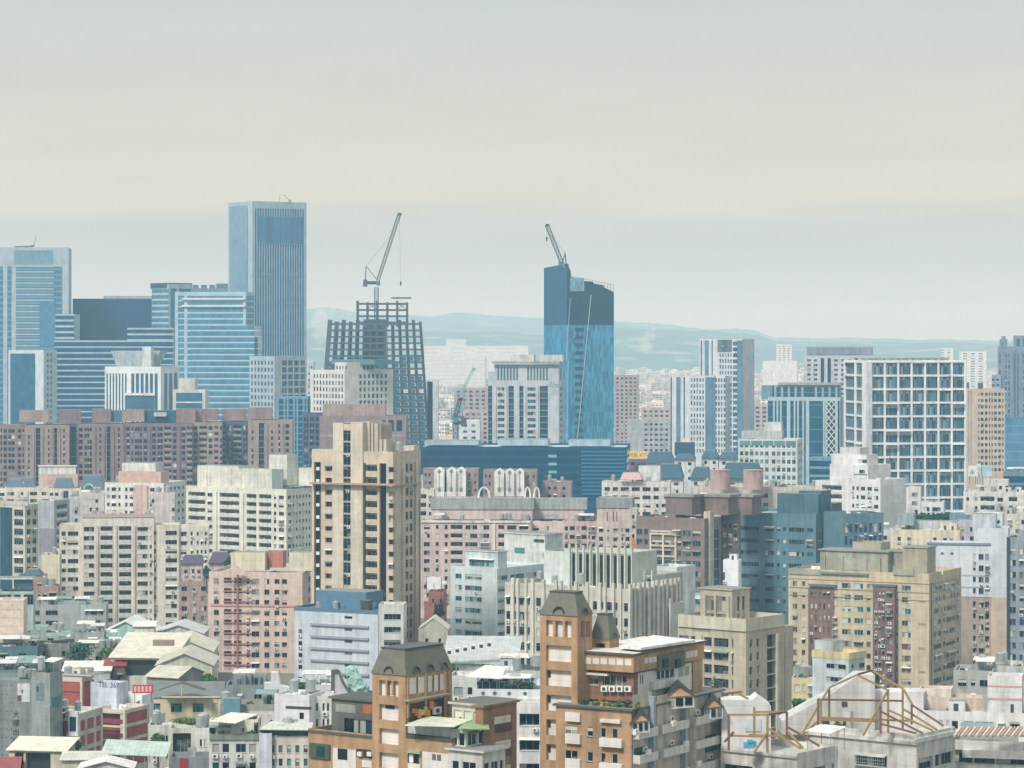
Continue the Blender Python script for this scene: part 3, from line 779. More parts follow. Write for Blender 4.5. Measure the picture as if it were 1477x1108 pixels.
b.mass((80, 107), 453, wl=BW, fh=4.2, top=.9, wv=(1.2, 3.9), yb=500, gm=BG, Lp='ssss', dy=3, D=30, part='upper_wing')
b.mass((184, 250), 473, wl=BW, fh=4.2, top=.9, wv=(1.2, 3.9), yb=500, gm=BG, Lp='ssss', Rp='s', dy=3, D=30, part='upper_wing')
b = bld('office_tower', 'blue office tower with white floor bands on its left and plain glass on its right', (219, 243, 276), 410, 2130, 55, 'tower', wl=BW, fh=4.3, top=3.2, wv=(1.2, 4.0), yb=TB, gm=curtain(66, 116, 148, 3, 4.3, .3), Lp='sss', Rp='.ggg.gggggg', D=25)
b.mass((217, 241, 277), 408, wl=plain(70, 86, 104), dy=0, z0=H - (416 - HZ) * 2130 / F, part='cornice')
b = bld('office_tower', 'blue grey office slab with open roof frame behind the stepped glass office', (262, 332), 416, 2260, 3, 'tower', wl=wall(120, 146, 166), D=20, fh=4, yb=TB, gm=BG, Lp='s.s.s')
for i in range(4): b.box(278 + i * 12, 286 + i * 12, 411, 3, plain(96, 104, 126), 'roof_frame', 1)
b.box(312, 330, 409, 5, plain(96, 110, 130), 'penthouse', 1)
PG = curtain(72, 124, 154, 2.4, 4.1, .3, .2, (176, 200, 210), .1)
b = bld('office_tower', 'stepped office of pale reflective glass with white floor lines', (253, 355, 366), 421, 1985, 12, 'tower', wl=wall(166, 192, 204, .1), fh=4.1, top=2.6, wv=(1.0, 4.0), yb=TB, gm=PG, D=30, Lp='.gg.' + 's' * 18 + '.', Rp='s')
b.mass((276, 367, 378), 470, wl=PG, dy=-8, D=12, part='front_wing', fh=4.1, gm=PG, Lp='s', wv=(.8, 3.9), yb=TB)
b.mass((366, 372), 486, wl=PG, dy=-4, D=12, part='side_wing')
for yy in (431, 441):
    b.panel(0, 262, 353, yy - 1, yy + 1.5, wall(214, 220, 222, .1), 'roof_rail', 1.2)
FW = wall(166, 182, 192, .12)
b = bld('office_tower', 'tallest blue tower with close vertical fins between pale corner piers', (329, 364, 442), 290, 2050, 62, 'tower', wl=FW, top=4.0, yb=TB, fh=4.1, gm=curtain(52, 106, 148, 1.5, 4.1, .35),
        Lp=dict(p='.gggggggg..', top=5), Rp=dict(p='....' + 'ggg.' * 19 + 'ggg....', top=5, rec=1.0), roof=ROOFM)
b.panel(1, 373, 436, 313, 352, curtain(64, 110, 146, .9, 40, .55, 0), 'sky_lobby_glass', .05)
b.panel(0, 331, 357, 297, 560, curtain(112, 142, 164, 1.6, 4, .2), 'side_glazing', .06)
for yy in (352, 396, 437, 480): b.panel(1, 365, 442, yy, yy + .8, plain(120, 150, 170), 'floor_line', .1)
m = M_(); a = b.loc(418, 290, 2060); m.bar(a, a + Vector((-8, 0, 4.5)), .35); m.bar(a + Vector((-8, 0, 4.5)), a + Vector((-11, 0, 4)), .25); m.bar(a + Vector((0, 0, -1)), a + Vector((0, 0, 1)), 1); m.bar(a + Vector((-15, 0, -1)), a + Vector((-15, 0, 5)), .2); m.obj('roof_davit', ALU, b.root)
b = bld('office_tower', 'concrete tower with small square windows at the foot of the tallest tower', (360, 396, 442), 514, 1760, 50, 'tower', wl=wall(170, 184, 192, .2), fh=4.2, top=2, yb=TB, gm=BG, Lp=dict(p='.w.w.w.w.w.w.w.', wv=(.8, 3.4)), Rp=dict(p='.....WWW.WWW.WWW.WWW.', wv=(.6, 3.6)), gl=glass(30, 74, 104, .05))
b = bld('apartment_tower', 'dark teal flats with thin white window columns left of the white hotel', (400, 444, 450), 572, 1620, 15, 'tower', wl=wall(120, 158, 178, .2), fh=3.2, yb=690, gm=curtain(24, 78, 112, 2, 3.2, .5, .2, (110, 150, 170)), Lp='.ggg.g.ggg.g.ggg.g.', Rp='gg.gg')
HW = wall(218, 216, 208, .15)
b = bld('hotel', 'white hotel with rows of slit windows and a blank corner pier', (448, 497, 567), 534, 1570, 52, 'hotel', wl=HW, fh=3.6, top=1.6, wv=(.5, 2.9), yb=610, Lp='..w.w.w.w.w.w.w.w.w.w.', Rp='.......w.w.w.w.w.w.w...', gl=glass(40, 60, 76, .1))
b.mass((483, 500, 541), 523, wl=HW, dy=4, z0=60, part='penthouse', fh=3.4, top=1, wv=(.4, 2.6), yb=534, Lp='.w.w.w.w', Rp='........w.w.w.', gl=glass(40, 60, 76, .1))
b.box(478, 540, 519, 2.5, plain(92, 124, 138), 'roof_canopy', 12, 14)
b = bld('office_block', 'pale side block with small windows left of the white hotel', (443, 452), 522, 1640, 4, wl=wall(196, 208, 212), fh=3.6, yb=600, Lp='.w.w.', D=10)
b = bld('office_block', 'white low office with close set white fins and a funnel roof', (152, 232, 258), 529, 1700, 22, wl=wall(222, 226, 224, .1), fh=3.8, top=4.2, yb=TB, gm=curtain(44, 88, 116, 2, 3.8, .4), Lp=dict(p='.g.g.g.g.g.g.g...gg.gg.gg.gg.gg.gg..', top=4), Rp=dict(p='..gg.gg.gg.', top=4))
b.panel(0, 181, 222, 570, 590, curtain(50, 92, 120, 3, 8, .3, 0), 'dark_lobby_glass', .5)
b.panel(0, 180, 223, 567, 570.5, wall(226, 228, 226), 'lobby_roof', 1.2)
m = M_(); k = 1715 / F
A = [b.loc(x, y, 1715) for x, y in ((168, 529), (222, 529), (231, 506), (160, 506))]; dv = Vector((0, 8, 0))
m.hexa([A[0], A[1], A[1] + dv, A[0] + dv, A[3], A[2], A[2] + dv * 1.5, A[3] + dv * 1.5], 0); m.obj('funnel_roof', wall(176, 190, 196), b.root)
b.box(205, 218, 500, 12, wall(214, 216, 212), 'stair_tower', 6)
b = bld('office_block', 'small white annex with a dark glass ground storey beside the finned office', (250, 296, 301), 562, 1690, 10, wl=wall(214, 214, 208), fh=6, top=1.5, wv=(.5, 5.6), yb=600, gm=curtain(52, 98, 124, 2, 6, .3), Lp='.sssssssss.', D=14)
b.mass((258, 281), 546, wl=wall(210, 206, 198), dy=4, z0=50, part='penthouse', D=10)
# ---------------------------------------------------------------- steel frame under construction
def frame_building():
    Y = 1900; k = Y / F; sm = plain(60, 74, 90, .6); sm2 = plain(76, 88, 100, .6)
    root = empty('steel_frame_building', 'unfinished steel skeleton tower that widens towards its base', 'construction', P(541, HZ, Y).xy.to_3d())
    def z(py): return H - (py - HZ) * k
    zt, zb = z(467), 0
    def xl(zz, px0=474.0, px1=460.0): t = (zt - zz) / (zt - z(640)); return ((px0 + (px1 - px0) * t) - 541) * k
    def xr(zz): t = (zt - zz) / (zt - z(640)); return ((605 + 12 * t) - 541) * k
    D = 32.0; cols = 13; fh = 9.3 * k
    m = M_(); nfl = int((zt - z(655)) / fh); mb = M_()
    for dy in (0, D * .5, D):
        for c in range(cols + 1):
            t = c / cols; a = Vector((xl(zt) + (xr(zt) - xl(zt)) * t, dy, zt + (1.5 if c % 2 else 2.6))); zz = z(655); e = Vector((xl(zz) + (xr(zz) - xl(zz)) * t, dy, zz)); m.bar(a, e, .62)
        for f in range(nfl + 1):
            zz = zt - f * fh; mb.box(xl(zz), dy - .35, zz - .75, xr(zz), dy + .35, zz + .45)
    for f in range(nfl + 1):
        zz = zt - f * fh
        for c in range(0, cols + 1, 2):
            x = xl(zz) + (xr(zz) - xl(zz)) * c / cols; mb.bar((x, 0, zz), (x, D, zz), .5)
    m.obj('columns', sm, root); mb.obj('floor_beams', sm2, root)
    # floor decks with concrete in the lower storeys and some upper ones
    for f in range(1, nfl + 1):
        zz = zt - f * fh; d = M_(); d.box(xl(zz) + .5, .5, zz - .28, xr(zz) - .5, D - .5, zz - .02)
        d.obj('deck', plain(126, 140, 150), root)
    g = M_(); rn = random.Random(3)
    for f in range(5, nfl + 1):
        zz = zt - f * fh
        for c in range(cols):
            if f < 11 and rn.random() < .75 - .07 * f: continue
            a = xl(zz) + (xr(zz) - xl(zz)) * c / cols + .7; e = xl(zz) + (xr(zz) - xl(zz)) * (c + 1) / cols - .7
            g.box(a, .6, zz - fh + .9, e, .8, zz - .9)
    g.obj('glazing', curtain(54, 116, 148, 2, 4, .4), root)
    # core and the narrower upper frame
    zt2 = z(437); u = M_(); x0, x1 = (514 - 541) * k, (586 - 541) * k; fu = 9.0 * k
    for dy in (8, 24):
        for c in range(6): x = x0 + (x1 - x0) * c / 5; u.bar((x, dy, zt - 2), (x, dy, zt2 + (1.6 if c % 2 == 0 else .6)), .6)
        for f in range(4): u.box(x0 - .3, dy - .3, zt2 - 1 - f * fu, x1 + .3, dy + .3, zt2 + .1 - f * fu)
    for f in range(4):
        for c in range(6): x = x0 + (x1 - x0) * c / 5; u.bar((x, 8, zt2 - .5 - f * fu), (x, 24, zt2 - .5 - f * fu), .4)
    for c in range(5):
        x = x0 + (x1 - x0) * c / 5; w = (x1 - x0) / 5
        if c in (1, 4): u.bar((x, 8, zt2 - fu), (x + w, 8, zt2), .3); u.bar((x + w, 8, zt2 - fu), (x, 8, zt2), .3)
    u.obj('upper_frame', sm, root)
    c_ = M_(); c_.box((523 - 541) * k, 11, 0, (556 - 541) * k, 21, zt + 3); c_.obj('core', curtain(70, 112, 140, 2, 4.2, .5), root)
    return root
frame_building()
def hookline(m, p, q): m.bar(p, q, .10)
def luffing_crane(label, base, ytop, mast, foot, tip, apex, cw, cab, Y, hook, scale=1.0, mastw=2.4, name='tower_crane', blue=(20, 64, 96)):
    k = Y / F; o = P(base[0], base[1], Y); root = empty(name, label, 'crane', o)
    L = lambda p: P(p[0], p[1], Y) - o
    st = plain(*blue, .5); dk = plain(34, 42, 54, .5) if blue[0] < 60 or scale > 1 else plain(*blue, .5)
    if mast:
        m = M_(); m.lattice(L(base), L(mast), mastw, max(3, int((L(mast) - L(base)).length / mastw / 1.2)), .34 * scale); m.obj('mast', st, root)
    m = M_(); m.lattice(L(foot), L(tip), 1.9 * scale, max(6, int((L(tip) - L(foot)).length / 2.6)), .3 * scale)
    t = L(tip); m.box(t.x - 1, -1, t.z - .6, t.x + 1.4, 1, t.z + .8); m.obj('jib', dk, root)
    m = M_(); f = L(foot); a = L(apex); c = L(cw)
    for dy in (-.9, .9):
        d = Vector((0, dy, 0)); m.bar(f + d, a + d * .3, .28 * scale); m.bar(c + d, a + d * .3, .28 * scale)
    m.obj('a_frame', dk, root)
    m = M_(); lo = min(c.x, f.x); hi = max(c.x, f.x)
    m.box(lo - .5, -1.6, f.z - 2.4, hi + 1.5, 1.6, f.z - .3); m.obj('machine_deck', st, root)
    m = M_(); m.box(c.x - 1.4, -1.8, c.z - 3.0, c.x + 1.2, 1.8, c.z + 1.6); m.obj('counterweight', plain(90, 78, 92), root)
    m = M_(); q = L(cab); m.box(q.x - 1.2, -2.8, q.z - 1.4, q.x + 1.2, -1.2, q.z + 1.4); m.obj('cab', plain(70, 120, 140), root)
    m = M_(); mid = f.lerp(t, .72); m.bar(a, mid, .09 * scale); m.bar(a + Vector((0, .5, 0)), mid + Vector((0, .5, 0)), .09 * scale); m.obj('luffing_rope', dk, root)
    if hook:
        h = L(hook); m = M_(); m.bar(t, h, .08 * scale); m.obj('hoist_rope', dk, root)
        m = M_(); m.bar(h + Vector((0, 0, 1.2)), h - Vector((0, 0, 1.5)), .7, r2=.35, n=8); m.obj('hook', dk, root)
    return root
luffing_crane('tall luffing crane standing in the core of the steel skeleton', (543, 470), 0, (543, 415), (545, 405), (576, 309), (528, 384), (527, 407), (546, 409), 1913, (578, 409))
m = M_(); Y = 1912; p = P(579, 430, Y); m.box(-6.6, -.4, -.4, 6.6, .4, .4); m.box(-6.6, -.7, -.5, 6.6, .7, -.38); m.box(-6.6, -.7, .38, 6.6, .7, .5)
o = m.obj('steel_beam', plain(74, 82, 98), None, p); o['label'] = 'loose steel beam hanging level beneath the tall crane hook'; o['category'] = 'beam'
luffing_crane('pale hazy luffing crane seen above the teal block between the towers', (655, 618), 0, (655, 596), (656, 585), (683, 533), (665, 574), (668, 606), (658, 600), 1700, None, .7, 2.0, blue=(130, 166, 184))  # haze is painted into this crane's pale steel colour
luffing_crane('stub of a dark blue crane with raised a-frame behind the teal block', (657, 640), 0, (657, 610), (655, 606), (664, 576), (668, 600), (669, 607), (658, 606), 1560, None, 1, 2.6, blue=(40, 92, 130))
# ---------------------------------------------------------------- blue glass tower with slanted top
def glass_tower():
    Y = 1880; k = Y / F
    b = Bld('glass_tower', 'blue glass tower with dark netted slanted top still under construction', (784, 818, 886), Y, 62, 'tower')
    th = b.th
    L = 34 * k / math.cos(th); D = 68 * k / math.sin(th)
    z = lambda py: H - (py - HZ) * k
    lo = curtain(62, 134, 170, .9, 4.4, .8, .0, rough=.1); hi = curtain(0, 46, 78, 2, 4, .12, 0); hl = curtain(34, 82, 118, 2, 4, .12, 0)  # hl is the netting with the left face's light painted in
    zs = z(469); m = M_()
    m.q((-L, 0, 0), (0, 0, 0), (0, 0, zs), (-L, 0, zs), 0); m.q((0, 0, 0), (0, D, 0), (0, D, zs), (0, 0, zs), 0)
    m.q((0, D, 0), (-L, D, 0), (-L, D, zs), (0, D, zs), 0); m.q((-L, D, 0), (-L, 0, 0), (-L, 0, zs), (-L, D, zs), 0); m.obj('curtain_wall', lo, b.root)
    m = M_(); zl, zp, zn, zr = z(385), z(378), z(402), z(421)
    # netted top: left face rises to the peak, right face falls away in a slope after the notch
    m.q((-L, 0, zs), (-.0, 0, zs), (-.0, 0, zp - 1), (-L, 0, zl), 1)
    m.q((0, 0, zs), (0, D * .08, zs), (0, D * .08, zp - 6), (0, 0, zp - 1), 0)
    n = 12
    pr = [(.08, zn + 1), (.3, z(402)), (.305, z(405)), (.56, z(406)), (.565, z(409)), (.78, z(411)), (.785, z(414)), (1.0, z(421))]
    for (a, za), (c, zc) in zip(pr, pr[1:]): m.q((0, D * a, zs), (0, D * c, zs), (0, D * c, zc), (0, D * a, za), 0)
    m.q((0, D, zs), (-L, D, zs), (-L, D, z(428)), (0, D, z(420)), 0); m.q((-L, D, zs), (-L, 0, zs), (-L, 0, zl), (-L, D, z(428)), 0)
    m.q((0, D * .08, zn), (-L, D * .08, zn), (-L, 0, zl), (0, 0, zp - 1), 1)
    m.q((0, D * .08, zn - 8), (0, D, z(420) - 4), (-L, D, z(428) - 4), (-L, D * .08, zn - 8), 0)
    m.obj('netted_crown', [hi, hl], b.root)
    m = M_()                                       # scaffold on the roof edge
    for i in range(15):
        t = .1 + .9 * i / 14; zz = z(399 + 14 * t); m.bar((-.5, D * t, zz - 5), (-.5, D * t, zz + 1.6), .14)
    for s_ in range(3): m.bar((-.5, D * .1, z(400) - s_ * 1.8 + 1), (-.5, D * 1.0, z(413) - s_ * 1.8 + 1), .12)
    m.obj('roof_scaffold', plain(130, 150, 160), b.root)
    m = M_(); m.box(-.1, D * .06, z(420), .25, D * .36, z(401), 0); m.obj('grey_screen', curtain(120, 158, 176, 2, 3, .5), b.root)
    m = M_()
    for i in range(16):                            # hoist bay: stacked dark blocks paint the shade of its recesses
        py = 473 + i * 11.2
        if py > 630: break
        m.box(-.1, D * .17, z(py + 5), .3, D * .34, z(py))
    m.obj('landing_shade', plain(18, 66, 100), b.root)
    m = M_(); m.bar((.6, D * .20, z(640)), (.6, D * .5, z(425)), .25); m.bar((.5, -1, z(520)), (.5, D * .06, z(430)), .2); m.bar((.5, -.5, z(640)), (.5, D * .02, z(520)), .2); m.obj('hoist_rail', plain(170, 196, 206), b.root)
    m = M_(); m.box(.01, -.2, 0, .5, .8, zs); m.obj('corner_strip', plain(96, 160, 196), b.root)
glass_tower()
luffing_crane('small luffing crane on the peak of the blue glass tower', (812, 390), 0, None, (811, 381), (789, 325), (815, 365), (817, 384), (808, 381), 1885, (788.5, 345), 1.2, blue=(120, 150, 165))
# ---------------------------------------------------------------- mid towers
b = bld('apartment_tower', 'residential tower with flared roof crown and deep balcony slots before the blue glass tower', (704, 806, 813), 549, 1560, 8, 'tower', wl=wall(188, 194, 196, .15), fh=3.3, top=3.0, wv=(.8, 2.6), yb=650, D=24, gm=curtain(32, 72, 98, 2, 3.3, .5), gl=glass(36, 66, 88, .12),
        Lp='DDD.PP.WWWWW.P.DDDD....DDD.P.WWWWWW.P.DDDDDD........', Rp='.WW.')
b.mass((713, 806, 812), 526, wl=wall(184, 190, 190, .15), dy=3, z0=60, D=18, fh=7.5, top=1.5, wv=(.5, 7), yb=548, gm=curtain(50, 92, 116, 2, 4, .4), Lp=dict(p='..g.g.g.g.g.g.g......g.g.g.g.g.g.g.......'), Rp='.w.', part='crown', cap=0)
b.mass((709, 807, 813), 521.5, wl=wall(160, 168, 168), dy=1, z0=H - (525 - HZ) * 1561 / F, D=22, part='flared_roof')
for a, c in ((736, 770), (779, 812)): b.box(a, c, 512, 4, wall(206, 206, 198), 'stair_tower', 8, 6)
def text_on(body, px, py, Y, size, mt, name='lettering', rz=0.0, parent=None, dirx=None, cat=None, label=None):
    cu = bpy.data.curves.new(name, 'FONT'); cu.body = body; cu.size = size; cu.extrude = .02; cu.align_x = 'CENTER'; cu.align_y = 'CENTER'
    o = bpy.data.objects.new(name, cu); COL.objects.link(o)
    dg = bpy.context.evaluated_depsgraph_get(); me = bpy.data.meshes.new_from_object(o.evaluated_get(dg)); bpy.data.objects.remove(o)
    me.materials.clear(); me.materials.append(mt)
    o = bpy.data.objects.new(name, me); COL.objects.link(o)
    w = P(px, py, Y)
    if parent is not None:
        o.parent = parent.root; l = parent.inv @ (w - parent.base); o.location = l; o.rotation_euler = (R(90), 0, rz)
    else:
        o.location = w; o.rotation_euler = (R(90), 0, rz)
    if label: o['label'] = label; o['category'] = cat
    return o
text_on('II L', 797, 553, 1557, 2.6, DARKF, 'lettering', 0, b); text_on('\u6587\u5fc3\u56ed', 797, 557, 1557, 2.2, DARKF, 'lettering', 0, b)
TG = curtain(2, 58, 92, 3, 3.6, .35, .1, (20, 84, 116))
b = bld('office_block', 'long low teal glass block stretching below the glass tower', (598, 904, 909), 645, 1400, 2, wl=wall(10, 74, 106, .2), fh=3.7, top=1.6, wv=(.7, 3.5), yb=720, D=60, gm=TG, Lp='s' * 30 + '.', Rp='s', roof=plain(176, 188, 192))
b.panel(0, 838, 902, 650, 716, curtain(4, 62, 98, 40, 1.85, .1, .35, (50, 118, 148)), 'banded_glass', .1)
for i in range(4): b.panel(0, 791, 803, 656 + i * 11.5, 660 + i * 11.5, plain(120, 168, 188), 'vent', .15)
b.box(718, 790, 634, 3, wall(168, 186, 196), 'roof_plant', 20, 20); b.box(820, 880, 635, 3, wall(160, 182, 196), 'roof_plant', 24, 20); b.box(612, 690, 636, 2, wall(150, 176, 188), 'roof_plant', 24, 20)
TW = wall(200, 204, 206, .12)
b = bld('apartment_tower', 'pale tower with blank side wall and a lower twin wing on its left', (1009, 1071, 1088), 489, 1720, 24, 'tower', wl=TW, fh=3.5, top=1, wv=(.6, 2.9), yb=655, gm=curtain(92, 128, 154, 3, 14, .4), gl=glass(60, 90, 112, .1), Lp='.E..ggg..E.....w.w.w.w.w.WWWgggg', Rp=None)
b.panel(0, 1035, 1056, 490, 508, curtain(90, 110, 124, 1.1, 30, .9), 'crown_louvres', .1)
b.mass((967, 1030), 542, wl=TW, dy=-9, D=20, fh=3.5, top=1, wv=(.6, 2.9), yb=655, gm=curtain(80, 116, 144, 3, 14, .4), gl=glass(60, 90, 112, .1), Lp='E...ggg..E....w.w.w.w.w.gggggg', part='lower_wing')
b.mass((1024, 1046), 542, wl=TW, dy=-7, D=20, fh=3.5, top=1, wv=(.6, 2.9), yb=655, gl=glass(60, 90, 112, .1), Lp='..w.w.w.w.w', part='lower_wing')
LG = curtain(6, 70, 104, 3, 7, .4, .05, (90, 140, 160))
b = bld('office_tower', 'dark teal tower with a white diagonal lattice strip', (1108, 1212, 1218), 573, 1650, 6, 'tower', wl=wall(170, 190, 196, .15), fh=3.5, top=2.2, yb=700, gm=LG, D=22, Lp='ggg.g.g.ggg..gg.g.gg.g..gggggggg.gggggg.gg', Rp='g.g')
b.mass((1117, 1208, 1213), 556, wl=wall(150, 164, 168, .15), dy=3, z0=50, D=18, gm=LG, Lp='.gg.gg.gg.gg.ggggg.gg.gg.gg.', Rp='g.', fh=3.4, top=1, yb=573, part='crown')
b.box(1122, 1212, 552.5, 1.2, wall(168, 166, 164), 'flat_roof', 2, 20); b.box(1098, 1114, 556, 8, wall(120, 150, 166), 'side_block', 8, 8)
m = M_(); k = 1650 / F
z0_, z1_ = H - (668 - HZ) * k, H - (578 - HZ) * k; cxx = CX + b.base.x / b.Y * F; ua, ub = (1191.5 - cxx) * k, (1207.5 - cxx) * k
n = 9; dz = (z1_ - z0_) / n
for i in range(n):
    for j in range(2):
        xa = ua + (ub - ua) * j / 2; xb = ua + (ub - ua) * (j + 1) / 2; m.bar((xa, -.5, z0_ + i * dz), (xb, -.5, z0_ + (i + 1) * dz), .32); m.bar((xb, -.5, z0_ + i * dz), (xa, -.5, z0_ + (i + 1) * dz), .32)
m.bar((ua, -.5, z0_), (ua, -.5, z1_), .35); m.bar((ub, -.5, z0_), (ub, -.5, z1_), .35); m.obj('lattice_screen', plain(206, 214, 212), b.root)
b = bld('office_block', 'teal low block with stepped glass storeys at the foot of the lattice tower', (1168, 1215), 660, 1420, 4, wl=wall(120, 160, 176), fh=4, wv=(.8, 3.6), yb=710, gm=TG, Lp='s' * 8)
GW = wall(228, 230, 226, .1)
b = bld('office_tower', 'white office tower gridded into large square window bays', (1217, 1250, 1392), 520, 1340, 74, 'tower', wl=GW, fh=6.28, top=1.2, wv=(.95, 6.25), yb=742, rec=.5, gl=glass(54, 88, 108, .2, (130, 146, 154)), fr=plain(130, 144, 150), detail=True,
        Lp=dict(p='.WWWWWW.WWWW...', rec=.5), Rp='...' + 'WWWWWW.' * 7)
b.panel(1, 1250, 1258, 522, 660, wall(205, 205, 205), 'corner_pier', .5)
b.panel(1, 1258, 1389, 521, 523, GW, 'coping', .2)
rm = M_()
d = b.masses[0]
for i in range(12): rm.box(d['x1'] - 16, d['y0'] + 2 + i * 3.5, d['z'], d['x1'] - 12, d['y0'] + 4.5 + i * 3.5, d['z'] + 2)
rm.obj('roof_units', wall(160, 164, 160), b.root)
b = bld('apartment_tower', 'beige block of flats with small windows and a mauve corner shaft', (1393, 1409, 1449), 561, 1450, 68, 'tower', wl=wall(206, 190, 172, .2), fh=3.15, top=1.2, wv=(.7, 2.4), yb=680, Lp='..E.E....', Rp='.w.ww.ww.w.w.ww.ww.w.', gl=glass(60, 60, 66, .15))
for a in (1394, 1410, 1414): b.box(a, a + 1.5, 552, 4, plain(96, 90, 92), 'chimney_pipe', 4, 1)
GT = wall(126, 142, 158, .25)
b = bld('apartment_tower', 'grey gothic style tower with stepped turrets at the right edge', (1440, 1500), 500, 1780, 3, 'tower', wl=GT, fh=3.4, top=4, wv=(.5, 3), yb=680, gm=curtain(72, 98, 124, 2, 3.4, .4), gl=glass(60, 84, 106, .1), Lp='.w.P.w.w.P.g.g.P.w.w.P.g.g.P', D=24)
b.mass((1442, 1452), 489, wl=GT, z0=90, dy=1, D=5, part='turret'); b.mass((1462, 1490), 484, wl=GT, z0=90, dy=2, D=12, part='turret', Lp='.g.g.g', gm=curtain(60, 84, 110), top=2, yb=505); b.mass((1444.5, 1450), 485, wl=GT, z0=90, dy=2, D=3, part='turret')
b.mass((1431, 1444), 541, wl=wall(150, 164, 176), dy=-2, D=14, part='side_wing', Lp='w.w.', fh=3.4, yb=600)
b = bld('office_block', 'plain blue glass block below the gothic tower at the right edge', (1449, 1500), 603, 1690, 3, wl=curtain(74, 120, 156, 4, 5, .25, .06, (120, 160, 190)), D=20)
b = bld('office_block', 'teal glass low hall at the right edge with bright window cells', (1448, 1500), 682, 1300, 3, wl=wall(110, 140, 150), fh=4, wv=(.6, 3.6), yb=720, gm=TG, Lp='ssssss')
# ---------------------------------------------------------------- brown row of flats
BR = wall(152, 130, 130, .3); BR2 = wall(168, 148, 140, .3); BR3 = wall(138, 118, 124, .3); BRD = wall(92, 104, 128, .3)  # BRD is the brown wall with bluish shade mixed into its colour
gB = glass(24, 40, 62, .36, (206, 206, 200))
def brown(label, x, yt, pat, wl=BR, Y=1480, th=2, **kw):
    b = bld('apartment_block', label, x, yt, Y, th, 'flats', wl=wl, fh=3.1, top=1.5, wv=(.6, 2.5), yb=700, gl=gB, detail=False, Lp=pat, D=16, bal=wall(176, 160, 150), ac=.15, roof=plain(140, 128, 124), **kw)
    return b
b = brown('brown flats at the left edge with white barred balconies', (-30, 37), 613, '....WW.WWW.ww.w.WW.WWWW..ww.w.')
b = brown('beige pink flats with two dark balcony shafts second in the brown row', (37, 100), 613, '..w..P.DDD.P...w.P.DD.P..w...', BR2, 1475); b.box(28, 70, 592, 6, BR2, 'roof_house', 6, 8); b.box(84, 116, 591, 7, BR3, 'roof_house', 12, 8)
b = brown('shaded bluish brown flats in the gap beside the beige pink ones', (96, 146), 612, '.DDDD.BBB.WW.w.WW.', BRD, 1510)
b = brown('brown flats with a grey stair shaft in the middle of the row', (112, 178), 611, '.WW.WWWW.P..w.P.DD.P..w..', BR, 1483); b.box(133, 160, 590, 7, BR, 'roof_house', 8, 8); b.box(160, 178, 592, 6, plain(70, 110, 130), 'roof_glasshouse', 10, 6)
b = brown('wide brown flats with four balcony columns right of the stair shaft', (178, 277), 610, 'P.WW.W.WWWW.WW.P.WW.WWW.BBBB.WW.P.WW.BBB', BR3, 1478); b.box(176, 208, 591, 6, BR2, 'roof_house', 6, 8)
o = b.box(208, 254, 592, 6, plain(30, 84, 112), 'roof_glasshouse', 8, 8); b.box(222, 240, 595, 2, wall(200, 206, 206), 'roof_tank', 5, 4); b.box(254, 282, 590, 7, BR, 'roof_house', 8, 8)
b = brown('brown flats with small tiled balconies left of the blue shaft', (277, 320), 609, '.WW.BBBB.WW.BB.W', BR2, 1484); b.box(282, 314, 590, 6, BR, 'roof_house', 8, 8)
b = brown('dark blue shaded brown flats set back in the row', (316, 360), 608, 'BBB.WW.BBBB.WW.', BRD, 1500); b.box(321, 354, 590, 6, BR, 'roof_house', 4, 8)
b = brown('plain brown flats with one teal balcony shaft at the row end', (358, 422), 606, '..w...DDD.P..w...w.P.WW..', BR2, 1472); b.box(357, 392, 588, 6, BR, 'roof_house', 6, 8)
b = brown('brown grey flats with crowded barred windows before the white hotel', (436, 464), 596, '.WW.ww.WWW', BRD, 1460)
b = brown('plain brown block with pale seam behind the tall beige tower', (461, 586), 600, None, wall(150, 130, 132, .3), 1440); b.box(466, 556, 583, 6, BR2, 'roof_house', 8, 10)
b.panel(0, 462, 585, 627, 630, wall(176, 164, 158), 'seam_band', .1)
for i in range(3): b.panel(0, 548 + i * 12, 556 + i * 12, 606, 622, gB, 'window', .05)
# ---------------------------------------------------------------- middle distance, left half
CR = wall(222, 214, 198, .3); WH = wall(226, 224, 214, .3); GRW = wall(196, 202, 200, .35); PKW = wall(214, 186, 174, .3)
SL = plain(92, 116, 134, .8)
def mansard(b, x0, x1, yt, yb, dy=0.0, d=9.0, ins=1.2, mt=None, name='mansard_roof', hoods=()):
    """a roof with sloping sides between photo columns; hoods are columns of little round dormers"""
    Y = b.Y + dy; k = Y / F; c = math.cos(b.th)
    a = b.loc((x0 + x1) / 2, HZ, Y); w = (x1 - x0) * k / 2 / c
    z0, z1 = H - (yb - HZ) * k, H - (yt - HZ) * k
    m = M_(); m.hexa([(a.x - w, a.y, z0), (a.x + w, a.y, z0), (a.x + w, a.y + d, z0), (a.x - w, a.y + d, z0), (a.x - w + ins, a.y + ins, z1), (a.x + w - ins, a.y + ins, z1), (a.x + w - ins, a.y + d - ins, z1), (a.x - w + ins, a.y + d - ins, z1)], 0, 1)
    return m.obj(name, [mt or SL, ROOFM], b.root)
b = bld('apartment_block', 'white gabled house with slate roof at the left edge below the brown row', (-20, 52), 704, 1310, 2, 'house', wl=WH, Lp='.WW.WW.WW.WW.WW.', yb=745, D=12, ac=.3); mansard(b, 8, 52, 690, 706, -1, 8); 
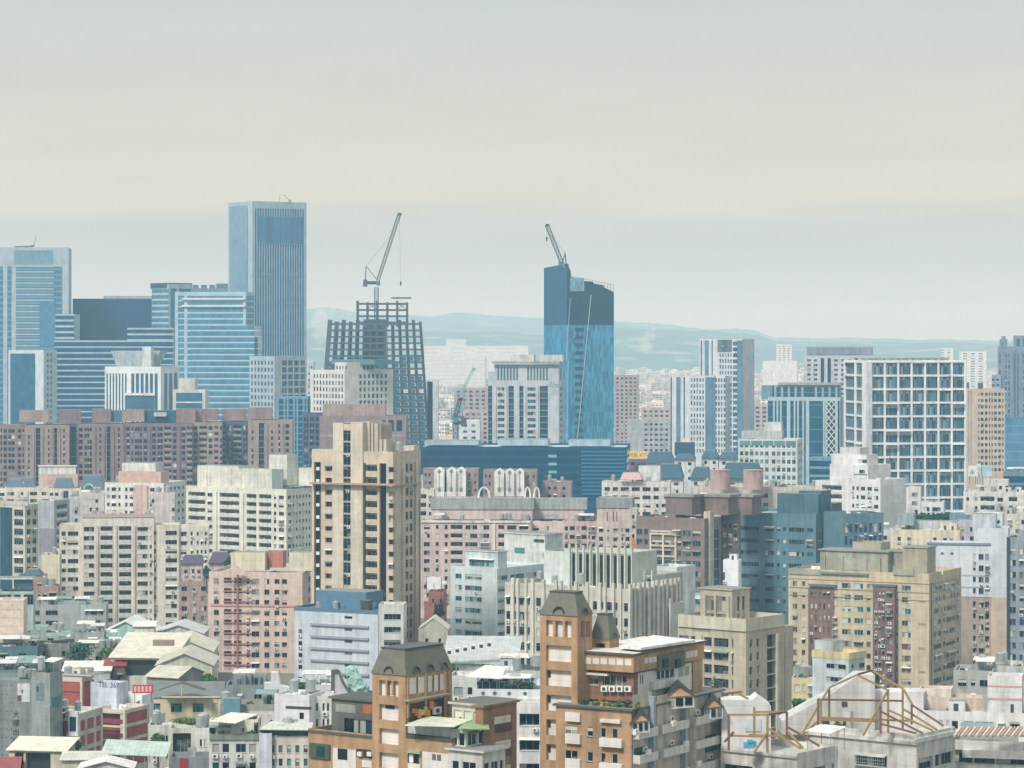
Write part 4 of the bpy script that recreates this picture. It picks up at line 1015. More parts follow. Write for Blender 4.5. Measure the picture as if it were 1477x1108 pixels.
b = bld('apartment_block', 'cream flats with slate mansard and arched stair window beside a white roof box', (8, 70), 703, 1300, 2, 'flats', wl=CR, Lp='.WWW.P.c.P.WWW..WW.', yb=745, D=12); mansard(b, 10, 34, 692, 704, -1, 8); b.box(56, 109, 673, 7, wall(226, 224, 216), 'roof_tank_house', 6, 8, over=.4); b.box(56, 112, 684, 7, PKW, 'roof_house', 5, 9)
b = bld('apartment_block', 'pink gabled cream flats with tall glazed stair under a slate roof', (70, 116), 704, 1297, 2, 'flats', wl=CR, Lp='.ww.WW.P.GGG.P.WW..', yb=745, D=12, ac=.3); mansard(b, 77, 106, 690, 704, -1, 8)
b = bld('apartment_block', 'cream flats with a round arched dormer in the slate roof', (116, 153), 705, 1295, 2, 'flats', wl=CR, Lp='.WW.GG.WW.', yb=745, D=12); mansard(b, 117, 150, 686, 706, -1, 9)
m = M_()
a = b.loc(128, 706, 1293)
for i in range(11):
    t0, t1 = math.pi * i / 11, math.pi * (i + 1) / 11
    m.bar(a + Vector((2 * math.cos(t0), 0, 2 * math.sin(t0) + .4)), a + Vector((2 * math.cos(t1), 0, 2 * math.sin(t1) + .4)), .3)
m.obj('arched_dormer', WH, b.root)
b = bld('apartment_block', 'white flats with a pink ribbed roof house carrying a white box', (152, 236, 268), 697, 1210, 22, 'flats', wl=WH, Lp='.W.WW.W..W.WW.W..PP.WW.WW.', Rp='.w.w.w.w.w.', yb=760, ac=.25, trim=PKW)
b.box(171, 232, 680, 5, sheet(205, 172, 160, 1.2), 'roof_house', 6, 9); b.box(176, 224, 668, 4.5, wall(226, 222, 212), 'roof_tank_house', 7, 8); b.panel(0, 192, 215, 700, 745, wall(206, 176, 164), 'pink_panel', .06)
b = bld('apartment_block', 'grey flats with white rail balconies beside the dark windowed block', (55, 78, 100), 722, 1090, 30, 'flats', wl=wall(176, 180, 182), Lp=None, Rp='.BBBB.', yb=800, bal=WH); b.panel(0, 57, 77, 762, 800, wall(150, 144, 152), 'mauve_cladding', .1)
b = bld('apartment_block', 'pale green grey stair block between the mansard houses', (100, 128), 716, 1120, 2, 'flats', wl=GRW, Lp='..W..W.', yb=760)
b = bld('apartment_block', 'pink beige roof house cluster with small black vents above the big white flats', (117, 150), 712, 1080, 2, 'flats', wl=wall(214, 204, 194), Lp='...w.w..', yb=760, D=9)
b = bld('apartment_block', 'cream roof house right above the big white flats', (219, 252), 712, 1075, 2, 'flats', wl=wall(216, 206, 198), Lp='w......w', yb=760, D=9, clut=2, kinds='at')
b = bld('apartment_block', 'cream office flats with big dark windows and a recessed glass bay at the left edge', (-30, 36, 55), 728, 960, 45, 'flats', wl=wall(206, 202, 184), fh=3.15, top=1.2, wv=(.5, 2.6), Lp='WWWW.WWWWWW.ggggggg.WWWWW.', Rp='.ww.ww.', yb=850, gm=curtain(40, 72, 92, 1.5, 3.15, .5), gl=glass(16, 44, 54, .08), clut=3, kinds='hat'); b.panel(0, -30, 40, 722, 728, wall(196, 194, 182), 'parapet_frame', .1)
b = bld('apartment_block', 'big cream white flats with stacked balconies and three bays', (119, 222), 746, 1000, 2, 'flats', wl=wall(222, 214, 198, .25), fh=3.15, top=2.6, wv=(1.0, 2.5), Lp='.WWWWW.P.BBBBBB.P.BBBBBB.P.WWWWW.w.', yb=905, bal=wall(220, 216, 206), ac=.12, trim=wall(214, 204, 192), roof=plain(180, 166, 158), D=14, clut=4, kinds='hat')
b.mass((86, 119), 757, wl=wall(222, 214, 198, .25), fh=3.15, top=1.6, Lp='.WW.WWWWW..', yb=905, dy=1.5, part='side_wing', roof=plain(180, 166, 158))
b.mass((220, 258), 757, wl=wall(222, 214, 198, .25), fh=3.15, top=1.4, Lp='WW.....WWWWWW.', yb=905, dy=1, part='side_wing', roof=plain(180, 166, 158))
b.mass((258, 301), 759, wl=wall(222, 216, 204, .25), fh=3.15, top=1.2, Lp='.WWW..w..w.w.w.', yb=860, dy=2, part='side_wing', ac=.4, roof=plain(180, 166, 158))
b.panel(0, 119, 222, 741, 746, plain(186, 166, 160), 'eaves_band', .3)
b = bld('apartment_block', 'cream white flats with long strip balconies and rounded right end below the brown row', (269, 413, 450), 706, 1140, 38, 'flats', wl=wall(224, 222, 204, .25), fh=3.2, top=1.8, wv=(1.0, 2.5), Lp=dict(p='.BBBBBBB.WW.P.BBBBBBBB.P.BBBB.BBBBB.W.WW.'), Rp='.WW.w.w.w.w.w.w.', yb=800, bal=wall(226, 224, 208), ac=.1, roof=plain(196, 196, 188))
b.box(284, 344, 672, 9, wall(222, 220, 204), 'roof_house', 4, 10); b.box(330, 392, 676, 8, wall(218, 216, 202), 'roof_house', 3.5, 9); b.box(388, 414, 656, 12, wall(222, 220, 206), 'roof_house', 7, 7); b.box(412, 450, 675, 7, wall(224, 224, 210), 'roof_house', 6, 8)
b.mass((392, 408), 677, wl=plain(124, 136, 140), dy=2.0, D=.3, z0=40, part='grey_slab', par=0)
# low row left
b = bld('apartment_block', 'low grey flats with stepped white terraces under the big cream flats', (37, 153), 872, 905, 4, 'flats', wl=wall(176, 182, 176), fh=3.2, top=1, Lp='.WWWW..WWWW.........WWWWWW.', yb=915, D=10, clut=5, ac=.3)
b.box(93, 124, 866, 4, wall(170, 178, 172), 'stair_tower', 3, 6)
b = bld('apartment_block', 'grey low flats with roof clutter in front of the stepped terraces', (38, 150), 912, 800, 4, 'flats', wl=wall(166, 172, 166), fh=3.2, top=.8, Lp='.WWWW..WW...WWW.....WWW..', yb=960, D=9, clut=10, ac=.3)
b = bld('apartment_block', 'tan flats with dark slate hut roof beside the cream fin wall', (26, 64), 830, 930, 6, 'flats', wl=wall(178, 150, 134), Lp='..w..w.WW.', yb=900, D=9); mansard(b, 32, 60, 822, 830, -.5, 8, 1.5, plain(58, 84, 100))
b = bld('apartment_block', 'brown low flats with white window frames left of the big cream flats', (52, 84), 845, 925, 4, 'flats', wl=wall(176, 150, 136), Lp='.w.WW.WWW.', yb=900, D=8, clut=3)
b = bld('building', 'blank cream gable wall between the grey flats and the big cream flats', (60, 86), 800, 955, 4, 'flats', wl=wall(226, 218, 190), Lp=None, yb=860, D=10)
b = bld('building', 'terrace house with white glass fence and flat canopy at the left edge', (-20, 48), 853, 860, 4, 'house', wl=wall(186, 196, 190), fh=3.2, top=.9, Lp='GGG.GGGG.GG.GGG', yb=870, D=9); b.box(-10, 47, 834, .4, wall(214, 220, 214), 'canopy', 2, 8); b.box(20, 46, 836, 3.2, plain(60, 96, 116), 'glass_room', 3, 5)
b = bld('building', 'tan ribbed windowless block at the left edge', (-20, 34), 866, 770, 6, 'warehouse', wl=sheet(214, 200, 182, 2.2, 2), D=10, yb=930)
b = bld('apartment_block', 'mauve brick flats with plants on the terrace between the cream and pink flats', (258, 302), 838, 935, 3, 'flats', wl=wall(178, 156, 146), fh=3.2, top=1, Lp='.WW..w..WW.', yb=915, D=12, ac=.3)
b.mass((262, 292), 812, wl=wall(206, 186, 178), dy=8, z0=20, D=5, part='roof_house', Lp='.w.ww.w.', yb=830); mansard(b, 260, 294, 801, 813, 7, 6, 1.4, plain(74, 66, 92))
b = bld('apartment_block', 'slate roofed roof house beside a rooftop shrub near the tall beige tower', (300, 334), 812, 930, 3, 'flats', wl=wall(206, 186, 178), D=8, yb=840); mansard(b, 300, 334, 797, 812, -1, 9, 1.5, plain(74, 66, 92))
PB = wall(214, 192, 176, .25)
b = bld('apartment_block', 'pink beige flats with red balcony rails and two small roof gables', (302, 436, 470), 826, 870, 12, 'flats', wl=PB, fh=3.15, top=1.3, wv=(.8, 2.4), Lp='..WW..BBB.BBB..W.WWW..WW..ww.ww......', Rp='.WW.', yb=1000, bal=wall(196, 170, 160), ac=.3, trim=wall(220, 204, 190), roof=plain(170, 160, 150))
b.box(333, 382, 797, 5.5, wall(222, 212, 184), 'roof_house', 3, 7); b.box(417, 456, 797, 5.5, wall(222, 214, 190), 'roof_house', 3.5, 6); b.box(384, 408, 795, 5, wall(196, 128, 112), 'red_roof_house', 6, 5)
def gable(b, x0, x1, yt, yb, mt, dy=-.3, t=.5, name='gable'):
    k = (b.Y + dy) / F; m = M_(); A = [b.loc(x, y, b.Y + dy) for x, y in ((x0, yb), (x1, yb), ((x0 + x1) / 2, yt))]; d = Vector((0, t, 0))
    m.t(A[0], A[1], A[2]); m.t(A[1] + d, A[0] + d, A[2] + d); m.q(A[0], A[2], A[2] + d, A[0] + d); m.q(A[2], A[1], A[1] + d, A[2] + d); return m.obj(name, mt, b.root)
gable(b, 323, 361, 816, 829, wall(218, 196, 182))
for i in range(11): 
    y = 838 + 15.2 * i
    if y < 990: b.panel(0, 322, 362, y - 1.4, y + .6, plain(160, 108, 104), 'balcony_rail', .35); 
b.panel(0, 341, 343.5, 828, 1000, plain(160, 108, 104), 'downpipe', .4)
b.panel(0, 303, 430, 872, 875, plain(190, 150, 140), 'string_course', .25)
b = bld('apartment_block', 'pink beige end house with a gable and white barred windows beside the tall tower', (448, 505), 827, 850, 3, 'flats', wl=PB, fh=3.15, top=1.5, wv=(.8, 2.4), Lp='.WW.w.BBB.BB.ww.WW.', yb=870, ac=.4, D=9, bal=PB); gable(b, 462, 502, 814, 828, wall(218, 196, 182))
LB = wall(200, 207, 210, .25)
b = bld('office_block', 'light blue windowless block with grey floor ledges and a slate blue roof', (425, 545, 577), 887, 760, 30, 'building', wl=LB, fh=3.15, top=4, wv=(1, 2.3), Lp=dict(p='..ww......................................'), Rp='.....W..WWWW.', yb=1000, roof=plain(92, 116, 140), clut=4, kinds='act')
b.mass((424, 546, 577), 881, wl=plain(86, 114, 140), dy=-.3, z0=H - (890 - HZ) * 760 / F, par=.6, part='roof_edge', roof=plain(86, 112, 138))
b.box(455, 528, 853, 6.5, plain(84, 120, 144), 'roof_house', 6, 9); b.box(520, 532, 866, 4, DARKF, 'roof_unit', 4, 2)
for i in range(6):
    y = 903 + i * 17.3
    b.panel(0, 447, 531, y - 2, y + 1.2, plain(150, 154, 168), 'floor_ledge', .5)
for i in range(8): b.panel(0, 497, 508, 889 + 17.3 * i, 892.5 + 17.3 * i, glass(40, 56, 70, .1), 'slit_window', .03)
# ---------------------------------------------------------------- the tall beige tower
TBW = wall(206, 190, 168, .2); TBP = wall(208, 196, 176, .2)
gT = glass(12, 26, 34, .05)
b = bld('apartment_tower', 'tall beige tower with black balcony slots, projecting shafts and a finned crown', (450, 567, 607), 652, 800, 27, 'tower', wl=TBW, fh=3.33, top=3.2, wv=(.9, 2.35), yb=950, rec=.9, gl=gT, trim=TBP, gm=plain(10, 18, 24, .3), bal=TBW,  # near-black gm paints the shade at the back of the slots
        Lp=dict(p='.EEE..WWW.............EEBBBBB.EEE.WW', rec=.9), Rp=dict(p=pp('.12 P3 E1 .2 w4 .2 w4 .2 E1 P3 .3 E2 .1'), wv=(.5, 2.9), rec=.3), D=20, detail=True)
k = 800 / F
b.mass((480, 495), 610, wl=TBP, dy=-.55, D=7, part='shaft', par=.3); b.mass((506, 523), 609, wl=TBP, dy=-.55, D=7, part='shaft', par=.3)
b.mass((494, 507), 612, wl=TBW, dy=-.3, D=6, fh=3.33, top=1.6, wv=(.25, 3.2), yb=950, Lp='.WWWWWWWW.', gl=gT, part='stair_glazing', detail=True, par=.3)
for i, (x0, x1, yt) in enumerate(((527, 533, 608), (535, 538, 610), (540, 545, 611), (547, 551, 634), (553, 557, 634))): b.mass((x0, x1), yt, wl=TBP, dy=2.2 + i * .5, D=8, z0=60, part='crown_fin', par=.2)
b.mass((530, 549), 613, wl=wall(186, 170, 150), dy=4, D=7, z0=60, part='crown_core')
b.box(450, 480, 648, 4, TBW, 'roof_house', 4, 5)
b.mass((582, 597), 643, wl=TBP, dy=.3, D=3.6, z0=55, part='corner_crown', pl=1)
for y in (697,): b.panel(0, 446, 569, y, y + 2.6, plain(170, 150, 136), 'string_course', 1.9); b.panel(1, 566, 608, y + .3, y + 3, plain(170, 150, 136), 'string_course', .9)
for i in range(16): b.panel(0, 456, 460.5, 674 + 17.4 * i, 678.5 + 17.4 * i, WHITE, 'air_conditioner', -.4, thick=.4)
# ---------------------------------------------------------------- pink complex right of the tower
PK = wall(208, 186, 178, .25); PK2 = wall(218, 202, 193, .25)
def house_trio(xs, yt, yb, Y, label):
    root = None
    b = Bld('apartment_block', label, (xs[0][0] - 14, xs[-1][1] + 18), Y, 2, 'flats')
    b.mass((xs[0][0] - 16, xs[-1][1] + 18), yt + 2, wl=wall(160, 140, 138), fh=3.1, Lp='.w.w....................w..w.', yb=720, D=12)
    for i, (a, c) in enumerate(xs):
        w = wall(228, 226, 216); Yn = Y - 6 + i * 1.2; k = Yn / F; m = M_(); h = (c - a) * .32
        A = [b.loc(x, y, Yn) for x, y in ((a, yb), (c, yb), (c, yt + h), ((a + c) / 2, yt), (a, yt + h))]; d = Vector((0, 7, 0))
        n = len(m.v); m.v += [tuple(q) for q in A] + [tuple(q + d) for q in A]; m.f += [(n, n + 1, n + 2, n + 3, n + 4), (n + 9, n + 8, n + 7, n + 6, n + 5)] + [(n + q, n + 5 + q, n + 5 + (q + 1) % 5, n + (q + 1) % 5) for q in range(5)]; m.m += [0] * 7
        g = m.obj('gabled_stair_tower', w, b.root)
        mm = M_(); cx = A[3].x; zc = A[3].z - h * k * 1.3; s_ = (c - a) * k * .2
        y_ = A[0].y - .05
        mm.q((cx - s_, y_, zc), (cx, y_, zc - s_ * 1.3), (cx + s_, y_, zc), (cx, y_, zc + s_ * 1.3)); mm.q((cx - .12, y_, A[0].z + 1.5), (cx + .12, y_, A[0].z + 1.5), (cx + .12, y_, zc - s_ * 1.3), (cx - .12, y_, zc - s_ * 1.3)); mm.q((cx - .6, y_, A[0].z + 2), (cx + .6, y_, A[0].z + 2), (cx + .6, y_, A[0].z + 3.6), (cx - .6, y_, A[0].z + 3.6))
        mm.obj('diamond_ornament', plain(120, 136, 134), g)
    return b
house_trio([(626, 641), (644, 658), (658, 672)], 674, 716, 1190, 'brown flats topped by three white gabled stair towers left of the arches')
house_trio([(713, 727), (728, 742), (743, 756)], 676, 716, 1190, 'brown flats topped by three white gabled stair towers right of the arches')
b = bld('apartment_block', 'brown purple flats stepping down right of the gabled stair towers', (782, 824), 695, 1200, 3, 'flats', wl=wall(162, 142, 142), Lp='..w.w..w..', yb=725, D=10)
b = bld('apartment_block', 'grey white low flats with a barred window just right of the tall beige tower', (602, 640), 686, 1215, 3, 'flats', wl=wall(206, 208, 206), Lp='...W...W', yb=720, D=9)
b = bld('apartment_block', 'pale end house with cream balconies beside the tall beige tower', (600, 626), 706, 1090, 3, 'flats', wl=wall(220, 212, 202), Lp='.BBB.W.', yb=760, D=9, ac=.4)
b = bld('apartment_block', 'long pink flats with grey roof wall and paired strip windows', (607, 766), 751, 1040, 3, 'flats', wl=PK, fh=3.05, top=1.2, wv=(.95, 2.5), Lp='.WW..w..W.BBBB.WWWW.WWW.P.BB.WWW.WWW.', yb=870, bal=PK2, ac=.15, trim=wall(226, 220, 212), D=12, clut=5, kinds='sat')
b.mass((622, 768), 722, wl=PK, dy=8, z0=35, D=10, part='upper_storey', Lp='....E........WW....', fh=5, top=3.6, yb=755, gm=plain(96, 70, 74)); b.mass((621, 770), 719, wl=wall(160, 164, 160), dy=7.6, z0=H - (735 - HZ) * 1047.6 / F, D=11, part='grey_parapet', roof=plain(196, 196, 190))
b.panel(0, 607, 765, 751, 754, wall(226, 220, 212), 'cornice', .4)
m = M_()
for i in range(14): 
    a = b.loc(631 + 3.0 * i, 719, 1055); m.bar(a, a + Vector((0, 0, 2)), .14)
m.bar(b.loc(630, 711, 1055), b.loc(671, 711, 1055), .16); m.bar(b.loc(630, 719, 1055), b.loc(671, 719, 1055), .16); m.obj('roof_pergola', WH, b.root)
for x0, x1 in ((690, 706), (757, 765), (770, 778)):
    m = M_(); a = b.loc(x0, 718, 1053); c = b.loc(x1, 718, 1053); mid = (a + c) / 2; r = (c.x - a.x) / 2; hh = 3.8
    for i in range(10):
        t0, t1 = math.pi * i / 10, math.pi * (i + 1) / 10
        m.bar(mid + Vector((r * math.cos(t0), 0, hh * math.sin(t0))), mid + Vector((r * math.cos(t1), 0, hh * math.sin(t1))), .4)
    m.obj('roof_arch', WH, b.root)
b = bld('apartment_block', 'pink flats continuing right with blank pink bay and roof canopies', (766, 812), 752, 1045, 3, 'flats', wl=PK2, fh=3.05, top=1.2, wv=(.95, 2.5), Lp='.WWW...WW.......', yb=830, bal=PK2, D=12, clut=3, kinds='sa', ac=.2)
b.mass((768, 842), 722, wl=PK, dy=8, z0=35, D=9, part='upper_storey', Lp='..E...........', fh=5, top=3.4, yb=755, gm=plain(96, 70, 74)); b.mass((756, 846), 720, wl=wall(166, 170, 164), dy=7.6, z0=H - (735 - HZ) * 1052 / F, D=10, part='grey_parapet', roof=plain(206, 206, 198))
b = bld('apartment_block', 'pink brown flats with crowded balconies right of the blank pink bay', (812, 868), 752, 1020, 3, 'flats', wl=wall(206, 182, 172), fh=3.05, top=1.3, Lp='.WW.BBB.WW.BBB.w.WW.BB.', yb=820, bal=wall(200, 184, 176), D=12, clut=5, kinds='sath', ac=.45)
b = bld('apartment_block', 'pink tower house with three black slits and a grey crown', (861, 911), 722, 1010, 4, 'flats', wl=wall(210, 190, 180), fh=3.05, top=9, Lp='.WW..w..WW..w.WW.', yb=800, D=12, ac=.4); b.mass((860, 912), 719, wl=wall(156, 160, 158), dy=-.3, z0=H - (733 - HZ) * 1010 / F, D=12.6, part='grey_parapet', roof=plain(180, 184, 180))
for x in (875, 884, 889): b.panel(0, x, x + 1.5, 738, 752, DARKF, 'slit', .03)
b = bld('apartment_block', 'narrow beige stair tower with a red vertical sign strip', (908, 919), 734, 965, 3, 'flats', wl=wall(206, 196, 180), Lp='.w.', yb=830, D=9); 
o = b.panel(0, 911, 916, 776, 828, plain(206, 120, 96), 'red_sign_strip', .12)
# ---------------------------------------------------------------- middle distance, centre right
DS = plain(58, 92, 112, .8)
def dark_house(label, x, yt, ym, yb, Y, wl=None, pat='.w..w.'):
    b = bld('town_house', label, x, ym, Y, 3, 'house', wl=wl or wall(216, 218, 214), Lp=pat, yb=yb, D=9, fh=3.2, top=.8); mansard(b, x[0] - 1, x[1] + 1, yt, ym, -.6, 10, 1.8, DS); return b
dark_house('white town house with dark slate mansard beside the yellow sign house', (932, 972), 652, 668, 690, 1290)
b = dark_house('tall white town house with a dark glass attic and slate skirts', (973, 1002), 655, 662, 690, 1280); b.box(973, 1001, 638, 6, plain(40, 80, 100), 'attic', 3, 7); b.box(984, 996, 632, 2.5, wall(210, 212, 210), 'roof_tank', 5, 3)
dark_house('white town house under a dark slate roof third in the slate roofed cluster', (1012, 1036), 650, 660, 700, 1290); dark_house('white town house under a dark slate roof touching the white office', (1037, 1066), 652, 661, 700, 1288)
dark_house('low white house with wide teal roof in front of the slate roofed cluster', (946, 985), 670, 690, 715, 1200); dark_house('slate roofed house with small white dormers behind the pink tanks', (1042, 1098), 668, 690, 705, 1210)
dark_house('teal roofed town house squeezed between slate roofs and pink tanks', (996, 1026), 674, 690, 712, 1205)
b = bld('shop_house', 'purple shop house under a bright yellow lettered roof sign', (907, 934), 662, 1330, 4, 'shop', wl=wall(126, 108, 140), fh=3.3, top=.6, Lp='.WW.......', yb=700, D=9)
m = M_(); p = P(921, 656.5, 1326); m.box(-4.4, 0, -1.7, 4.4, .4, 1.7); o = m.obj('roof_sign', plain(226, 204, 120), None, p); o['label'] = 'yellow roof sign with dark red characters on the purple shop house'; o['category'] = 'sign'
t = text_on('\u4f55\u661f KTV', 921, 656.5, 1325.9, 2.3, plain(150, 60, 60), 'sign_lettering'); t.parent = o; t.location = (0, -.02, -.1)
b = bld('apartment_block', 'white flats with round arched gable window and a pink roof house', (868, 966), 695, 1130, 3, 'flats', wl=wall(224, 216, 206), fh=3.2, top=1.4, wv=(.9, 2.4), Lp='.WW.WW.WWW.WWW.WWW.WW.ww.', yb=745, D=12, clut=5, kinds='atch'); mansard(b, 894, 926, 682, 692, -.5, 8, 1.2, plain(190, 160, 156)); b.box(921, 952, 672, 6, wall(220, 220, 216), 'roof_house', 4, 7)
b = bld('apartment_block', 'beige flats whose roof carries two pink round tanks', (1000, 1196), 703, 1120, 3, 'flats', wl=wall(206, 198, 182), fh=3.2, top=2, Lp='..WW..WWW...WW.....WW...WW.....WWW....', yb=750, D=16, clut=6, kinds='hsta')
for x0, x1, lb in ((1024, 1053, 'left'), (1072, 1101, 'right')):
    Yn = 1118; k = Yn / F; p = P((x0 + x1) / 2, 702, Yn); m = M_(); r = (x1 - x0) * k / 2; m.bar((0, 0, -1), (0, 0, 6.2), r, n=20); m.bar((0, 0, 6.2), (0, 0, 6.5), r * 1.04, n=20)
    o = m.obj('water_tank', wall(190, 160, 158, .3), None, p); o['label'] = 'pink round water tank, %s one of the pair on the beige flats' % lb; o['category'] = 'tank'; o['group'] = 'pink round tanks'
WO = wall(206, 210, 204, .2)
b = bld('office_block', 'pale white office with paired square windows and a glazed top storey', (1065, 1150, 1157), 634, 1250, 6, 'office', wl=WO, fh=3.45, top=1.0, wv=(.7, 2.6), Lp='.ww.ww.ww.ww.ww.ww..ww.ww.ww.ww.ww.', Rp='.w.w', yb=705, gl=glass(60, 92, 104, .1), D=14)
b.panel(0, 1067, 1148, 636, 643, curtain(96, 136, 144, 5, 3, .3, .0, vline=.06), 'glazed_storey', .06); b.box(1102, 1127, 609, 5, wall(216, 216, 210), 'roof_house', 4, 7); 
b.mass((1070, 1128), 622, wl=wall(186, 192, 188), dy=3, z0=40, D=8, part='penthouse')
WS = wall(222, 220, 216, .2)
b = bld('office_block', 'stacked white office with dark square windows and a blank right wall', (1217, 1270, 1306), 692, 1090, 34, 'office', wl=WS, fh=3.3, top=2.0, wv=(.8, 2.4), Lp='....w.w.ww.ww.ww.', Rp=None, yb=770, D=14, gl=glass(30, 44, 58, .15))
b.mass((1197, 1252, 1284), 671, wl=WS, dy=6, z0=30, D=10, part='upper_storeys', Lp='..........ww.', fh=3.3, top=1, yb=695, roof=plain(206, 206, 202)); b.mass((1199, 1250, 1266), 656, wl=WS, dy=9, z0=30, D=9, part='upper_storeys', Lp='.........www', fh=3.3, top=1, yb=672); b.mass((1212, 1240), 646, wl=wall(214, 210, 206), dy=11, z0=40, D=6, part='roof_house')
b.mass((1176, 1219), 694, wl=WS, dy=3, D=12, part='side_wing', Lp='..BBBBBB.', fh=3.3, yb=745, bal=WS)
b = bld('shop_house', 'small white house with roof scaffold right of the stacked white office', (1307, 1328), 703, 1085, 4, 'house', wl=wall(216, 212, 210), Lp='..WW.', yb=750, D=8, clut=3, kinds='ca')
b = bld('shop_house', 'low white house with dark window row below the white grid office', (1329, 1361), 724, 1070, 4, 'house', wl=wall(222, 222, 220), Lp='.WW.WWW.', yb=755, D=8, clut=2, ac=.4)
b = bld('office_block', 'low white office with roof house and terraces right of the white grid office', (1391, 1500), 710, 1090, 3, 'office', wl=wall(222, 218, 210), fh=3.3, top=1.4, Lp='.w..w.BBBBB.WW..BBB.....WW.', yb=770, D=14, clut=7, kinds='hatcs', bal=WS)
b.mass((1420, 1454), 692, wl=wall(222, 216, 206), dy=3, z0=30, D=7, part='roof_house', Lp='.....w.w', fh=3.3, top=1.5, yb=708)
def billboard(label, x0, x1, y0, y1, Y, col, texts):
    p = P((x0 + x1) / 2, y1, Y); k = Y / F; w, h = (x1 - x0) * k / 2, (y1 - y0) * k
    r = empty('billboard', label, 'billboard', p)
    m = M_(); m.box(-w, 0, 0, w, .35, h); m.obj('board', col, r)
    m = M_(); m.bar((-w * .7, .5, -3), (-w * .7, .5, h), .12); m.bar((w * .7, .5, -3), (w * .7, .5, h), .12); m.obj('stand', DARKF, r)
    for body, px, py, s_ in texts:
        t = text_on(body, px, py, Y - .03, s_, plain(40, 56, 62), 'lettering'); t.parent = r; t.location = P(px, py, Y - .03) - p
billboard('white billboard with one large dark character facing the camera', 1397, 1409, 672, 687, 1080, plain(222, 228, 220), [('\u6c38', 1402.5, 682, 2.3)])
billboard('narrow upright white billboard with a column of dark characters', 1409.4, 1414.4, 669, 689, 1080, plain(206, 222, 220), [('\u4e59', 1412, 676.5, 1.3), ('\u738b', 1412, 683, 1.2), ('\u7528', 1412, 687.5, 1.0)])
billboard('pale blue billboard with a cloudy picture above the white roof house', 1415.5, 1431, 671, 687, 1081, curtain(170, 200, 216, 2.2, 1.9, .3), [])
b = bld('shop_house', 'lilac grey house with a round dish and arches below the white terraces', (1378, 1412), 752, 1000, 6, 'house', wl=wall(196, 192, 200), Lp='.WW..WW.', yb=790, D=9, clut=4, kinds='catp')
b = bld('office_block', 'low pale house with curved white canopy and satellite gear', (1405, 1446), 741, 960, 4, 'house', wl=wall(206, 214, 214), Lp='.ww....w.', yb=780, D=9, clut=4, kinds='cap')
b = bld('apartment_block', 'beige flats with blue window at the right edge behind the lilac tower', (1443, 1510), 742, 1000, 4, 'flats', wl=wall(206, 200, 186), Lp='..W.WWW..WW.', yb=790, D=10, clut=4)
b = bld('warehouse', 'low shed with a long pale roof under the row of dark trees', (1370, 1412), 742, 1035, 3, 'shed', wl=wall(120, 150, 160), D=8, roof=plain(206, 214, 216))
b = bld('building', 'low cream roofed house with wavy parapet and small black vents', (1286, 1384), 765, 985, 4, 'house', wl=wall(226, 214, 186), fh=4, top=1, Lp='..w..w.......w..w.w..', yb=795, D=12, clut=6, kinds='ahp'); b.box(1295, 1318, 741, 4, wall(166, 180, 182), 'roof_house', 4, 7); b.box(1318, 1376, 752, 3, wall(206, 206, 204), 'roof_house', 8, 8)
b = bld('office_block', 'pale flat roofed building behind the low cream house', (1230, 1330), 765, 1030, 3, 'building', wl=wall(206, 206, 200), Lp='.WW..WW...WW..', yb=790, D=12, clut=4)
SLO = wall(98, 130, 142, .25); SLD = wall(78, 108, 124, .25)
b = bld('office_block', 'blue grey office with strip windows, a raised stair block and a column faced wing', (1065, 1177, 1217), 742, 960, 22, 'office', wl=SLO, fh=4.0, top=3.2, wv=(1.1, 2.6), Lp='WWWWWWW..WWW.c.w.WWWWW.ww.', Rp='.ww..WWWWW..', yb=890, gl=glass(30, 56, 72, .12), roof=plain(126, 148, 158), D=16, clut=3, kinds='ap')
b.box(1121, 1180, 712, 9, SLD, 'stair_block', 3, 10); b.box(1152, 1184, 708, 9, SLD, 'stair_block', 5, 9); b.box(1170, 1200, 726, 6, SLD, 'roof_house', 7, 9)
b = bld('office_block', 'blue grey wing with tall column windows right of the strip windowed office', (1188, 1216, 1274), 741, 950, 62, 'office', wl=wall(102, 132, 146, .25), fh=4.0, top=2.6, wv=(.3, 3.2), Lp=None, Rp='.WW.WW.WW.WW.WW.WW.WW.WW.', yb=800, gl=glass(24, 62, 88, .05), roof=plain(166, 176, 178))
BB = wall(140, 122, 116, .25)
b = bld('office_block', 'dark brown office with a cream framed window bay and a glass corner strip', (918, 1016, 1040), 748, 930, 25, 'office', wl=BB, fh=3.25, top=3.4, wv=(.8, 2.6), Lp='WWW.WW.WWWWWWWWWWW.WWWW.WWWW.WWWW..', Rp='.gggggg.', yb=900, gl=glass(40, 60, 74, .1), gm=curtain(44, 78, 102, 3, 3.25, .3, .08, (170, 186, 190)), D=16, ac=.05)
b.mass((1015, 1024), 738, wl=wall(206, 198, 174), dy=-1.2, D=3, part='corner_pier', par=.3)
b.panel(0, 937, 939, 771, 818, wall(214, 206, 180), 'cream_frame', .5); b.panel(0, 955, 957.5, 771, 818, wall(214, 206, 180), 'cream_frame', .5); b.panel(0, 973, 975.5, 771, 818, wall(214, 206, 180), 'cream_frame', .5)
for y in (769, 786, 801, 816): b.panel(0, 937, 975, y, y + 2.6, wall(214, 206, 180), 'cream_frame', .55)
for a in (960, 1012, 1046): b.box(a, a + 38, 716, 6, wall(134, 116, 110), 'roof_house', 5, 8); b.box(a - 2, a + 40, 713.5, .8, wall(160, 150, 140), 'roof_slab', 4.5, 9)
b = bld('office_block', 'dark brown flats with white window bars between the glass strip and the blue grey office', (1040, 1066), 742, 945, 3, 'flats', wl=wall(120, 104, 104), fh=3.25, top=2.2, Lp='.ww.WW.ww.', yb=830, D=10, ac=.3)
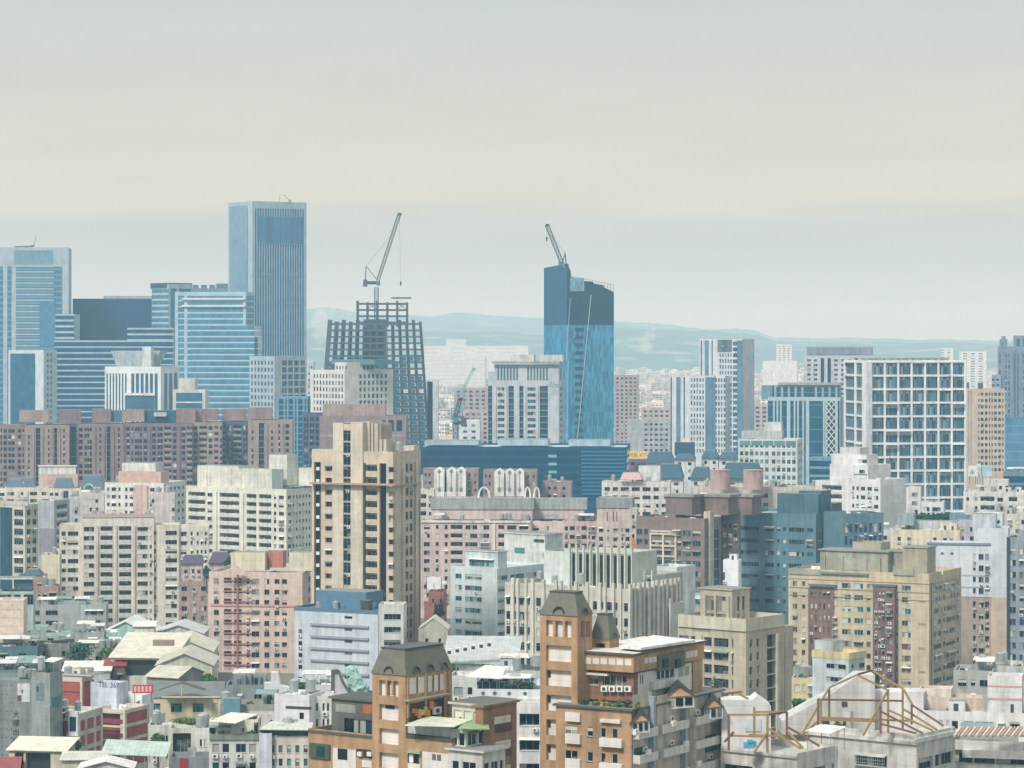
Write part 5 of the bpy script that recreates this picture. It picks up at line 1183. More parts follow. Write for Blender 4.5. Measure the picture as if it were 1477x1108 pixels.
b = bld('building', 'plain white roof box standing before the dark brown flats', (1043, 1065), 808, 800, 10, 'roof box', wl=wall(230, 232, 232, .08), Lp='w.......', fh=4.8, top=2, wv=(1, 3.4), yb=850, D=5)
b = bld('office_block', 'green grey low flats with crowded roof between the ribbed and tan buildings', (978, 1012), 872, 760, 5, 'flats', wl=wall(166, 172, 168), Lp='.WW.WW.', yb=910, D=9, clut=5, ac=.3)
# rooftop trees in the right middle distance
# ---------------------------------------------------------------- helpers for the nearer buildings
def prism(b, pts, dy, d, mt, name, parent=None):
    """outline given in photo pixels, pushed back to a depth d"""
    Y = b.Y + dy; A = [b.loc(x, y, Y) for x, y in pts]; dv = b.inv.to_3x3() @ Vector((0, d, 0)); n = len(A); m = M_()
    m.v = [tuple(q) for q in A] + [tuple(q + dv) for q in A]
    m.f = [tuple(range(n)), tuple(range(2 * n - 1, n - 1, -1))] + [(i, n + i, n + (i + 1) % n, (i + 1) % n) for i in range(n)]; m.m = [0] * (n + 2)
    o = m.obj(name, mt, b.root)
    import bmesh
    bm = bmesh.new(); bm.from_mesh(o.data); bmesh.ops.recalc_face_normals(bm, faces=bm.faces); bm.to_mesh(o.data); bm.free()
    return o
def small(b, x0, x1, y0, y1, dy, mt, name):
    """a thin camera facing element at a given depth"""
    return prism(b, [(x0, y1), (x1, y1), (x1, y0), (x0, y0)], dy, .12, mt, name)
def shed(name, label, x, ye, yr, Y, D=10, wl=None, roof=None, kind='eave', th=3, pat=None, cat='house', over=.5, clut=0, kinds='', **kw):
    """building under a pitched roof; kind eave: ridge runs along the front, front: gable faces the camera, lean: single slope falling to the front"""
    b = Bld(name, label, x, Y, th, cat); wl = wl or wall(214, 210, 198); roof = roof or sheet(206, 208, 200)
    d = b.mass(x, ye, wl=wl, Lp=pat, Rp=kw.pop('Rp', None), par=0, D=D, roof=wl, **kw)
    k = Y / F; h = (ye - yr) * k; X0, X1, Y0, Y1, z = d['x0'], d['x1'], d['y0'], d['y1'], d['zt']; o = over; m = M_(); t = .12
    def slab(a, b_, c, e):
        m.hexa([a, b_, c, e] + [(q[0], q[1], q[2] + t) for q in (a, b_, c, e)])
    if kind == 'eave':
        ym = (Y0 + Y1) / 2; slab((X0 - o, Y0 - o, z - .1), (X1 + o, Y0 - o, z - .1), (X1 + o, ym, z + h), (X0 - o, ym, z + h)); slab((X0 - o, ym, z + h), (X1 + o, ym, z + h), (X1 + o, Y1 + o, z - .1), (X0 - o, Y1 + o, z - .1))
        g = M_(); g.t((X1, Y0, z), (X1, Y1, z), (X1, ym, z + h)); g.t((X0, Y1, z), (X0, Y0, z), (X0, ym, z + h)); g.obj('gable_wall', wl, b.root)
    elif kind == 'front':
        xm = (X0 + X1) / 2; slab((X0 - o, Y0 - o, z - .1), (xm, Y0 - o, z + h), (xm, Y1 + o, z + h), (X0 - o, Y1 + o, z - .1)); slab((xm, Y0 - o, z + h), (X1 + o, Y0 - o, z - .1), (X1 + o, Y1 + o, z - .1), (xm, Y1 + o, z + h))
        g = M_(); g.t((X0, Y0, z), (X1, Y0, z), (xm, Y0, z + h)); g.obj('gable_wall', wl, b.root)
    else:
        slab((X0 - o, Y0 - o, z), (X1 + o, Y0 - o, z), (X1 + o, Y1 + o, z + h), (X0 - o, Y1 + o, z + h))
        g = M_(); g.t((X1, Y0, z), (X1, Y1, z), (X1, Y1, z + h)); g.t((X0, Y1, z), (X0, Y0, z), (X0, Y1, z + h)); g.obj('gable_wall', wl, b.root)
    m.obj('roof', roof, b.root)
    return b
def canopy(name, label, pts, Y, depth, drop, mt, posts=0, h=2.6, cat='canopy', parent=None):
    """sheet roof on posts: front edge between two photo points"""
    a, c = P(*pts[0], Y), P(*pts[1], Y); dv = Vector((0, depth, drop)); o = a
    r = empty(name, label, cat, (a.x, a.y, a.z - h)); r0 = Vector((a.x, a.y, a.z - h))
    m = M_(); q = [a - r0, c - r0, c + dv - r0, a + dv - r0]; m.hexa(q + [p + Vector((0, 0, .12)) for p in q]); m.obj('roof_sheet', mt, r)
    for i in range(posts):
        t = i / max(1, posts - 1)
        for s_ in (0, 1):
            p = a.lerp(c, t) + dv * (.96 if s_ else .04) - r0; pm = M_(); pm.bar((p.x, p.y, 0), (p.x, p.y, p.z), .07); pm.obj('post', ALU, r)
    return r
def tree(label, px, py0, py1, wpx, Y, seed, col=(62, 96, 60), group=None):
    k = Y / F; base = P(px, py1, Y); h = (py1 - py0) * k; w = wpx * k / 2; r = empty('tree', label, 'tree', base, 0, group)
    m = M_(); rn = random.Random(seed); m.bar((0, 0, -4), (0, 0, h * .5), .28, r2=.16, n=7)
    for i in range(6):
        a = rn.uniform(0, 6.28); m.bar((0, 0, h * (.25 + .05 * i)), (math.cos(a) * w * .7, math.sin(a) * w * .7, h * (.5 + .07 * i)), .12, r2=.03, n=5)
    m.obj('trunk', plain(92, 78, 64, .9), r); leaves(Vector((0, 0, h * .6)), w, w, h * .45, 1500, .26, seed, leafmat(*col), 'crown', r, 14); return r
def bush(label, x0, x1, yt, yb, Y, seed, col=(86, 120, 70), n=500, cat='plant'):
    k = Y / F; c = P((x0 + x1) / 2, yb, Y); o = leaves(Vector((0, 0, (yb - yt) * k * .45)), (x1 - x0) * k / 2, .8, (yb - yt) * k * .5, n, .14, seed, leafmat(*col), 'shrub', None, 16); o.location = c; o['label'] = label; o['category'] = cat; return o
DG = glass(20, 38, 46, .15, (150, 156, 150))
# ---------------------------------------------------------------- right: beige and brown flats, lilac tower
BE = wall(202, 188, 158, .3); BEB = wall(132, 106, 97, .3); GRN = wall(166, 164, 146, .3)
b = bld('apartment_block', 'beige and maroon striped flats with green grey crown blocks at the right', (1138, 1340, 1386), 828, 800, 20, 'flats', wl=BE, fh=3.23, top=2.6, wv=(.85, 2.35), yb=1000, gl=glass(44, 82, 92, .3, (176, 190, 186)), fr=WHITE, ac=.05,
        Lp=pp('.6 W7 .7 w5 .42 w5 .7 W13 .5 W13 .5 w6 .33 w6 .6 W13 .26'), Rp=dict(p=pp('.2 E2 .2 W10 .2 w3 .1 W12 .2 w3 .3'), ac=.6), roof=plain(176, 170, 154), clut=4, kinds='at', D=14)
b.mass((1165.5, 1203), 849, wl=BEB, dy=-.2, D=1.5, fh=3.23, top=.4, wv=(.8, 2.5), yb=1000, Lp=pp('.3 w3 .3 w3 .3 w3 .3 w3 .3 w3 .6'), gl=glass(92, 84, 84, .3), fr=BRONZE, part='maroon_bay', par=.2); b.mass((1259, 1290), 849, wl=BEB, dy=-2.6, D=1.5, fh=3.23, top=.4, wv=(.8, 2.5), yb=1000, Lp=pp('.3 w3 .2 w3 .2 w3 .3 w8 .3'), gl=glass(92, 84, 84, .3), fr=BRONZE, part='maroon_bay', ac=.5, par=.2)
b.mass((1183, 1281), 797, wl=GRN, dy=2, z0=25, D=8, part='crown_block', Lp=pp('.6 P2 .24 P2 .50 P2 .10'), fh=9, top=1.5, cap=.5); b.panel(0, 1217, 1250, 806, 823, wall(176, 172, 158), 'crown_panel', .3, mi=-1)
b.mass((1303, 1337), 791, wl=wall(176, 168, 146), dy=3, D=7, z0=25, part='roof_tank_house', cap=.3); b.mass((1272, 1306), 797, wl=GRN, dy=5, D=7, z0=25, part='crown_block', cap=.3); b.mass((1230, 1271), 783, wl=wall(178, 172, 150), dy=6, D=7, z0=25, part='crown_block')
for x0, x1 in ((1166, 1205), (1257, 1292)): b.panel(0, x0, x1, 843, 846, plain(96, 112, 116), 'slate_ledge', 1.0)
b.panel(0, 1183, 1252, 826, 829, plain(120, 128, 120), 'ledge', .6); b.panel(0, 1138, 1183, 821, 829, GRN, 'parapet', .25); b.panel(0, 1288, 1318, 822, 830, GRN, 'parapet', .35)
for y in (838, 851, 862): b.panel(0, 1138, 1340, y, y + .9, plain(150, 132, 100), 'string_course', .12); b.panel(1, 1341, 1385, y, y + .9, plain(150, 132, 100), 'string_course', .12)
for y in (866, 899, 934, 968): b.panel(0, 1325, 1335, y, y + 3, plain(160, 130, 104), 'vent_grille', .04)
LI = wall(206, 211, 214, .15); LIB = wall(176, 160, 146, .25); LIP = wall(206, 186, 164, .2)
b = Bld('apartment_tower', 'two tone tower, lilac white above and tan below, behind the beige and maroon flats', (1337, 1453), 850, 3, 'tower')
Y8 = 850 / F; zsp = H - (862 - HZ) * Y8
pl = pp('.66 w4 .4 W7 .2 W6 .3'); gL = glass(26, 40, 52, .15)
b.mass((1337, 1430), 785, wl=LI, z0=zsp, D=13, fh=3.35, top=2, wv=(.7, 2.4), Lp=pl, gl=gL, part='upper_wall', roof=plain(170, 176, 178), ac=.4, yb=862); b.mass((1337, 1430), 862.2, wl=LIB, D=13, fh=3.35, top=.3, wv=(.7, 2.4), Lp=pl, gl=gL, yb=1000, ac=.4, part='lower_wall', par=0)
b.mass((1430, 1454), 762, wl=LI, z0=zsp, D=11, dy=-.5, part='upper_wall'); b.mass((1430, 1454), 862.2, wl=LIP, D=11, dy=-.5, part='lower_wall', par=0)
b.mass((1410, 1431), 762, wl=LI, z0=40, D=10, dy=1, part='upper_wall')
b.panel(0, 1337, 1430, 783, 786, plain(120, 140, 150), 'parapet_edge', .3); b.box(1403, 1436, 742, 5, wall(200, 206, 208), 'roof_house', 4, 7)
for x in (1343, 1357, 1371): b.panel(0, x, x + 4, 797, 800, DARKF, 'vent', .03)
for y in (829, 846): b.panel(0, 1337, 1430, y, y + 1.6, plain(166, 170, 182), 'string_course', .1)
b = bld('apartment_tower', 'slate grey flats with large dark windows at the right edge', (1455, 1510), 776, 835, 3, 'tower', wl=wall(146, 156, 164, .25), fh=3.4, top=2.2, wv=(.7, 2.5), yb=1000, Lp=pp('.1 W10 .5 W11 .4 W11 .4 W8 .1'), gl=glass(30, 44, 62, .1), clut=3, D=12)
b.mass((1452, 1456), 775, wl=plain(44, 56, 68), dy=-.6, D=1, part='downpipe_slot')
# ---------------------------------------------------------------- centre: pale office, ribbed building, tan building
OF = wall(204, 214, 214, .2); gO = glass(54, 104, 112, .3, (130, 160, 160))
b = bld('office_block', 'pale office with teal strip windows and a stepped rounded corner', (650, 717, 790), 820, 850, 38, 'office', wl=OF, fh=3.3, top=1.3, wv=(.95, 2.35), yb=930, gl=gO, Lp=pp('.7 W9 .5 W24 .12 .10'), Rp=pp('.1 W14 .4 W20 .3 W24 .7'), roof=plain(176, 184, 182), clut=3, kinds='ap', D=14)
b.mass((671, 718, 731), 797, wl=OF, dy=2, z0=20, part='penthouse', fh=4, top=1, wv=(.6, 2.8), Lp='.WWWWWW.', gl=gO, yb=815, cap=.25, D=8)
b.mass((728, 786), 772, wl=wall(214, 218, 210), dy=12, z0=20, D=9, part='stair_block', cap=.3); b.panel(0, 742, 756, 790, 797, plain(60, 140, 120), 'green_tank', .3, mi=-1, thick=.3)
b.box(770, 783, 778, 1, DARKF, 'vent', 10.5, .6)
RB = wall(202, 196, 182, .3); RBP = wall(210, 205, 191, .25)
b = bld('apartment_block', 'beige ribbed building with vertical piers rising above its roof', (728, 906, 979), 850, 690, 32, 'building', wl=RB, fh=3.65, top=2.4, wv=(.7, 2.7), yb=1000, gl=glass(22, 36, 44, .1), trim=RBP, gm=curtain(40, 46, 52, 1, 3.6, .3), fr=plain(140, 144, 142),
        Lp=(pp('.2 W6 .3 F4 w3 .1 F3 W9 F3 w3 .3 F4 .2 W7 .3 F4 .3 ') * 4)[:178], Rp=pp('F3 g2 .1 F2 g2 .2 F3 g2 .1 F2 .2 g2 F3 g2 .2 F2 g2 .1 F3 g2 .2 F2 g2 .1 F3 .2 g2 F2 g2 .2 F3 g2 F2'), roof=plain(190, 190, 180), clut=4, kinds='apt')
TR = wall(196, 200, 184, .2); dkR = curtain(30, 40, 48, 1, 3, .3)
rib = 'F1 g4 .1 F2 .3 g4 .2 F1 '
b.mass((822, 913), 797, wl=TR, dy=8, D=11, z0=20, fh=4.2, top=.5, part='ribbed_tier', Lp=(pp('F2 .1 g5 .2 ') * 12)[:91], gm=dkR, trim=TR, yb=850); b.mass((787, 942), 830, wl=wall(180, 184, 176), dy=3.5, D=14, z0=20, fh=4, top=.5, part='ribbed_tier', Lp=(pp('F2 .1 g6 .2 F1 .1 ') * 14)[:155], gm=dkR, trim=TR, yb=870)
b.mass((784, 822), 796, wl=wall(206, 212, 206), dy=10, D=9, z0=20, part='stair_block')
b.mass((938, 976), 818, wl=wall(222, 224, 218), dy=12, D=9, z0=20, part='white_roof_box', Lp='.w......w', fh=6, top=1.5, wv=(3, 4.4), yb=845)
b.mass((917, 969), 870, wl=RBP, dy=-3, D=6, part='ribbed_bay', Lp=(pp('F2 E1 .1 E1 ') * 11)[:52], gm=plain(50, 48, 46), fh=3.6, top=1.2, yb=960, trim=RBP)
TN = wall(190, 178, 156, .25); TNL = wall(200, 194, 172, .25); gN = glass(34, 48, 66, .1)
b = bld('apartment_block', 'tan flats with a pale ring beam around the roof and a square stair tower', (978, 1076, 1144), 911.5, 640, 34, 'flats', wl=TN, fh=3.0, top=1.4, wv=(.6, 2.55), yb=1100, rec=.5, gl=gN, fr=plain(120, 116, 112), Lp=pp('.2 W14 .3 W6 .6 P5 .2 W11 .3 W21 .5 W2 .18'), Rp=pp('.5 w4 .6 w4 .11 D12 P3 .10 E1 .12'), roof=plain(170, 166, 152), clut=3, kinds='ap', trim=TNL)
b.mass((978, 1076, 1132), 893, wl=TNL, dy=-.4, z0=H - (911 - HZ) * 640 / F, part='ring_beam', par=2.2, roof=plain(160, 156, 142))
b.mass((1010, 1056, 1081), 852, wl=TN, dy=6, z0=25, part='stair_tower', Lp='..PwwwwPwwww.P.', Rp='..w.w..', fh=3.9, top=1.2, wv=(.2, 3.6), gl=glass(130, 126, 116, .4), yb=895, cap=.3)
b.panel(0, 998, 1024, 896, 911, wall(150, 146, 132), 'recessed_beam', .02); b.panel(0, 1047, 1075, 897, 909, wall(150, 146, 132), 'recessed_beam', .02)
bush('leafy climber on the balcony edge of the tan flats', 1020, 1044, 970, 1012, 628, 8, (60, 84, 56), 700)
for x0, x1, y0, yb_, lb in ((616, 636, 832, 850, ''),):
    r = empty('billboard', 'blank white billboard on the brick house right of the tall beige tower', 'billboard', P(626, 850, 800)); m = M_(); k = 800 / F; m.box(-10 * k, 0, 0, 10 * k, .3, 18 * k); m.obj('board', wall(232, 232, 230, .06), r); m = M_(); m.box(-.15, -.02, .2, .15, -.004, 1.6); m.obj('ladder', ALU, r); m = M_(); m.bar((-2, .3, -2), (-2, .5, 3), .1); m.bar((2, .3, -2), (2, .5, 3), .1); m.obj('stand', DARKF, r)
b = bld('town_house', 'narrow red brick house under the blank white billboard', (618, 640), 853, 805, 6, 'house', wl=wall(160, 110, 100), Lp='..w...w.', yb=900, D=8); b.mass((612, 626), 870, wl=wall(164, 116, 106), dy=-3, D=4, part='front_wing')
tree('dark tree between the red brick house and the pale office', 634, 872, 893, 18, 790, 4, (48, 66, 62))
shed('house', 'beige gabled house with two square windows right of the tall beige tower', (604, 646), 908, 892, 740, 10, wall(190, 186, 168), sheet(196, 196, 186), 'front', 3, '..W...W..', yb=960, wv=(.9, 2.2), over=.2)
shed('warehouse', 'long grey metal roofed shed with a row of cooling boxes', (640, 744), 958, 928, 640, 14, wall(196, 200, 190), sheet(176, 184, 184), 'lean', 4, '..WWW..WWWWW..WW.', cat='shed', wv=(.6, 2), fh=3)
for i in range(6):
    p = P(648 + i * 11.5, 946 - i * 2.2, 638); m = M_(); m.box(-.75, 0, 0, .75, 1, 1.5); m.box(-.4, -.02, .4, .4, -.003, 1.1, 1); o = m.obj('cooling_unit', [WHITE, DARKF], None, p); o['label'] = 'boxy cooling unit in the row on the grey metal roofed shed'; o['category'] = 'air conditioner'; o['group'] = 'cooling units on the grey shed roof'
# ---------------------------------------------------------------- right, front
b = bld('town_house', 'narrow pale blue grey house with a yellow roof slab and dark strip windows', (1172, 1224, 1247), 949, 600, 32, 'house', wl=wall(200, 206, 208), fh=2.7, top=.9, wv=(1.1, 2.1), Lp='.....WWWWWWW.', Rp='.w..WW', yb=1060, gl=DG, D=8, roof=plain(206, 190, 130)); b.mass((1171, 1225, 1249), 942, wl=wall(214, 200, 150), dy=-.4, z0=H - (952 - HZ) * 600 / F, part='yellow_parapet', roof=plain(214, 200, 146)); b.box(1175, 1202, 924, 3.5, wall(180, 188, 186), 'roof_house', 3, 4)
b = bld('town_house', 'small yellowish house with a glazed front beside the blue grey house', (1142, 1173), 978, 610, 5, 'house', wl=wall(214, 202, 158), Lp='.WW.c.WW', yb=1020, fh=3, top=.9, D=6, clut=2); 
b = bld('apartment_block', 'white low flats with pink roof house at the lower right edge', (1326, 1510), 1030, 540, 3, 'flats', wl=wall(222, 220, 214, .25), fh=3.2, top=.7, wv=(.6, 2.1), Lp=pp('.30 W6 .5 W4 .4 W9 .8 W14 .3 W26 .7 W9 .8 W13 .40'), yb=1060, clut=9, kinds='patchp', D=16, ac=.3, gl=DG)
b.mass((1328, 1430), 1008, wl=wall(222, 202, 186), dy=7, z0=20, D=6, part='roof_house', Lp='.w.....w...........'); b.mass((1326, 1372), 994, wl=wall(222, 204, 190), dy=9, z0=20, D=5, part='roof_house', Lp='..w')
b.mass((1425, 1474), 976, wl=wall(222, 220, 214), dy=5, z0=20, D=6, part='stair_tower'); b.panel(0, 1425, 1474, 989, 991.5, plain(196, 150, 150), 'pink_band', .05, mi=-1); b.panel(0, 1425, 1474, 1007, 1010, plain(196, 150, 150), 'pink_band', .05, mi=-1)
b.mass((1296, 1332), 1000, wl=wall(206, 198, 200), dy=4, z0=20, D=7, part='side_house', Lp='....w.')
WR = wall(210, 206, 196, .35); RUST = plain(150, 126, 84, .8); RUST2 = plain(118, 90, 74, .8)
b = bld('apartment_block', 'grey white house whose roof carries a big rusty steel frame', (1138, 1322, 1377), 1060, 430, 30, 'house', wl=WR, fh=3.2, top=2.5, wv=(.3, 2.1), Lp=pp('.8 W0 .28 W12 .14 W10 .26 W44 .42 '), Rp=pp('.3 W20 .3 W26 .3'), yb=1120, gl=DG, D=14, roof=plain(190, 188, 178), rec=.5, ac=.5)
b.panel(0, 1138, 1322, 1060, 1066, wall(220, 216, 206), 'roof_slab', .35); b.panel(1, 1322, 1377, 1060, 1066, wall(220, 216, 206), 'roof_slab', .35)
prism(b, [(1128, 1060), (1128, 1040), (1196, 1003), (1238, 974), (1262, 974), (1262, 1060)], 11, 6, wall(206, 204, 196, .35), 'gabled_roof_house'); prism(b, [(1261, 1055), (1261, 1000), (1290, 998), (1332, 998), (1332, 1055)], 13, 5, wall(214, 208, 206, .2), 'roof_house')
for x0, x1, y0, y1 in ((1214, 1222, 1012, 1019), (1216, 1223, 1040, 1047), (1205, 1209, 1040, 1045)): small(b, x0, x1, y0, y1, 10.85, DARKF, 'window')
small(b, 1185, 1196, 1040, 1056, 10.85, DARKF, 'door')
def truss(label, mem, Y, thick=.11, dyf=None):
    r = empty('steel_roof_frame', label, 'steel frame', P(mem[0][0], mem[0][1], Y)); o = P(mem[0][0], mem[0][1], Y)
    for i, q in enumerate(mem):
        x0, y0, x1, y1 = q[:4]; ya, yb_ = (q[4], q[5]) if len(q) > 4 else (0, 0); m = M_(); a, c = P(x0, y0, Y + ya) - o, P(x1, y1, Y + yb_) - o
        vert = abs(x1 - x0) < 4; d = (c - a).normalized(); s = d.cross(Vector((0, 1, 0))).normalized() * .07; w = thick * (1.25 if vert else 1)
        m.bar(a - s, c - s, w, n=4); m.bar(a + s, c + s, w * .9, n=4)
        m.obj('post' if vert else ('rafter' if abs(y1 - y0) > 4 else 'tie_beam'), RUST if i % 3 else RUST2, r)
    return r
truss('large rusty steel roof frame standing on the grey white house', [(1180, 1056, 1180, 1008, -1, -1), (1184, 1056, 1184, 1008, -1, -1), (1196, 1040, 1196, 992, 4, 4), (1270, 1057, 1270, 1018, -2, -2), (1281, 1057, 1281, 994, -1, -1), (1302, 1052, 1302, 995, 3, 3), (1315, 1045, 1315, 1016, 1, 1),
       (1155, 1062, 1196, 992, -3, 4), (1196, 992, 1237, 973, 4, 2), (1237, 973, 1258, 967, 2, 5), (1258, 967, 1303, 994, 5, 3), (1303, 994, 1317, 1018, 3, 1), (1317, 1018, 1361, 1047, 1, -1), (1237, 974, 1281, 996, 2, -1), (1281, 995, 1245, 1061, -1, -4), (1180, 1009, 1302, 1011, -1, 3), (1182, 1035, 1316, 1040, -1, 1), (1184, 1038, 1270, 1041, -1, -2),
       (1270, 1026, 1331, 1058, -2, -4), (1281, 1024, 1346, 1054, -1, -4), (1302, 1022, 1352, 1053, 3, -2), (1270, 1044, 1322, 1058, -2, -4), (1155, 1062, 1180, 1040, -3, -1)], 432)
b = bld('apartment_block', 'grey white house with open roof under a smaller rusty steel frame', (1040, 1150, 1208), 1087, 405, 32, 'house', wl=WR, fh=3.2, top=1.6, wv=(.4, 2.3), Lp=pp('.2 W44 .8 W50 .6'), Rp='..wWWWWWW..w.', yb=1120, gl=DG, D=10, roof=plain(176, 174, 164), rec=.8)
b.panel(0, 1040, 1150, 1085, 1089, wall(196, 194, 184), 'roof_slab', .3)
prism(b, [(1041, 1085), (1041, 1010), (1085, 1010), (1093, 1004), (1112, 1018), (1112, 1085)], 8, 5, wall(220, 218, 212, .25), 'roof_house'); small(b, 1075, 1098, 1037, 1055, 7.85, plain(196, 202, 202), 'window')
m = M_(); p = P(1081, 1074, 407); m.box(-.8, -.5, -.5, .7, .5, .3); m.box(-.3, -.6, .3, .5, .4, .7); m.box(.3, -.4, -.3, 1.0, .2, .5); o = m.obj('tarpaulin_bundle', plain(90, 160, 190), None, p); o['label'] = 'blue tarpaulin bundle under the smaller rusty frame'; o['category'] = 'tarpaulin'
truss('smaller rusty steel frame on the open roof at the lower right of the brick flats', [(1051, 1082, 1051, 1030, -1, -1), (1107, 1086, 1107, 1030, -3, -3), (1088, 1062, 1088, 1020, 2, 2), (1135, 1068, 1135, 1027, 0, 0), (1051, 1031, 1107, 1031, -1, -3), (1088, 1027, 1135, 1027, 2, 0), (1107, 1031, 1135, 1027, -3, 0), (1051, 1061, 1107, 1063, -1, -3),
       (1107, 1050, 1155, 1080, -3, -5), (1135, 1048, 1182, 1076, 0, -3), (1107, 1057, 1088, 1085, -3, -5), (1135, 1054, 1158, 1079, 0, -4), (1045, 1070, 1058, 1056, -3, -1), (1080, 1060, 1130, 1062, 2, 0), (1064, 1000, 1079, 1008, 6, 5), (1044, 1001, 1070, 998, 6, 6)], 402)
b = bld('apartment_block', 'white balconied flats with a striped tile awning at the lower right corner', (1372, 1520), 1072, 440, 4, 'flats', wl=wall(206, 204, 194), fh=3.2, top=.5, wv=(.2, 2.2), Lp=pp('.2 W30 .2 W30 .2 W40 .2 W40'), yb=1120, gl=DG, D=12, rec=.8)
b.panel(0, 1388, 1520, 1084, 1095, wall(222, 220, 212), 'balcony_front', 1.0)
m = M_()
for i in range(26):
    a = b.loc(1376 + i * 5.2, 1062, 437); a2 = b.loc(1386 + i * 5.2, 1049, 439.5); m.bar(a, a2, .2, i % 2, n=6)
m.obj('tile_awning', [plain(204, 188, 172, .8), plain(166, 142, 130, .8)], b.root)
b.box(1400, 1520, 1060, .3, plain(170, 172, 166), 'flat_canopy', -.5, 2)
# ---------------------------------------------------------------- orange brick flats, left one
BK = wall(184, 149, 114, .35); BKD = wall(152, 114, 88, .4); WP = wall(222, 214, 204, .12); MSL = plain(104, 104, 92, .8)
def mansard_on(b, d, yt, ins, dy=0, over=.15):
    Y = b.Y + dy; z1 = H - (yt - HZ) * Y / F; z0 = d['zt'] + .004; m = M_(); x0, x1, y0, y1 = d['x0'] - over, d['x1'] + over, d['y0'] - over, d['y1'] + over; i = ins
    m.hexa([(x0, y0, z0), (x1, y0, z0), (x1, y1, z0), (x0, y1, z0), (x0 + i, y0 + i, z1), (x1 - i, y0 + i, z1), (x1 - i, y1 - i, z1), (x0 + i, y1 - i, z1)], 0, 1)
    m.box(x0 + i - .1, y0 + i - .1, z1 + .003, x1 - i + .1, y1 - i + .1, z1 + .18, 1); o = m.obj('mansard_roof', [MSL, plain(76, 82, 78)], b.root)
    return o, (x0, x1, y0, y1, z0, z1, i)
def hood(b, face, u, g, r=.75):
    x0, x1, y0, y1, z0, z1, i = g; m = M_(); n = 10
    for j in range(n):
        t0, t1 = math.pi * j / n, math.pi * (j + 1) / n
        P0, P1 = [(r * math.cos(t), r * math.sin(t) * 1.15 + .15) for t in (t0, t1)]
        if face == 0: m.bar((u + P0[0], y0 + .1, z0 + P0[1]), (u + P1[0], y0 + .1, z0 + P1[1]), .11, n=6); m.bar((u + P0[0], y0 + .1, z0 + P0[1]), (u + P0[0], y0 + .6, z0 + P0[1]), .09)
        else: m.bar((x1 - .1, u + P0[0], z0 + P0[1]), (x1 - .1, u + P1[0], z0 + P1[1]), .11, n=6); m.bar((x1 - .1, u + P0[0], z0 + P0[1]), (x1 - .6, u + P0[0], z0 + P0[1]), .09)
    m.obj('dormer_hood', plain(56, 56, 54), b.root)
b = bld('apartment_block', 'orange brick flats with one grey mansard tower and a dark roof storey on its left', (537, 585, 652), 975, 385, 38, 'flats', wl=BK, fh=3.22, top=.7, wv=(1.0, 3.1), rec=.55, gm=WP, Lp='...ssssssss...', Rp=None, yb=1125, gl=DG, par=0)
d = b.masses[0]; o, g = mansard_on(b, d, 939, 1.05)
hood(b, 0, (d['x0'] + d['x1']) / 2, g)
for t in (.22, .52, .82): hood(b, 1, d['y0'] + (d['y1'] - d['y0']) * t, g)
for x in (556, 564.5): b.panel(0, x, x + 2.6, 981.5, 1003, BK, 'brick_mullion', .02, thick=.5)
b.panel(0, 556, 568, 1013, 1022, DG, 'window', -.4, thick=.1)
for x0, x1 in ((590.5, 600), (603, 612.5), (617, 623), (626, 632), (634.5, 640)): b.panel(1, x0, x1, 978 - (x0 - 590) * .12, 1001 - (x0 - 590) * .12, WP, 'white_panel', .02); b.panel(1, x0 - 1.6, x0, 978 - (x0 - 590) * .12, 1001 - (x0 - 590) * .12, plain(96, 66, 48), 'reveal_shade', .03)  # thin dark strips paint shaded reveals flat beside the white panels
for x in (588.5, 614, 641.5, 648): b.panel(1, x, x + 2.2, 975 - (x - 588) * .12, 1036, BK, 'brick_pier', .22)
b.panel(1, 590, 642, 1011, 1040, plain(52, 44, 38), 'balcony_shade', .02)  # dark panel paints the balcony's shade on a flat wall
rn = random.Random(4)
for i in range(11):
    x = 591 + i * 4.3; hh = rn.uniform(6, 13); y = 1036 - rn.uniform(0, 14)
    b.panel(1, x, x + rn.uniform(2.5, 5), y - hh, y, [plain(206, 128, 60), plain(70, 66, 60), plain(186, 150, 96), WHITE, plain(110, 96, 80), plain(226, 170, 90)][rn.randrange(6)], 'stored_goods', rn.uniform(.1, .5), thick=.3)
b.panel(1, 627, 637, 1020, 1030, WHITE, 'air_conditioner', .6, thick=.4); b.panel(1, 629, 634, 1022, 1028, DARKF, 'fan_grille', .62, thick=.03)
b.panel(1, 590, 650, 1005, 1007.5, plain(150, 150, 140), 'canopy_edge', .7, thick=.8)
w1 = b.mass((444, 537.5), 1060, wl=BK, dy=.25, D=9, part='front_wing', roof=plain(130, 130, 120))
b.panel(0, 446, 475, 1073, 1094, plain(70, 84, 74), 'window_cage', .3, mi=w1); b.panel(0, 456, 468, 1077, 1092, plain(18, 60, 56, .2), 'window', .34, mi=w1, thick=.06)
b.panel(0, 480, 513, 1080, 1125, WP, 'white_panel', .03, mi=w1); b.panel(0, 487, 501, 1080, 1096, DG, 'window', .06, mi=w1); b.panel(0, 514, 536, 1081, 1093, plain(50, 46, 44), 'balcony_shade', .03, mi=w1)  # last dark panel is painted balcony shade, no opening behind it
for x in (515, 529): b.panel(0, x, x + 6, 1085, 1091, WHITE, 'air_conditioner', .4, mi=w1, thick=.36)
b.panel(0, 522, 536, 1097, 1107, WP, 'white_panel', .05, mi=w1); b.panel(0, 444, 537, 1057, 1061, plain(84, 86, 80), 'coping', .1, mi=w1, thick=.5)
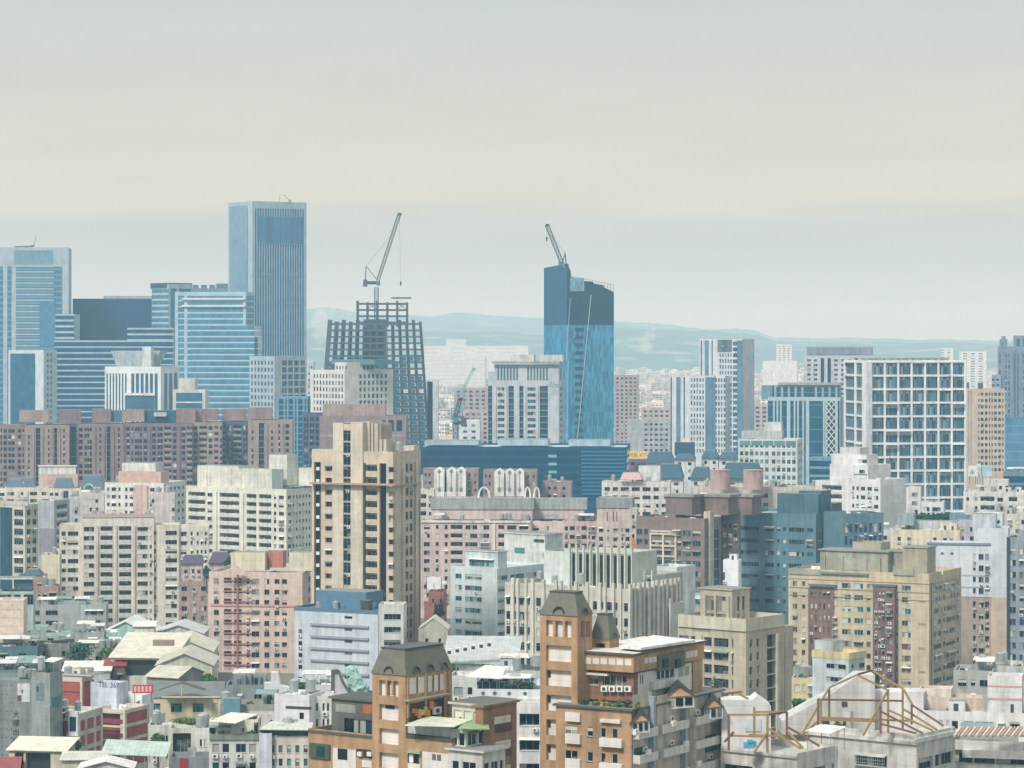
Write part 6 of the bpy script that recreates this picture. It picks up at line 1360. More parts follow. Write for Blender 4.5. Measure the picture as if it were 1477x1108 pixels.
dk = b.mass((478, 540), 1013, wl=wall(104, 106, 96, .3), dy=2.6, D=6, z0=30, part='dark_roof_storey', Lp=pp('.8 W0 .10 W20 .2 W18 .4'), fh=4.2, top=.6, wv=(.4, 2.3), gl=DG, yb=1060, fr=DARKF, roof=plain(70, 74, 72), cap=.35)
b.panel(0, 484, 513, 1016, 1028, wall(150, 152, 140), 'glazed_panel', .05, mi=dk); b.panel(0, 523, 538, 1015, 1030, wall(176, 116, 78), 'brick_panel', .05, mi=dk)
tw = b.mass((586, 652, 700), 1067, wl=BK, dy=-.15, pl=0, D=6, part='terrace_wing', Lp=None, Rp='..WWWWW.WWWWW.', fh=3.3, top=1.9, wv=(.5, 2.2), gl=DG, yb=1120, roof=plain(150, 146, 134))
b.panel(0, 588, 604, 1086, 1101, DG, 'window', .03, mi=tw); b.panel(0, 587, 605, 1083, 1087, plain(150, 170, 126), 'green_awning', .5, mi=tw, thick=.5); b.panel(0, 588, 606, 1102, 1112, WP, 'balcony', .4, mi=tw); b.panel(0, 590, 596, 1088, 1100, WHITE, 'window_frame', .05, mi=tw)
b.panel(0, 609, 650, 1086, 1125, WP, 'white_panel', .04, mi=tw); b.panel(0, 623, 636, 1088, 1097, DG, 'window', .07, mi=tw); b.panel(0, 629, 630, 1088, 1097, WHITE, 'window_frame', .09, mi=tw)
b.panel(0, 585, 652, 1063, 1067.5, plain(74, 72, 66), 'coping', .12, mi=tw, thick=.4)
b.mass((588, 650), 1048, wl=wall(206, 206, 198), dy=.6, pl=0, D=4, z0=H - (1064 - HZ) * 381 / F, part='glass_room', Lp='.WWWWWWW..WWWWWWWWWWWWWW.', fh=1.7, top=.1, wv=(.2, 1.5), gl=glass(24, 36, 50, .2), fr=WHITE, yb=1066, par=0)
m = M_(); A = [b.loc(x, y, Y_) for x, y, Y_ in ((584, 1047, 382), (656, 1049, 379), (682, 1039, 386), (616, 1034, 389))]; m.hexa(A + [q + Vector((0, 0, .12)) for q in A]); m.obj('awning', sheet(214, 218, 200, .8), b.root)
b.mass((651, 672, 704), 1053, wl=wall(206, 210, 196), dy=.6, pl=0, D=3, z0=40, part='glass_room', Lp='.WWW.WWWW.', Rp='.WWWW.WWW.', fh=2.2, top=.25, wv=(.3, 2.0), gl=glass(40, 50, 56, .3), fr=WHITE, yb=1075, par=0)
m = M_(); A = [b.loc(x, y, Y_) for x, y, Y_ in ((660, 1052, 378), (706, 1053, 380), (704, 1041, 386), (672, 1041, 385))]; m.hexa(A + [q + Vector((0, 0, .1)) for q in A]); m.obj('awning', sheet(140, 168, 120, .8), b.root)
b.mass((653, 697), 1019, wl=wall(206, 200, 184), dy=7, pl=0, D=7, z0=35, part='roof_house', Lp='.WWWW.WWWW.WWWW.', gl=glass(206, 202, 190, .5), fh=2.4, top=.5, wv=(.6, 2.1), yb=1040, roof=plain(90, 92, 88), cap=.4)
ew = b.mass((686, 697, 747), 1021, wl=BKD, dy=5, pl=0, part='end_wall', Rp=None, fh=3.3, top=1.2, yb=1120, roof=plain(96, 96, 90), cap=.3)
for i in range(3):
    b.panel(1, 714, 738, 1032 + i * 36, 1056 + i * 36, plain(86, 52, 40), 'balcony_shade', .02, mi=ew); b.panel(1, 715, 737, 1033 + i * 36, 1043 + i * 36, wall(206, 196, 178), 'balcony', .3, mi=ew, thick=.4)  # brown panels paint shade behind the balcony fronts, wall stays flat
b.mass((648, 696, 730), 1086, wl=wall(206, 202, 192), dy=-1.2, pl=0, D=4, part='bay_window', Lp='.WW.WWWW..', Rp='.WWW.WWWW.WW.', fh=3, top=.4, wv=(.3, 2), gl=DG, fr=WHITE, yb=1120, cap=.4)
# ---------------------------------------------------------------- orange brick flats, right one
b = bld('apartment_block', 'orange brick flats with a tall mansard tower, small turret and white balcony flank', (779, 833, 854), 889, 400, 30, 'flats', wl=BK, fh=3.43, top=.75, wv=(1.15, 3.4), rec=.6, gm=WP, Lp='.ssss.', Rp=None, yb=1125, par=0)
d = b.masses[0]; o, g = mansard_on(b, d, 857, 1.15)
hood(b, 0, (d['x0'] + d['x1']) / 2, g, .85); hood(b, 1, (d['y0'] + d['y1']) / 2, g, .7)
for x in (797.5, 811.5): b.panel(0, x, x + 3.6, 896, 922, BK, 'brick_mullion', .02, thick=.55)
for i in range(4): b.panel(0, 788.5, 794, 968 + i * 36, 977 + i * 36, plain(50, 40, 36), 'vent_window', -.5, thick=.1)
for x in (838, 846): b.panel(1, x, x + 5, 896, 919, plain(104, 66, 48), 'recess_shade', .02); b.panel(1, x + 1.5, x + 4, 897, 919, wall(150, 120, 100), 'panel', .04)  # outer brown panels are painted recess shade on the flat face
d2 = b.mass((853, 879, 893), 923, wl=BK, dy=7.5, pl=0, part='turret_wall', par=0, D=3, z0=30, Lp='..EEEE..', gm=plain(46, 38, 34), fh=2, top=.6, yb=945); _, g2 = mansard_on(b, d2, 893, .8); hood(b, 1, (d2['y0'] + d2['y1']) / 2, g2, .5)
da = b.mass((826, 914, 1019), 946, wl=BK, dy=2.6, pl=0, z0=H - (972 - HZ) * 397 / F, part='attic_storey', Lp=None, Rp=None, cap=.3, roof=plain(206, 204, 198), par=.3, trim=plain(96, 76, 62))
for i in range(6): b.panel(0, 843 + i * 11.6, 852.5 + i * 11.6, 948.5 + i * .5, 957.5 + i * .5, WP, 'attic_panel', .03, mi=da)
for i in range(3): b.panel(1, 930 + i * 6.2, 935 + i * 6.2, 949 - i, 957 - i, WP, 'attic_panel', .03, mi=da); b.panel(1, 990 + i * 5.6, 994.6 + i * 5.6, 940 - i, 949 - i, WP, 'attic_panel', .03, mi=da)
sf = b.panel(1, 950, 988, 942, 965, MSL, 'slate_front', .25, mi=da)
for x in (958, 976): b.panel(1, x, x + 7, 951, 963, plain(30, 48, 54), 'slate_dormer', .5, mi=da, thick=.3)
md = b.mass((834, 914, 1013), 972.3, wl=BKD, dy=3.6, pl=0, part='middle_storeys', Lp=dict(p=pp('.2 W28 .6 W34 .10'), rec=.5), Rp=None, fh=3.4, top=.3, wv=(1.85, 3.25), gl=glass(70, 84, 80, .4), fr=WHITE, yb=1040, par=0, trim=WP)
b.panel(1, 920, 1009, 962, 1002, wall(222, 218, 208, .2), 'white_render', .02, mi=md)
for x0, x1, y0, y1 in ((924, 927.5, 974, 986), (948, 958, 968, 979), (960, 972, 966, 977), (979, 994, 962, 975), (998, 1001, 960, 971)): b.panel(1, x0, x1, y0, y1, DG, 'window', .06, mi=md); b.panel(1, (x0 + x1) / 2 - .5, (x0 + x1) / 2 + .5, y0, y1, WHITE, 'window_frame', .09, mi=md)
b.panel(1, 944, 976, 980, 992, wall(226, 222, 214), 'balcony', .8, mi=md, thick=.8); b.panel(1, 1000, 1013, 938, 1010, BK, 'brick_pier', .25, mi=md)
m = M_(); A = [b.loc(x, y, Y_) for x, y, Y_ in ((893, 943, 402), (925, 946, 399), (1003, 934, 411), (942, 927, 418))]; A = [q + Vector((0, 0, .75)) for q in A]; m.hexa(A + [q + Vector((0, 0, .35)) for q in A]); m.obj('white_roof_sheet', sheet(226, 226, 220, 1.0), b.root)
for i in range(4):
    x = 871 + i * 11.2
    b.panel(0, x - 4.5, x + 4.5, 990, 998, WHITE, 'air_conditioner', .6, mi=md, thick=.5); b.panel(0, x - 2.6, x + 1.8, 991.5, 996.5, DARKF, 'fan_grille', .62, mi=md, thick=.03)
b.panel(0, 836, 876, 971, 974, plain(206, 200, 180), 'awning', .9, mi=md, thick=.9)
d3 = b.mass((803, 911, 1046), 1026, wl=BK, dy=-1.3, pl=0, part='lower_block', Lp=dict(p=pp('.13 W18 .14 w8 .11 w7 .9 w8 .20'), wv=(1.0, 2.45)), Rp=dict(p=pp('.2 b26 .8 b38 .10 b40 .11'), fh=3.35, top=.5, ac=.9, fr=WHITE), fh=3.43, top=1.6, yb=1125, gl=DG, fr=WHITE, bal=wall(222, 218, 208, .25), roof=plain(120, 122, 112), cap=.35, trim=plain(86, 90, 90), detail=True)
for x0, x1 in ((913, 940), (948, 986), (995, 1040)): b.panel(1, x0, x1, 1000, 1125, wall(210, 200, 182, .35), 'rendered_bay', .015, mi=d3)
for i in range(2):
    y = 1059 + i * 36
    b.panel(0, 815, 836, y, y + 14, WP, 'balcony', .5, mi=d3, thick=.5); b.panel(0, 864, 896, y + 7, y + 19, WP, 'balcony', .75, mi=d3, thick=.75)
b.panel(0, 865, 894, 1038, 1043, WP, 'sill_slab', .5, mi=d3, thick=.5); b.panel(0, 815, 836, 1028, 1041, WP, 'balcony', .4, mi=d3)
for x in (943, 989): b.panel(1, x, x + 3.5, 1005, 1125, plain(150, 160, 168), 'drain_shaft', .9, mi=d3, thick=.9)
for i in range(7): b.panel(1, 917 + i * 18, 922 + i * 18, 1052 - i * 4 + (i % 3) * 33, 1060 - i * 4 + (i % 3) * 33, WHITE, 'air_conditioner', 1.3, mi=d3, thick=.4)
b.panel(1, 1018, 1034, 1060, 1084, plain(40, 92, 80), 'green_glazing', .12, mi=d3); b.panel(1, 915, 930, 1078, 1100, plain(40, 76, 66), 'green_glazing', .12, mi=d3)
def dormer(x0, x1, yt, yb_, px, lb):
    """slate gable roof standing on the flank of the lower block"""
    dy = (px - 911) * .0955 / math.tan(b.th) - 8.5
    prism(b, [(x0 - 4, yb_ + 3), (x0, yb_), ((x0 + x1) / 2, yt), (x1, yb_ - 3), (x1 + 4, yb_), ((x0 + x1) / 2, yt - 5)], dy, 4.5, plain(58, 64, 60, .8), 'gable_roof'); prism(b, [(x0, yb_), ((x0 + x1) / 2, yt), (x1, yb_ - 3)], dy + .25, 4, wall(206, 164, 124), 'gable_wall')
    prism(b, [(x0 - 1, yb_ + 18), (x0 - 1, yb_ + .5), (x1 + 1, yb_ - 3), (x1 + 1, yb_ + 14)], dy + .5, 4, wall(206, 202, 194), 'bay_window')
    n = 3; w = (x1 - x0) / n
    for i in range(n): small(b, x0 + i * w + 1.5, x0 + (i + 1) * w - 1.5, yb_ + 2 - i, yb_ + 13 - i, dy + .36, DG, 'window')
dormer(912, 936, 1029, 1042, 924, ''); dormer(960, 1000, 990, 1006, 980, ''); dormer(1016, 1042, 1008, 1022, 1029, '')
for i in range(6):
    x = 860 + i * 11.5; bush(['round green shrub in the brick terrace planter by the tower', 'yellow flowering shrub second in the brick terrace planter', 'light green shrub in the middle of the brick terrace planter', 'bushy green shrub in the brick terrace planter below the coolers', 'dark green shrub near the right end of the brick terrace planter', 'low olive shrub at the right end of the brick terrace planter'][i], x - 7, x + 7, 1007 + (i % 3) * 2, 1024, 398.6 - .6 * i, 20 + i, [(80, 104, 58), (150, 140, 76), (112, 134, 76), (76, 104, 60), (58, 82, 54), (120, 122, 72)][i], 260)
bush('dark shrub in the corner between brick tower and terrace', 838, 850, 1006, 1024, 399.3, 44, (56, 72, 48), 260)
# ---------------------------------------------------------------- between the two brick blocks
b = bld('apartment_block', 'white rounded flats with portholes and green balcony panels between the two brick blocks', (684, 800), 995, 470, 4, 'flats', wl=wall(222, 222, 220, .2), fh=3.2, top=1.6, wv=(.3, 1.9), Lp=pp('.14 W12 .10 W14 .10 W16 .8 W16 .16'), yb=1125, gl=DG, D=14, roof=plain(120, 140, 140), rec=.4, trim=wall(200, 206, 204))
for x in (696, 713, 734, 757): 
    m = M_(); a = b.loc(x, 1001, 470); a.y = b.masses[0]['y0']; m.bar((a.x, a.y - .04, a.z), (a.x, a.y - .005, a.z), .32, n=14); m.obj('porthole', plain(90, 100, 106), b.root)
for i in range(3): b.panel(0, 745, 780, 1021 + i * 36, 1034 + i * 36, wall(222, 220, 214), 'balcony', .8, thick=.9); b.panel(0, 754, 771, 1062 + i * 36 - 36 + 7, 1069 + i * 36 - 36 + 7, plain(40, 96, 84), 'green_panel', .9, thick=.12)
b.mass((745, 782), 1012, wl=wall(220, 220, 216), dy=-4, D=4, part='front_bay', Lp='.WWWWWWW.', fh=4.0, top=1.4, wv=(1.5, 3.4), gl=DG, yb=1125, rec=.9)
b.mass((688, 770), 984, wl=curtain(40, 80, 96, 1.2, 2, .5, 0, vline=.08), dy=5, D=6, z0=35, part='glazed_roof_storey')
r1 = [((672, 976), (722, 982), (722, 964), (690, 962))]
m = M_()
for q in [((671, 977, 474), (723, 980, 474), (730, 963, 481), (700, 960, 481)), ((720, 979, 472), (764, 979, 472), (768, 973, 478), (731, 972, 478))]:
    A = [b.loc(*p) for p in q]; m2 = M_(); m2.hexa(A + [p + Vector((0, 0, .1)) for p in A]); m2.obj('white_awning', sheet(226, 226, 218, .9), b.root)
bush('dark potted plants along the glazed roof terrace between the brick blocks', 722, 772, 982, 994, 471, 3, (60, 84, 66), 500)
b = bld('apartment_block', 'narrow cream service block with cooler boxes behind the left brick tower', (648, 688), 975, 520, 6, 'flats', wl=wall(206, 206, 196), Lp='.WW.w.', yb=1030, ac=.8, D=8, clut=6, kinds='apac')
# ---------------------------------------------------------------- lower left: low houses and roofs
GC = wall(150, 158, 154, .4)
b = bld('apartment_block', 'raw grey concrete flats with small dark wall dots and a white notice board', (-20, 46), 980, 590, 5, 'flats', wl=GC, Lp=None, yb=1125, D=12, clut=2)
kk_ = 590 / F
for i in range(9):
    for j in range(3):
        if (i + j) % 7 == 3: continue
        b.panel(0, 2 + j * 7, 3.4 + j * 7, 988 + i * 12.5, 989.6 + i * 12.5, DARKF, 'wall_vent', .03)
b.panel(0, 25, 43, 986, 1013, wall(222, 222, 220), 'white_notice', .08); b.panel(0, 25, 31, 1003, 1012, plain(110, 76, 86), 'red_corner', .1); b.panel(0, 31, 33, 995, 1000, DARKF, 'dark_mark', .1)
for i, ch in enumerate('\u5927\u6a13\u51fa\u79df'):
    text_on(ch, 23, 1031 + i * 13, 589.6, 1.5, DARKF, 'wall_lettering', 0, b).location.y = b.masses[0]['y0'] - .03
b = bld('apartment_block', 'grey green concrete flats with a big shuttered opening beside the red tiled tower', (46, 72, 90), 971, 580, 38, 'flats', wl=wall(156, 164, 158, .4), Lp=None, Rp=None, yb=1125, clut=1, par=.5)
b.panel(0, 52, 64, 985, 1011, wall(120, 136, 140), 'shuttered_opening', .04); b.panel(0, 52.5, 55.5, 990, 998, DARKF, 'small_window', .08); b.panel(1, 74, 88, 1005, 1018, plain(86, 120, 136), 'blue_sheet', .3)
b = bld('apartment_block', 'small grey lean-to roofs behind the concrete flats at the left edge', (-10, 60), 966, 700, 4, 'flats', wl=wall(120, 140, 142), Lp='.WW...W.w..', yb=985, fh=3, top=.8, D=9, clut=7, kinds='ssta')
b = bld('apartment_block', 'dark grey flats with coolers on a white rail at the left edge', (-10, 54), 932, 760, 4, 'flats', wl=wall(96, 124, 132), Lp='..WW...WW...', yb=970, fh=3, D=9, clut=5, kinds='sap')
b = bld('apartment_block', 'old weathered grey wall with clinging plants behind the low roofs', (50, 100), 928, 770, 4, 'house', wl=wall(150, 152, 142, .6), Lp='..w....w.', yb=975, D=8, clut=3, kinds='sap')
RT = wall(176, 92, 84, .2); CF = wall(216, 206, 186, .25)
b = bld('apartment_block', 'red tiled tower house with cream frames and a cream roof edge', (88, 118, 133), 976, 620, 28, 'flats', wl=CF, yb=1110, Lp=dict(p='.ssssssssss.', wv=(.3, 6.3)), Rp=dict(p='.sssss.', wv=(.3, 6.3)), fh=6.6, top=.9, gm=RT, rec=.12, roof=plain(206, 200, 184))
b.box(90, 131, 973, .3, wall(206, 206, 196), 'roof_slab', -.3, 6); b.panel(0, 91, 115, 997, 998, plain(120, 60, 56), 'floor_joint', .02)
b = bld('apartment_block', 'red tiled flats with white framed bay windows and a flat canopy at the lower left', (50, 113, 148), 1030, 585, 25, 'flats', wl=wall(206, 202, 190, .3), yb=1090, Lp=pp('.2 s14 .3 s6 .7 s6 .3 s15 .7'), Rp='.ss.sss.ss.', fh=3.1, top=1.0, gm=RT, wv=(.4, 2.6), rec=.15, roof=plain(206, 206, 200), clut=2)
for x0, x1 in ((52, 68), (98, 112)):
    b.panel(0, x0, x1, 1026, 1062, wall(222, 222, 216), 'white_bay', .7, thick=.8); b.panel(0, x0 + 2.5, x1 - 2.5, 1034, 1055, DG, 'window', .75, thick=.1)
b.panel(0, 70.5, 77, 1040, 1075, plain(126, 40, 48), 'red_strip', .1); b.panel(0, 79, 87, 1040, 1075, wall(214, 208, 192), 'cream_strip', .12); b.panel(0, 89, 95, 1040, 1075, plain(126, 40, 48), 'red_strip', .1)
for x in (72, 80, 89): b.panel(0, x, x + 5, 1029, 1036, plain(140, 60, 60), 'red_tile_panel', .1)
b.panel(0, 64, 104, 1020, 1022, wall(196, 206, 202), 'flat_canopy', .9, thick=1.6)
b = bld('apartment_block', 'red tiled flats with cream floor bands and dark open balconies', (134, 180, 215), 1024, 600, 30, 'flats', wl=CF, yb=1095, Lp=dict(p='..EEEEEEEEEE..', gm=plain(38, 46, 50)), Rp=dict(p='.sssssssssss.', wv=(.5, 2.75)), fh=2.95, top=.6, gm=RT, rec=.12, roof=plain(222, 222, 214), trim=wall(222, 222, 214), clut=3, kinds='ap')
for i in range(4): b.panel(0, 138, 177, 1026 + i * 20, 1029 + i * 20, CF, 'floor_band', .1); b.panel(0, 138, 177, 1037 + i * 20, 1043 + i * 20, wall(140, 84, 84), 'balcony_front', .05)
b.mass((137, 205), 1003, wl=wall(226, 226, 220, .15), dy=5, D=5, z0=20, part='roof_house', Lp='.WW....w......W.', fh=3.2, top=.4, gl=DG)
b.mass((131, 168), 986, wl=wall(206, 212, 218, .3), dy=8, D=5, z0=20, part='wall_with_lettering'); text_on('TEL 367', 150, 990, 607.6, 1.5, plain(60, 76, 110), 'wall_lettering', 0, b).location.y = b.masses[-1]['y0'] - .03
r = empty('sign', 'red framed banner sign with five pale characters above the red tiled flats', 'sign', P(206, 1000, 606)); k = 606 / F; m = M_(); m.box(-15 * k, 0, 0, 15 * k, .25, 12 * k); m.obj('board', plain(176, 60, 66), r)
for i in range(5):
    m = M_(); m.box((-13 + i * 5.4) * k, -.04, 2 * k, (-9.2 + i * 5.4) * k, -.004, 10 * k); m.obj('pale_character_cell', plain(226, 170, 170), r)
m = M_(); m.bar((-12 * k, .2, -2), (-12 * k, .2, .5), .08); m.bar((12 * k, .2, -2), (12 * k, .2, .5), .08); m.obj('stand', DARKF, r)
# sheds and low roofs of the middle left
shed('warehouse', 'mint green gabled warehouse with three dark windows', (140, 222), 918, 897, 850, 22, wall(170, 206, 194), sheet(206, 222, 210), 'front', 8, pp('.12 W5 .9 W5 .9 W5 .5 W0 .8 W8 .2 W9 .5'), cat='warehouse', wv=(.6, 2), fh=3.2, yb=945)
shed('house', 'white flat house with small windows beside the mint warehouse', (194, 222), 904, 900, 835, 8, wall(226, 224, 214), sheet(222, 222, 214), 'lean', 4, '...w....w.', yb=930)
shed('warehouse', 'grey metal warehouse with a low pitched roof right of the mint warehouse', (222, 292), 914, 902, 840, 18, wall(190, 196, 196), sheet(190, 196, 198), 'front', 6, None, cat='warehouse', yb=940)
shed('warehouse', 'cream metal hall with a long bright sloping roof and dark opening', (160, 250), 950, 924, 730, 18, wall(206, 206, 190), sheet(206, 204, 186), 'lean', 14, pp('.6 E60 .24'), Rp='.EE..', cat='warehouse', yb=970, fh=4, top=.5, gm=plain(40, 48, 48))
shed('warehouse', 'big cream gabled hall with a rusty roof box beside the pink beige flats', (226, 306), 940, 922, 790, 24, wall(222, 216, 184), sheet(204, 202, 184), 'front', 4, None, cat='warehouse', yb=970)
shed('warehouse', 'tall pale cream gabled hall with two dark windows below the pink beige flats', (226, 306), 960, 943, 700, 20, wall(206, 204, 182), sheet(184, 184, 170), 'front', 4, pp('.46 W7 .13 W8 .6'), cat='warehouse', yb=1000, wv=(.2, 2.4), fh=4, top=5)
shed('shed', 'grey gabled shed with a dark opening right of the red roofed house', (212, 256), 978, 966, 660, 12, wall(150, 150, 140), sheet(190, 190, 176), 'eave', 30, None, cat='shed', yb=1000)
shed('house', 'small house with a dark red metal roof and open porch', (152, 180), 960, 952, 730, 9, wall(120, 100, 92), sheet(146, 50, 62), 'eave', 6, '.EE..WW.', yb=985, gm=plain(40, 44, 46))
shed('house', 'low house with white flat sheet roof left of the red roofed house', (92, 158), 968, 960, 725, 10, wall(196, 198, 190), sheet(222, 222, 216), 'lean', 4, '.w..WW..w', yb=985)
b = bld('apartment_block', 'grey weathered low flats with white air units behind the green trees', (104, 172), 936, 770, 4, 'flats', wl=wall(166, 168, 158, .5), Lp='.WW..w.WW..WW.', yb=960, D=9, clut=6, ac=.5)
b = bld('town_house', 'brown brick wall house with pipes behind the right green tree', (126, 176), 924, 800, 4, 'house', wl=wall(160, 130, 116), Lp='..W..ww..', yb=950, D=9, clut=4)
tree('round dark green tree among the low roofs, the left of two', 115, 928, 962, 34, 755, 11, (44, 92, 66), 'trees among low roofs'); tree('lighter green tree among the low roofs, the right of two', 156, 932, 958, 36, 760, 12, (74, 110, 62), 'trees among low roofs')
shed('house', 'cream house with four teal windows and a dark roof porch', (212, 320), 1006, 988, 640, 12, wall(214, 200, 166, .2), sheet(110, 118, 118), 'eave', 5, pp('.5 W15 .15 W16 .15 W16 .12 W8 .6'), yb=1060, wv=(1.5, 3.5), fh=4, top=.8, gl=glass(16, 96, 100, .05), over=.2, cat='house')
m = M_(); o_ = P(262, 1006, 636)
r = empty('porch', 'cream rail porch with yellow post on the teal windowed house', 'porch', o_)
m.box(-4.3, -.1, -.1, 8.5, .1, .25); m.obj('rail', CF, r); m = M_(); m.box(-.12, -.15, 0, .12, .15, 3.0); m.obj('post', plain(206, 180, 90), r); m = M_(); m.hexa([(-5, -.3, 1.5), (0, -.3, 3.1), (0, 3, 3.1), (-5, 3, 1.5), (-5, -.3, 1.65), (0, -.3, 3.25), (0, 3, 3.25), (-5, 3, 1.65)]); m.hexa([(0, -.3, 3.1), (5, -.3, 1.5), (5, 3, 1.5), (0, 3, 3.1), (0, -.3, 3.25), (5, -.3, 1.65), (5, 3, 1.65), (0, 3, 3.25)]); m.obj('gabled_roof', plain(84, 84, 76), r)
bush('long green roof garden hedge below the teal windowed house', 244, 302, 1034, 1046, 560, 31, (110, 128, 72), 900)
b = bld('town_house', 'white stained low house with a dark opening below the roof garden', (214, 246), 1046, 570, 4, 'house', wl=wall(214, 212, 200, .5), Lp='..w....w.', yb=1110, D=7, clut=3, kinds='at')
b = bld('town_house', 'cream house carrying the roof garden with a black car port gap', (244, 302), 1050, 560, 4, 'house', wl=wall(216, 212, 196, .4), Lp='.EEEEE...w.', yb=1110, D=7, gm=plain(34, 42, 44), fh=3.4, top=1)
canopy('canopy', 'long pale green sheet roof on thin steel posts at the lower left', ((145, 1088), (240, 1092)), 540, 8, 1.6, sheet(176, 196, 186, .9), 7)
shed('house', 'cream roofed hut with open front and blue car at the lower left corner', (14, 94), 1084, 1072, 545, 7, wall(200, 196, 170), sheet(222, 218, 198), 'lean', 18, pp('.8 E12 .3 E34 .20'), yb=1120, gm=plain(44, 52, 56), fh=3, top=.4)
shed('house', 'maroon sloped roof edge with white rim at the lower left corner', (-20, 26), 1108, 1096, 540, 7, wall(190, 170, 160), sheet(140, 70, 74), 'eave', 4, None)
shed('house', 'low cream house with a roof box between hut and pale green canopy', (90, 150), 1096, 1092, 535, 7, wall(206, 200, 176), sheet(200, 204, 190), 'lean', 4, '.W...WW.', clut=3, kinds='at')
shed('house', 'white tent like sheet roof at the bottom edge left of the grey wall', (116, 190), 1108, 1098, 520, 7, wall(200, 200, 196), sheet(222, 222, 218), 'front', 4, None)
b = bld('town_house', 'dark grey wall house with a red door panel at the bottom edge', (244, 302), 1092, 520, 4, 'house', wl=wall(136, 140, 142), Lp=None, yb=1120, D=7); b.panel(0, 259, 271, 1094, 1118, plain(150, 40, 56), 'red_panel', .15); b.box(271, 282, 1080, 3, wall(170, 172, 166), 'roof_tank', 2, 2)
b = bld('town_house', 'white narrow house with one window left of the flats with the bright roof', (282, 304), 1050, 530, 4, 'house', wl=wall(222, 220, 208, .35), Lp='..w.w..', yb=1120, D=6, clut=2, kinds='at')
# lower centre left
b = bld('apartment_block', 'white flats with coolers, a grey balcony band and a bright sloping roof sheet', (302, 374), 1059, 500, 4, 'flats', wl=wall(206, 206, 198, .35), Lp='.WW.WW..WWW.WW.', yb=1120, D=10, ac=.8, fh=3.2, top=.9, gl=DG); b.mass((302, 342), 1040, wl=wall(222, 220, 206), dy=1, D=5, z0=25, part='roof_house', Lp='WWW.WWWWWW...', fh=2.8, top=.3, gl=DG, wv=(.5, 2.2)); b.mass((338, 372), 1038, wl=wall(220, 216, 196), dy=1.2, D=5, z0=25, part='roof_house', Lp='....w.....EE', fh=2.8, top=.5, gm=DARKF)
m = M_(); A = [b.loc(x, y, Y_) for x, y, Y_ in ((302, 1041, 498), (340, 1044, 498), (372, 1031, 506), (333, 1028, 506))]; m.hexa(A + [q + Vector((0, 0, .1)) for q in A]); m.obj('roof_sheet', sheet(222, 222, 210, .9), b.root)
b.panel(0, 302, 374, 1059, 1067, wall(134, 146, 136, .4), 'grey_band', .3)
b = bld('apartment_block', 'cream pink flats with a row of small pane windows and scalloped trim', (374, 447), 1062, 480, 4, 'flats', wl=wall(214, 206, 192, .25), Lp=pp('.16 w6 .6 w6 .6 w6 .6 w6 .6 w6 .3'), yb=1120, D=10, fh=2.2, top=1.0, wv=(.3, 1.7), gl=glass(60, 100, 100, .4)); b.panel(0, 374, 447, 1052, 1061, plain(56, 68, 70), 'dark_clerestory', .05); b.mass((374, 392), 1058, wl=wall(206, 210, 216), dy=-1, D=4, part='plain_wing')
m = M_(); A = [b.loc(x, y, Y_) for x, y, Y_ in ((374, 1053, 479), (449, 1054, 479), (452, 1043, 487), (392, 1041, 487))]; m.hexa(A + [q + Vector((0, 0, .12)) for q in A]); m.obj('roof_sheet', sheet(200, 206, 196, .9), b.root)
b = bld('town_house', 'white box house with a long dark slot window among pale roofs', (396, 446), 1003, 545, 22, 'house', wl=wall(222, 222, 218, .2), Lp=None, yb=1060, D=8, roof=plain(206, 206, 200), clut=3, kinds='apt'); b.panel(0, 412, 449, 1019, 1023, DARKF, 'slot_window', .05); b.panel(0, 432, 438, 1028, 1037, DG, 'window', .05)
b = bld('town_house', 'white house with four square windows touching the dark roof storey', (446, 478), 1004, 548, 4, 'house', wl=wall(216, 216, 206, .25), Lp='.W.W..W.W.', yb=1060, fh=3, top=.8, D=8, gl=DG, clut=3, kinds='aps')
b = bld('town_house', 'grey stair house with a brown door among the pale roofs', (318, 400), 1016, 580, 4, 'house', wl=wall(160, 160, 148, .4), Lp='...........w.', yb=1050, D=9, clut=2); b.mass((350, 398), 1030, wl=wall(220, 216, 206), dy=-4, D=4, part='lower_house', Lp='.....E...w.', fh=3, top=.6, gm=plain(140, 80, 70)); b.box(322, 346, 1008, 4, plain(96, 140, 150), 'glass_lean_to', -3, 3)
b = bld('town_house', 'grey concrete roof house with plants and masts below the pink beige flats', (326, 384), 988, 620, 4, 'house', wl=wall(140, 148, 146, .4), Lp='...w...WW.', yb=1020, D=9, clut=9, kinds='ccsph')
b = bld('town_house', 'white plaster stair gable rising among the roofs below the light blue block', (378, 430), 1000, 600, 4, 'house', wl=wall(224, 224, 218, .25), Lp=None, yb=1040, D=8, clut=2, kinds='a'); prism(b, [(381, 1002), (381, 985), (391, 985), (391, 970), (401, 970), (404, 988), (424, 994), (424, 1002)], -.6, 2, wall(222, 224, 222, .25), 'stepped_wall')
b = bld('town_house', 'low pale roofed terrace with pipes below the light blue block', (420, 482), 988, 610, 6, 'house', wl=wall(206, 212, 206), Lp='.WW..WW...W', yb=1010, D=12, clut=8, kinds='pas', roof=plain(190, 200, 196))
b = bld('town_house', 'dark roofed terrace house right of the white slot window house', (466, 540), 1004, 575, 4, 'house', wl=wall(84, 96, 100), Lp='.WW.WWW.', yb=1020, D=9, clut=4, kinds='pa', roof=plain(80, 90, 92))
r = empty('tarpaulin_stack', 'grey framed chimney hood beside a heap wrapped in green netting', 'stack', P(502, 1004, 560)); k = 560 / F
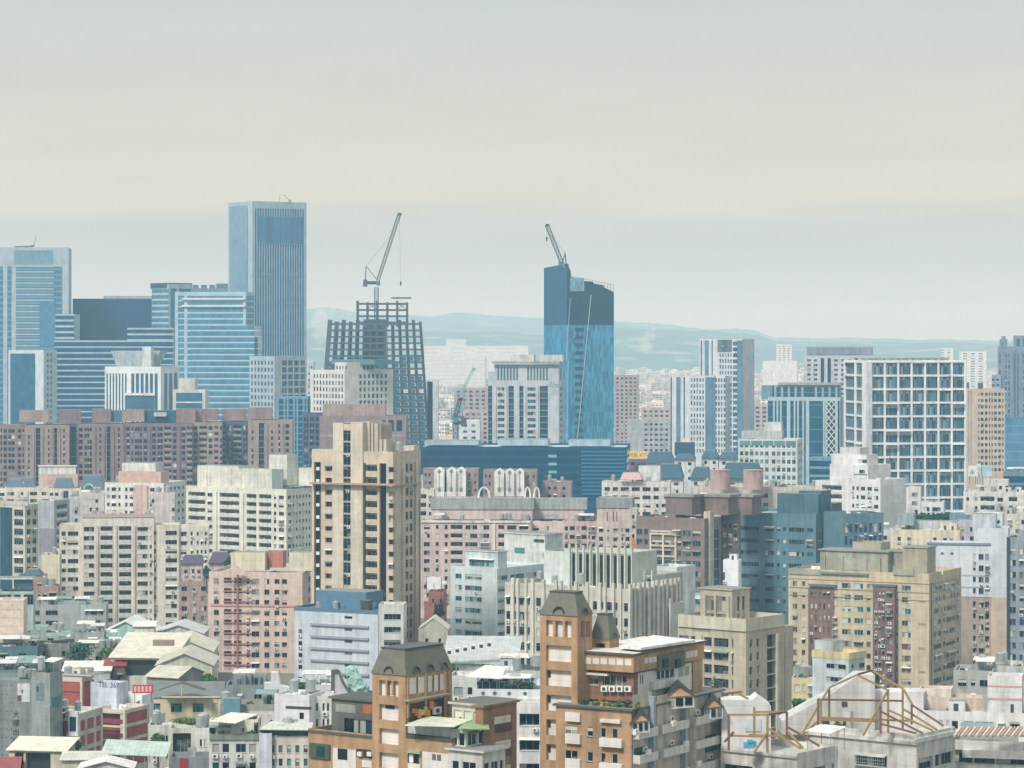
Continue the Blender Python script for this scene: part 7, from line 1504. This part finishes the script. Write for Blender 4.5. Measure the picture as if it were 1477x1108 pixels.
m = M_(); m.v = [tuple((P(x, y, 560) - P(502, 1004, 560))) for x, y in ((479, 1006), (479, 967), (490, 968), (496, 985), (505, 1002), (505, 1006))]; n = 6; m.v += [(p[0], p[1] + 2, p[2]) for p in m.v]; m.f = [tuple(range(n)), tuple(range(2 * n - 1, n - 1, -1))] + [(i, n + i, n + (i + 1) % n, (i + 1) % n) for i in range(n)]; m.m = [0] * 8; m.obj('hood', wall(206, 206, 206), r)
m = M_(); pts = [((479, 1006), (479, 967)), ((479, 967), (488, 967)), ((488, 967), (494, 984)), ((494, 984), (505, 1001))]
for a, c in pts: m.bar(P(*a, 559.7) - P(502, 1004, 560), P(*c, 559.7) - P(502, 1004, 560), .28)
m.obj('hood_frame', plain(96, 90, 92), r)
import bmesh
bm = bmesh.new()
for cx, cz, r_, sz in ((.6, 4.2, 1.2, 1.3), (1.2, 2.8, 1.5, 1.3), (1.9, 1.4, 1.6, 1.0), (2.6, .6, 1.2, .7)): bmesh.ops.create_icosphere(bm, subdivisions=3, radius=r_, matrix=Matrix.Translation((cx, 1.6, cz)) @ Matrix.Diagonal((1, .8, sz, 1)))
from mathutils import noise as mn
for v in bm.verts: v.co += Vector((mn.noise(v.co * 1.7), mn.noise(v.co * 1.7 + Vector((9, 0, 0))), mn.noise(v.co * 2.3 + Vector((0, 7, 0))))) * .35
me = bpy.data.meshes.new('netting'); bm.to_mesh(me); bm.free(); me.materials.append(plain(150, 182, 172, .7)); o = bpy.data.objects.new('netting', me); o.parent = r; COL.objects.link(o)
b = bld('office_block', 'white stepped office edge with strip windows between light blue block and tall beige tower', (546, 582), 872, 740, 6, 'office', wl=wall(206, 208, 200, .25), Lp=pp('.8 W24 .4'), yb=960, fh=3.3, top=1.6, gl=DG, D=8, clut=5, kinds='cap', rec=.6)
# hidden ground around the near houses is filled with more low roofs
for lb, x, y0, y1, w, Y, sd, cl in (('small street tree beside the long pale green sheet roof', 228, 1058, 1084, 22, 556, 81, (60, 96, 56)), ('dark tree squeezed behind the raw concrete flats', 62, 944, 964, 26, 715, 82, (44, 74, 58)), ('round tree in front of the tall pale cream hall', 300, 972, 996, 24, 650, 83, (66, 98, 58)),
        ('low tree between the light blue block and the white slot window house', 436, 984, 1004, 26, 590, 84, (58, 88, 56)), ('tree crown below the narrow pale blue grey house', 1150, 1008, 1030, 22, 590, 85, (52, 84, 54)), ('tree behind the cream roofed hut at the lower left', 108, 1066, 1092, 20, 552, 86, (70, 100, 60)),
        ('dark tree at the foot of the beige and maroon flats', 1262, 968, 992, 26, 640, 87, (46, 76, 52)), ('tree beside the long grey metal roofed shed', 652, 958, 982, 18, 560, 88, (56, 84, 56))):
    tree(lb, x, y0, y1, w, Y, sd, cl)
r_ = P(236, 930, 728); m = M_(); m.box(-2.6, -1, -.2, 2.6, 1, 1.2); o = m.obj('roof_box', plain(150, 136, 122), None, r_); o['label'] = 'rusty brown box lying on the bright sloping cream roof'; o['category'] = 'box'
for i in range(9):
    tree(['row of dark trees beyond the low shed roof, first from the left', 'second dark tree in the row beyond the low shed roof', 'third dark tree in the row beyond the low shed roof', 'fourth dark tree in the row beyond the low shed roof', 'fifth dark tree in the row beyond the low shed roof', 'sixth dark tree in the row beyond the low shed roof', 'seventh dark tree in the row beyond the low shed roof', 'eighth dark tree in the row beyond the low shed roof', 'last dark tree in the row beyond the low shed roof'][i], 1322 + i * 6, 740, 756, 9, 1050, 60 + i, (40, 84, 70), 'dark trees beyond the shed')
tree('dark green shrub tree on the roof beside the slate roof house', 327, 803, 822, 18, 925, 70, (48, 84, 70)); tree('green shrub hanging over the mauve brick terrace', 298, 815, 838, 14, 930, 71, (44, 86, 66))

b = bld('apartment_block', 'low grey flats in the gap below the two tone lilac and tan tower', (1376, 1432), 968, 640, 4, 'flats', wl=wall(176, 176, 168), Lp='.WW.w.WW.', yb=1000, D=12, clut=4)
b = bld('apartment_block', 'low pale flats at the foot of the slate grey tower on the right edge', (1428, 1510), 962, 660, 4, 'flats', wl=wall(196, 196, 190), Lp='.WW.w.WW.WW.', yb=1000, D=12, clut=5)
b = bld('town_house', 'low white house in the gap below the beige ribbed building', (700, 790), 968, 600, 4, 'house', wl=wall(196, 200, 196), Lp='.WW.w.WW.', yb=1000, D=12, clut=5)
for b in BL: b.finish()
# ---------------------------------------------------------------- the air
def haze():
    m = M_(); m.box(-5200, -60, -3, 5200, 18500, 300)
    mt = bpy.data.materials.new('air'); mt.use_nodes = True; nt = mt.node_tree; nt.nodes.clear()
    out = nt.nodes.new('ShaderNodeOutputMaterial'); v = nt.nodes.new('ShaderNodeVolumePrincipled')
    v.inputs['Color'].default_value = (.43, .79, .99, 1)
    v.inputs['Absorption Color'].default_value = (1, 1, 1, 1)
    v.inputs['Density'].default_value = 1.45e-4
    v.inputs['Anisotropy'].default_value = 0.0
    nt.links.new(v.outputs[0], out.inputs['Volume'])
    o = m.obj('haze', mt); o['kind'] = 'stuff'
haze()
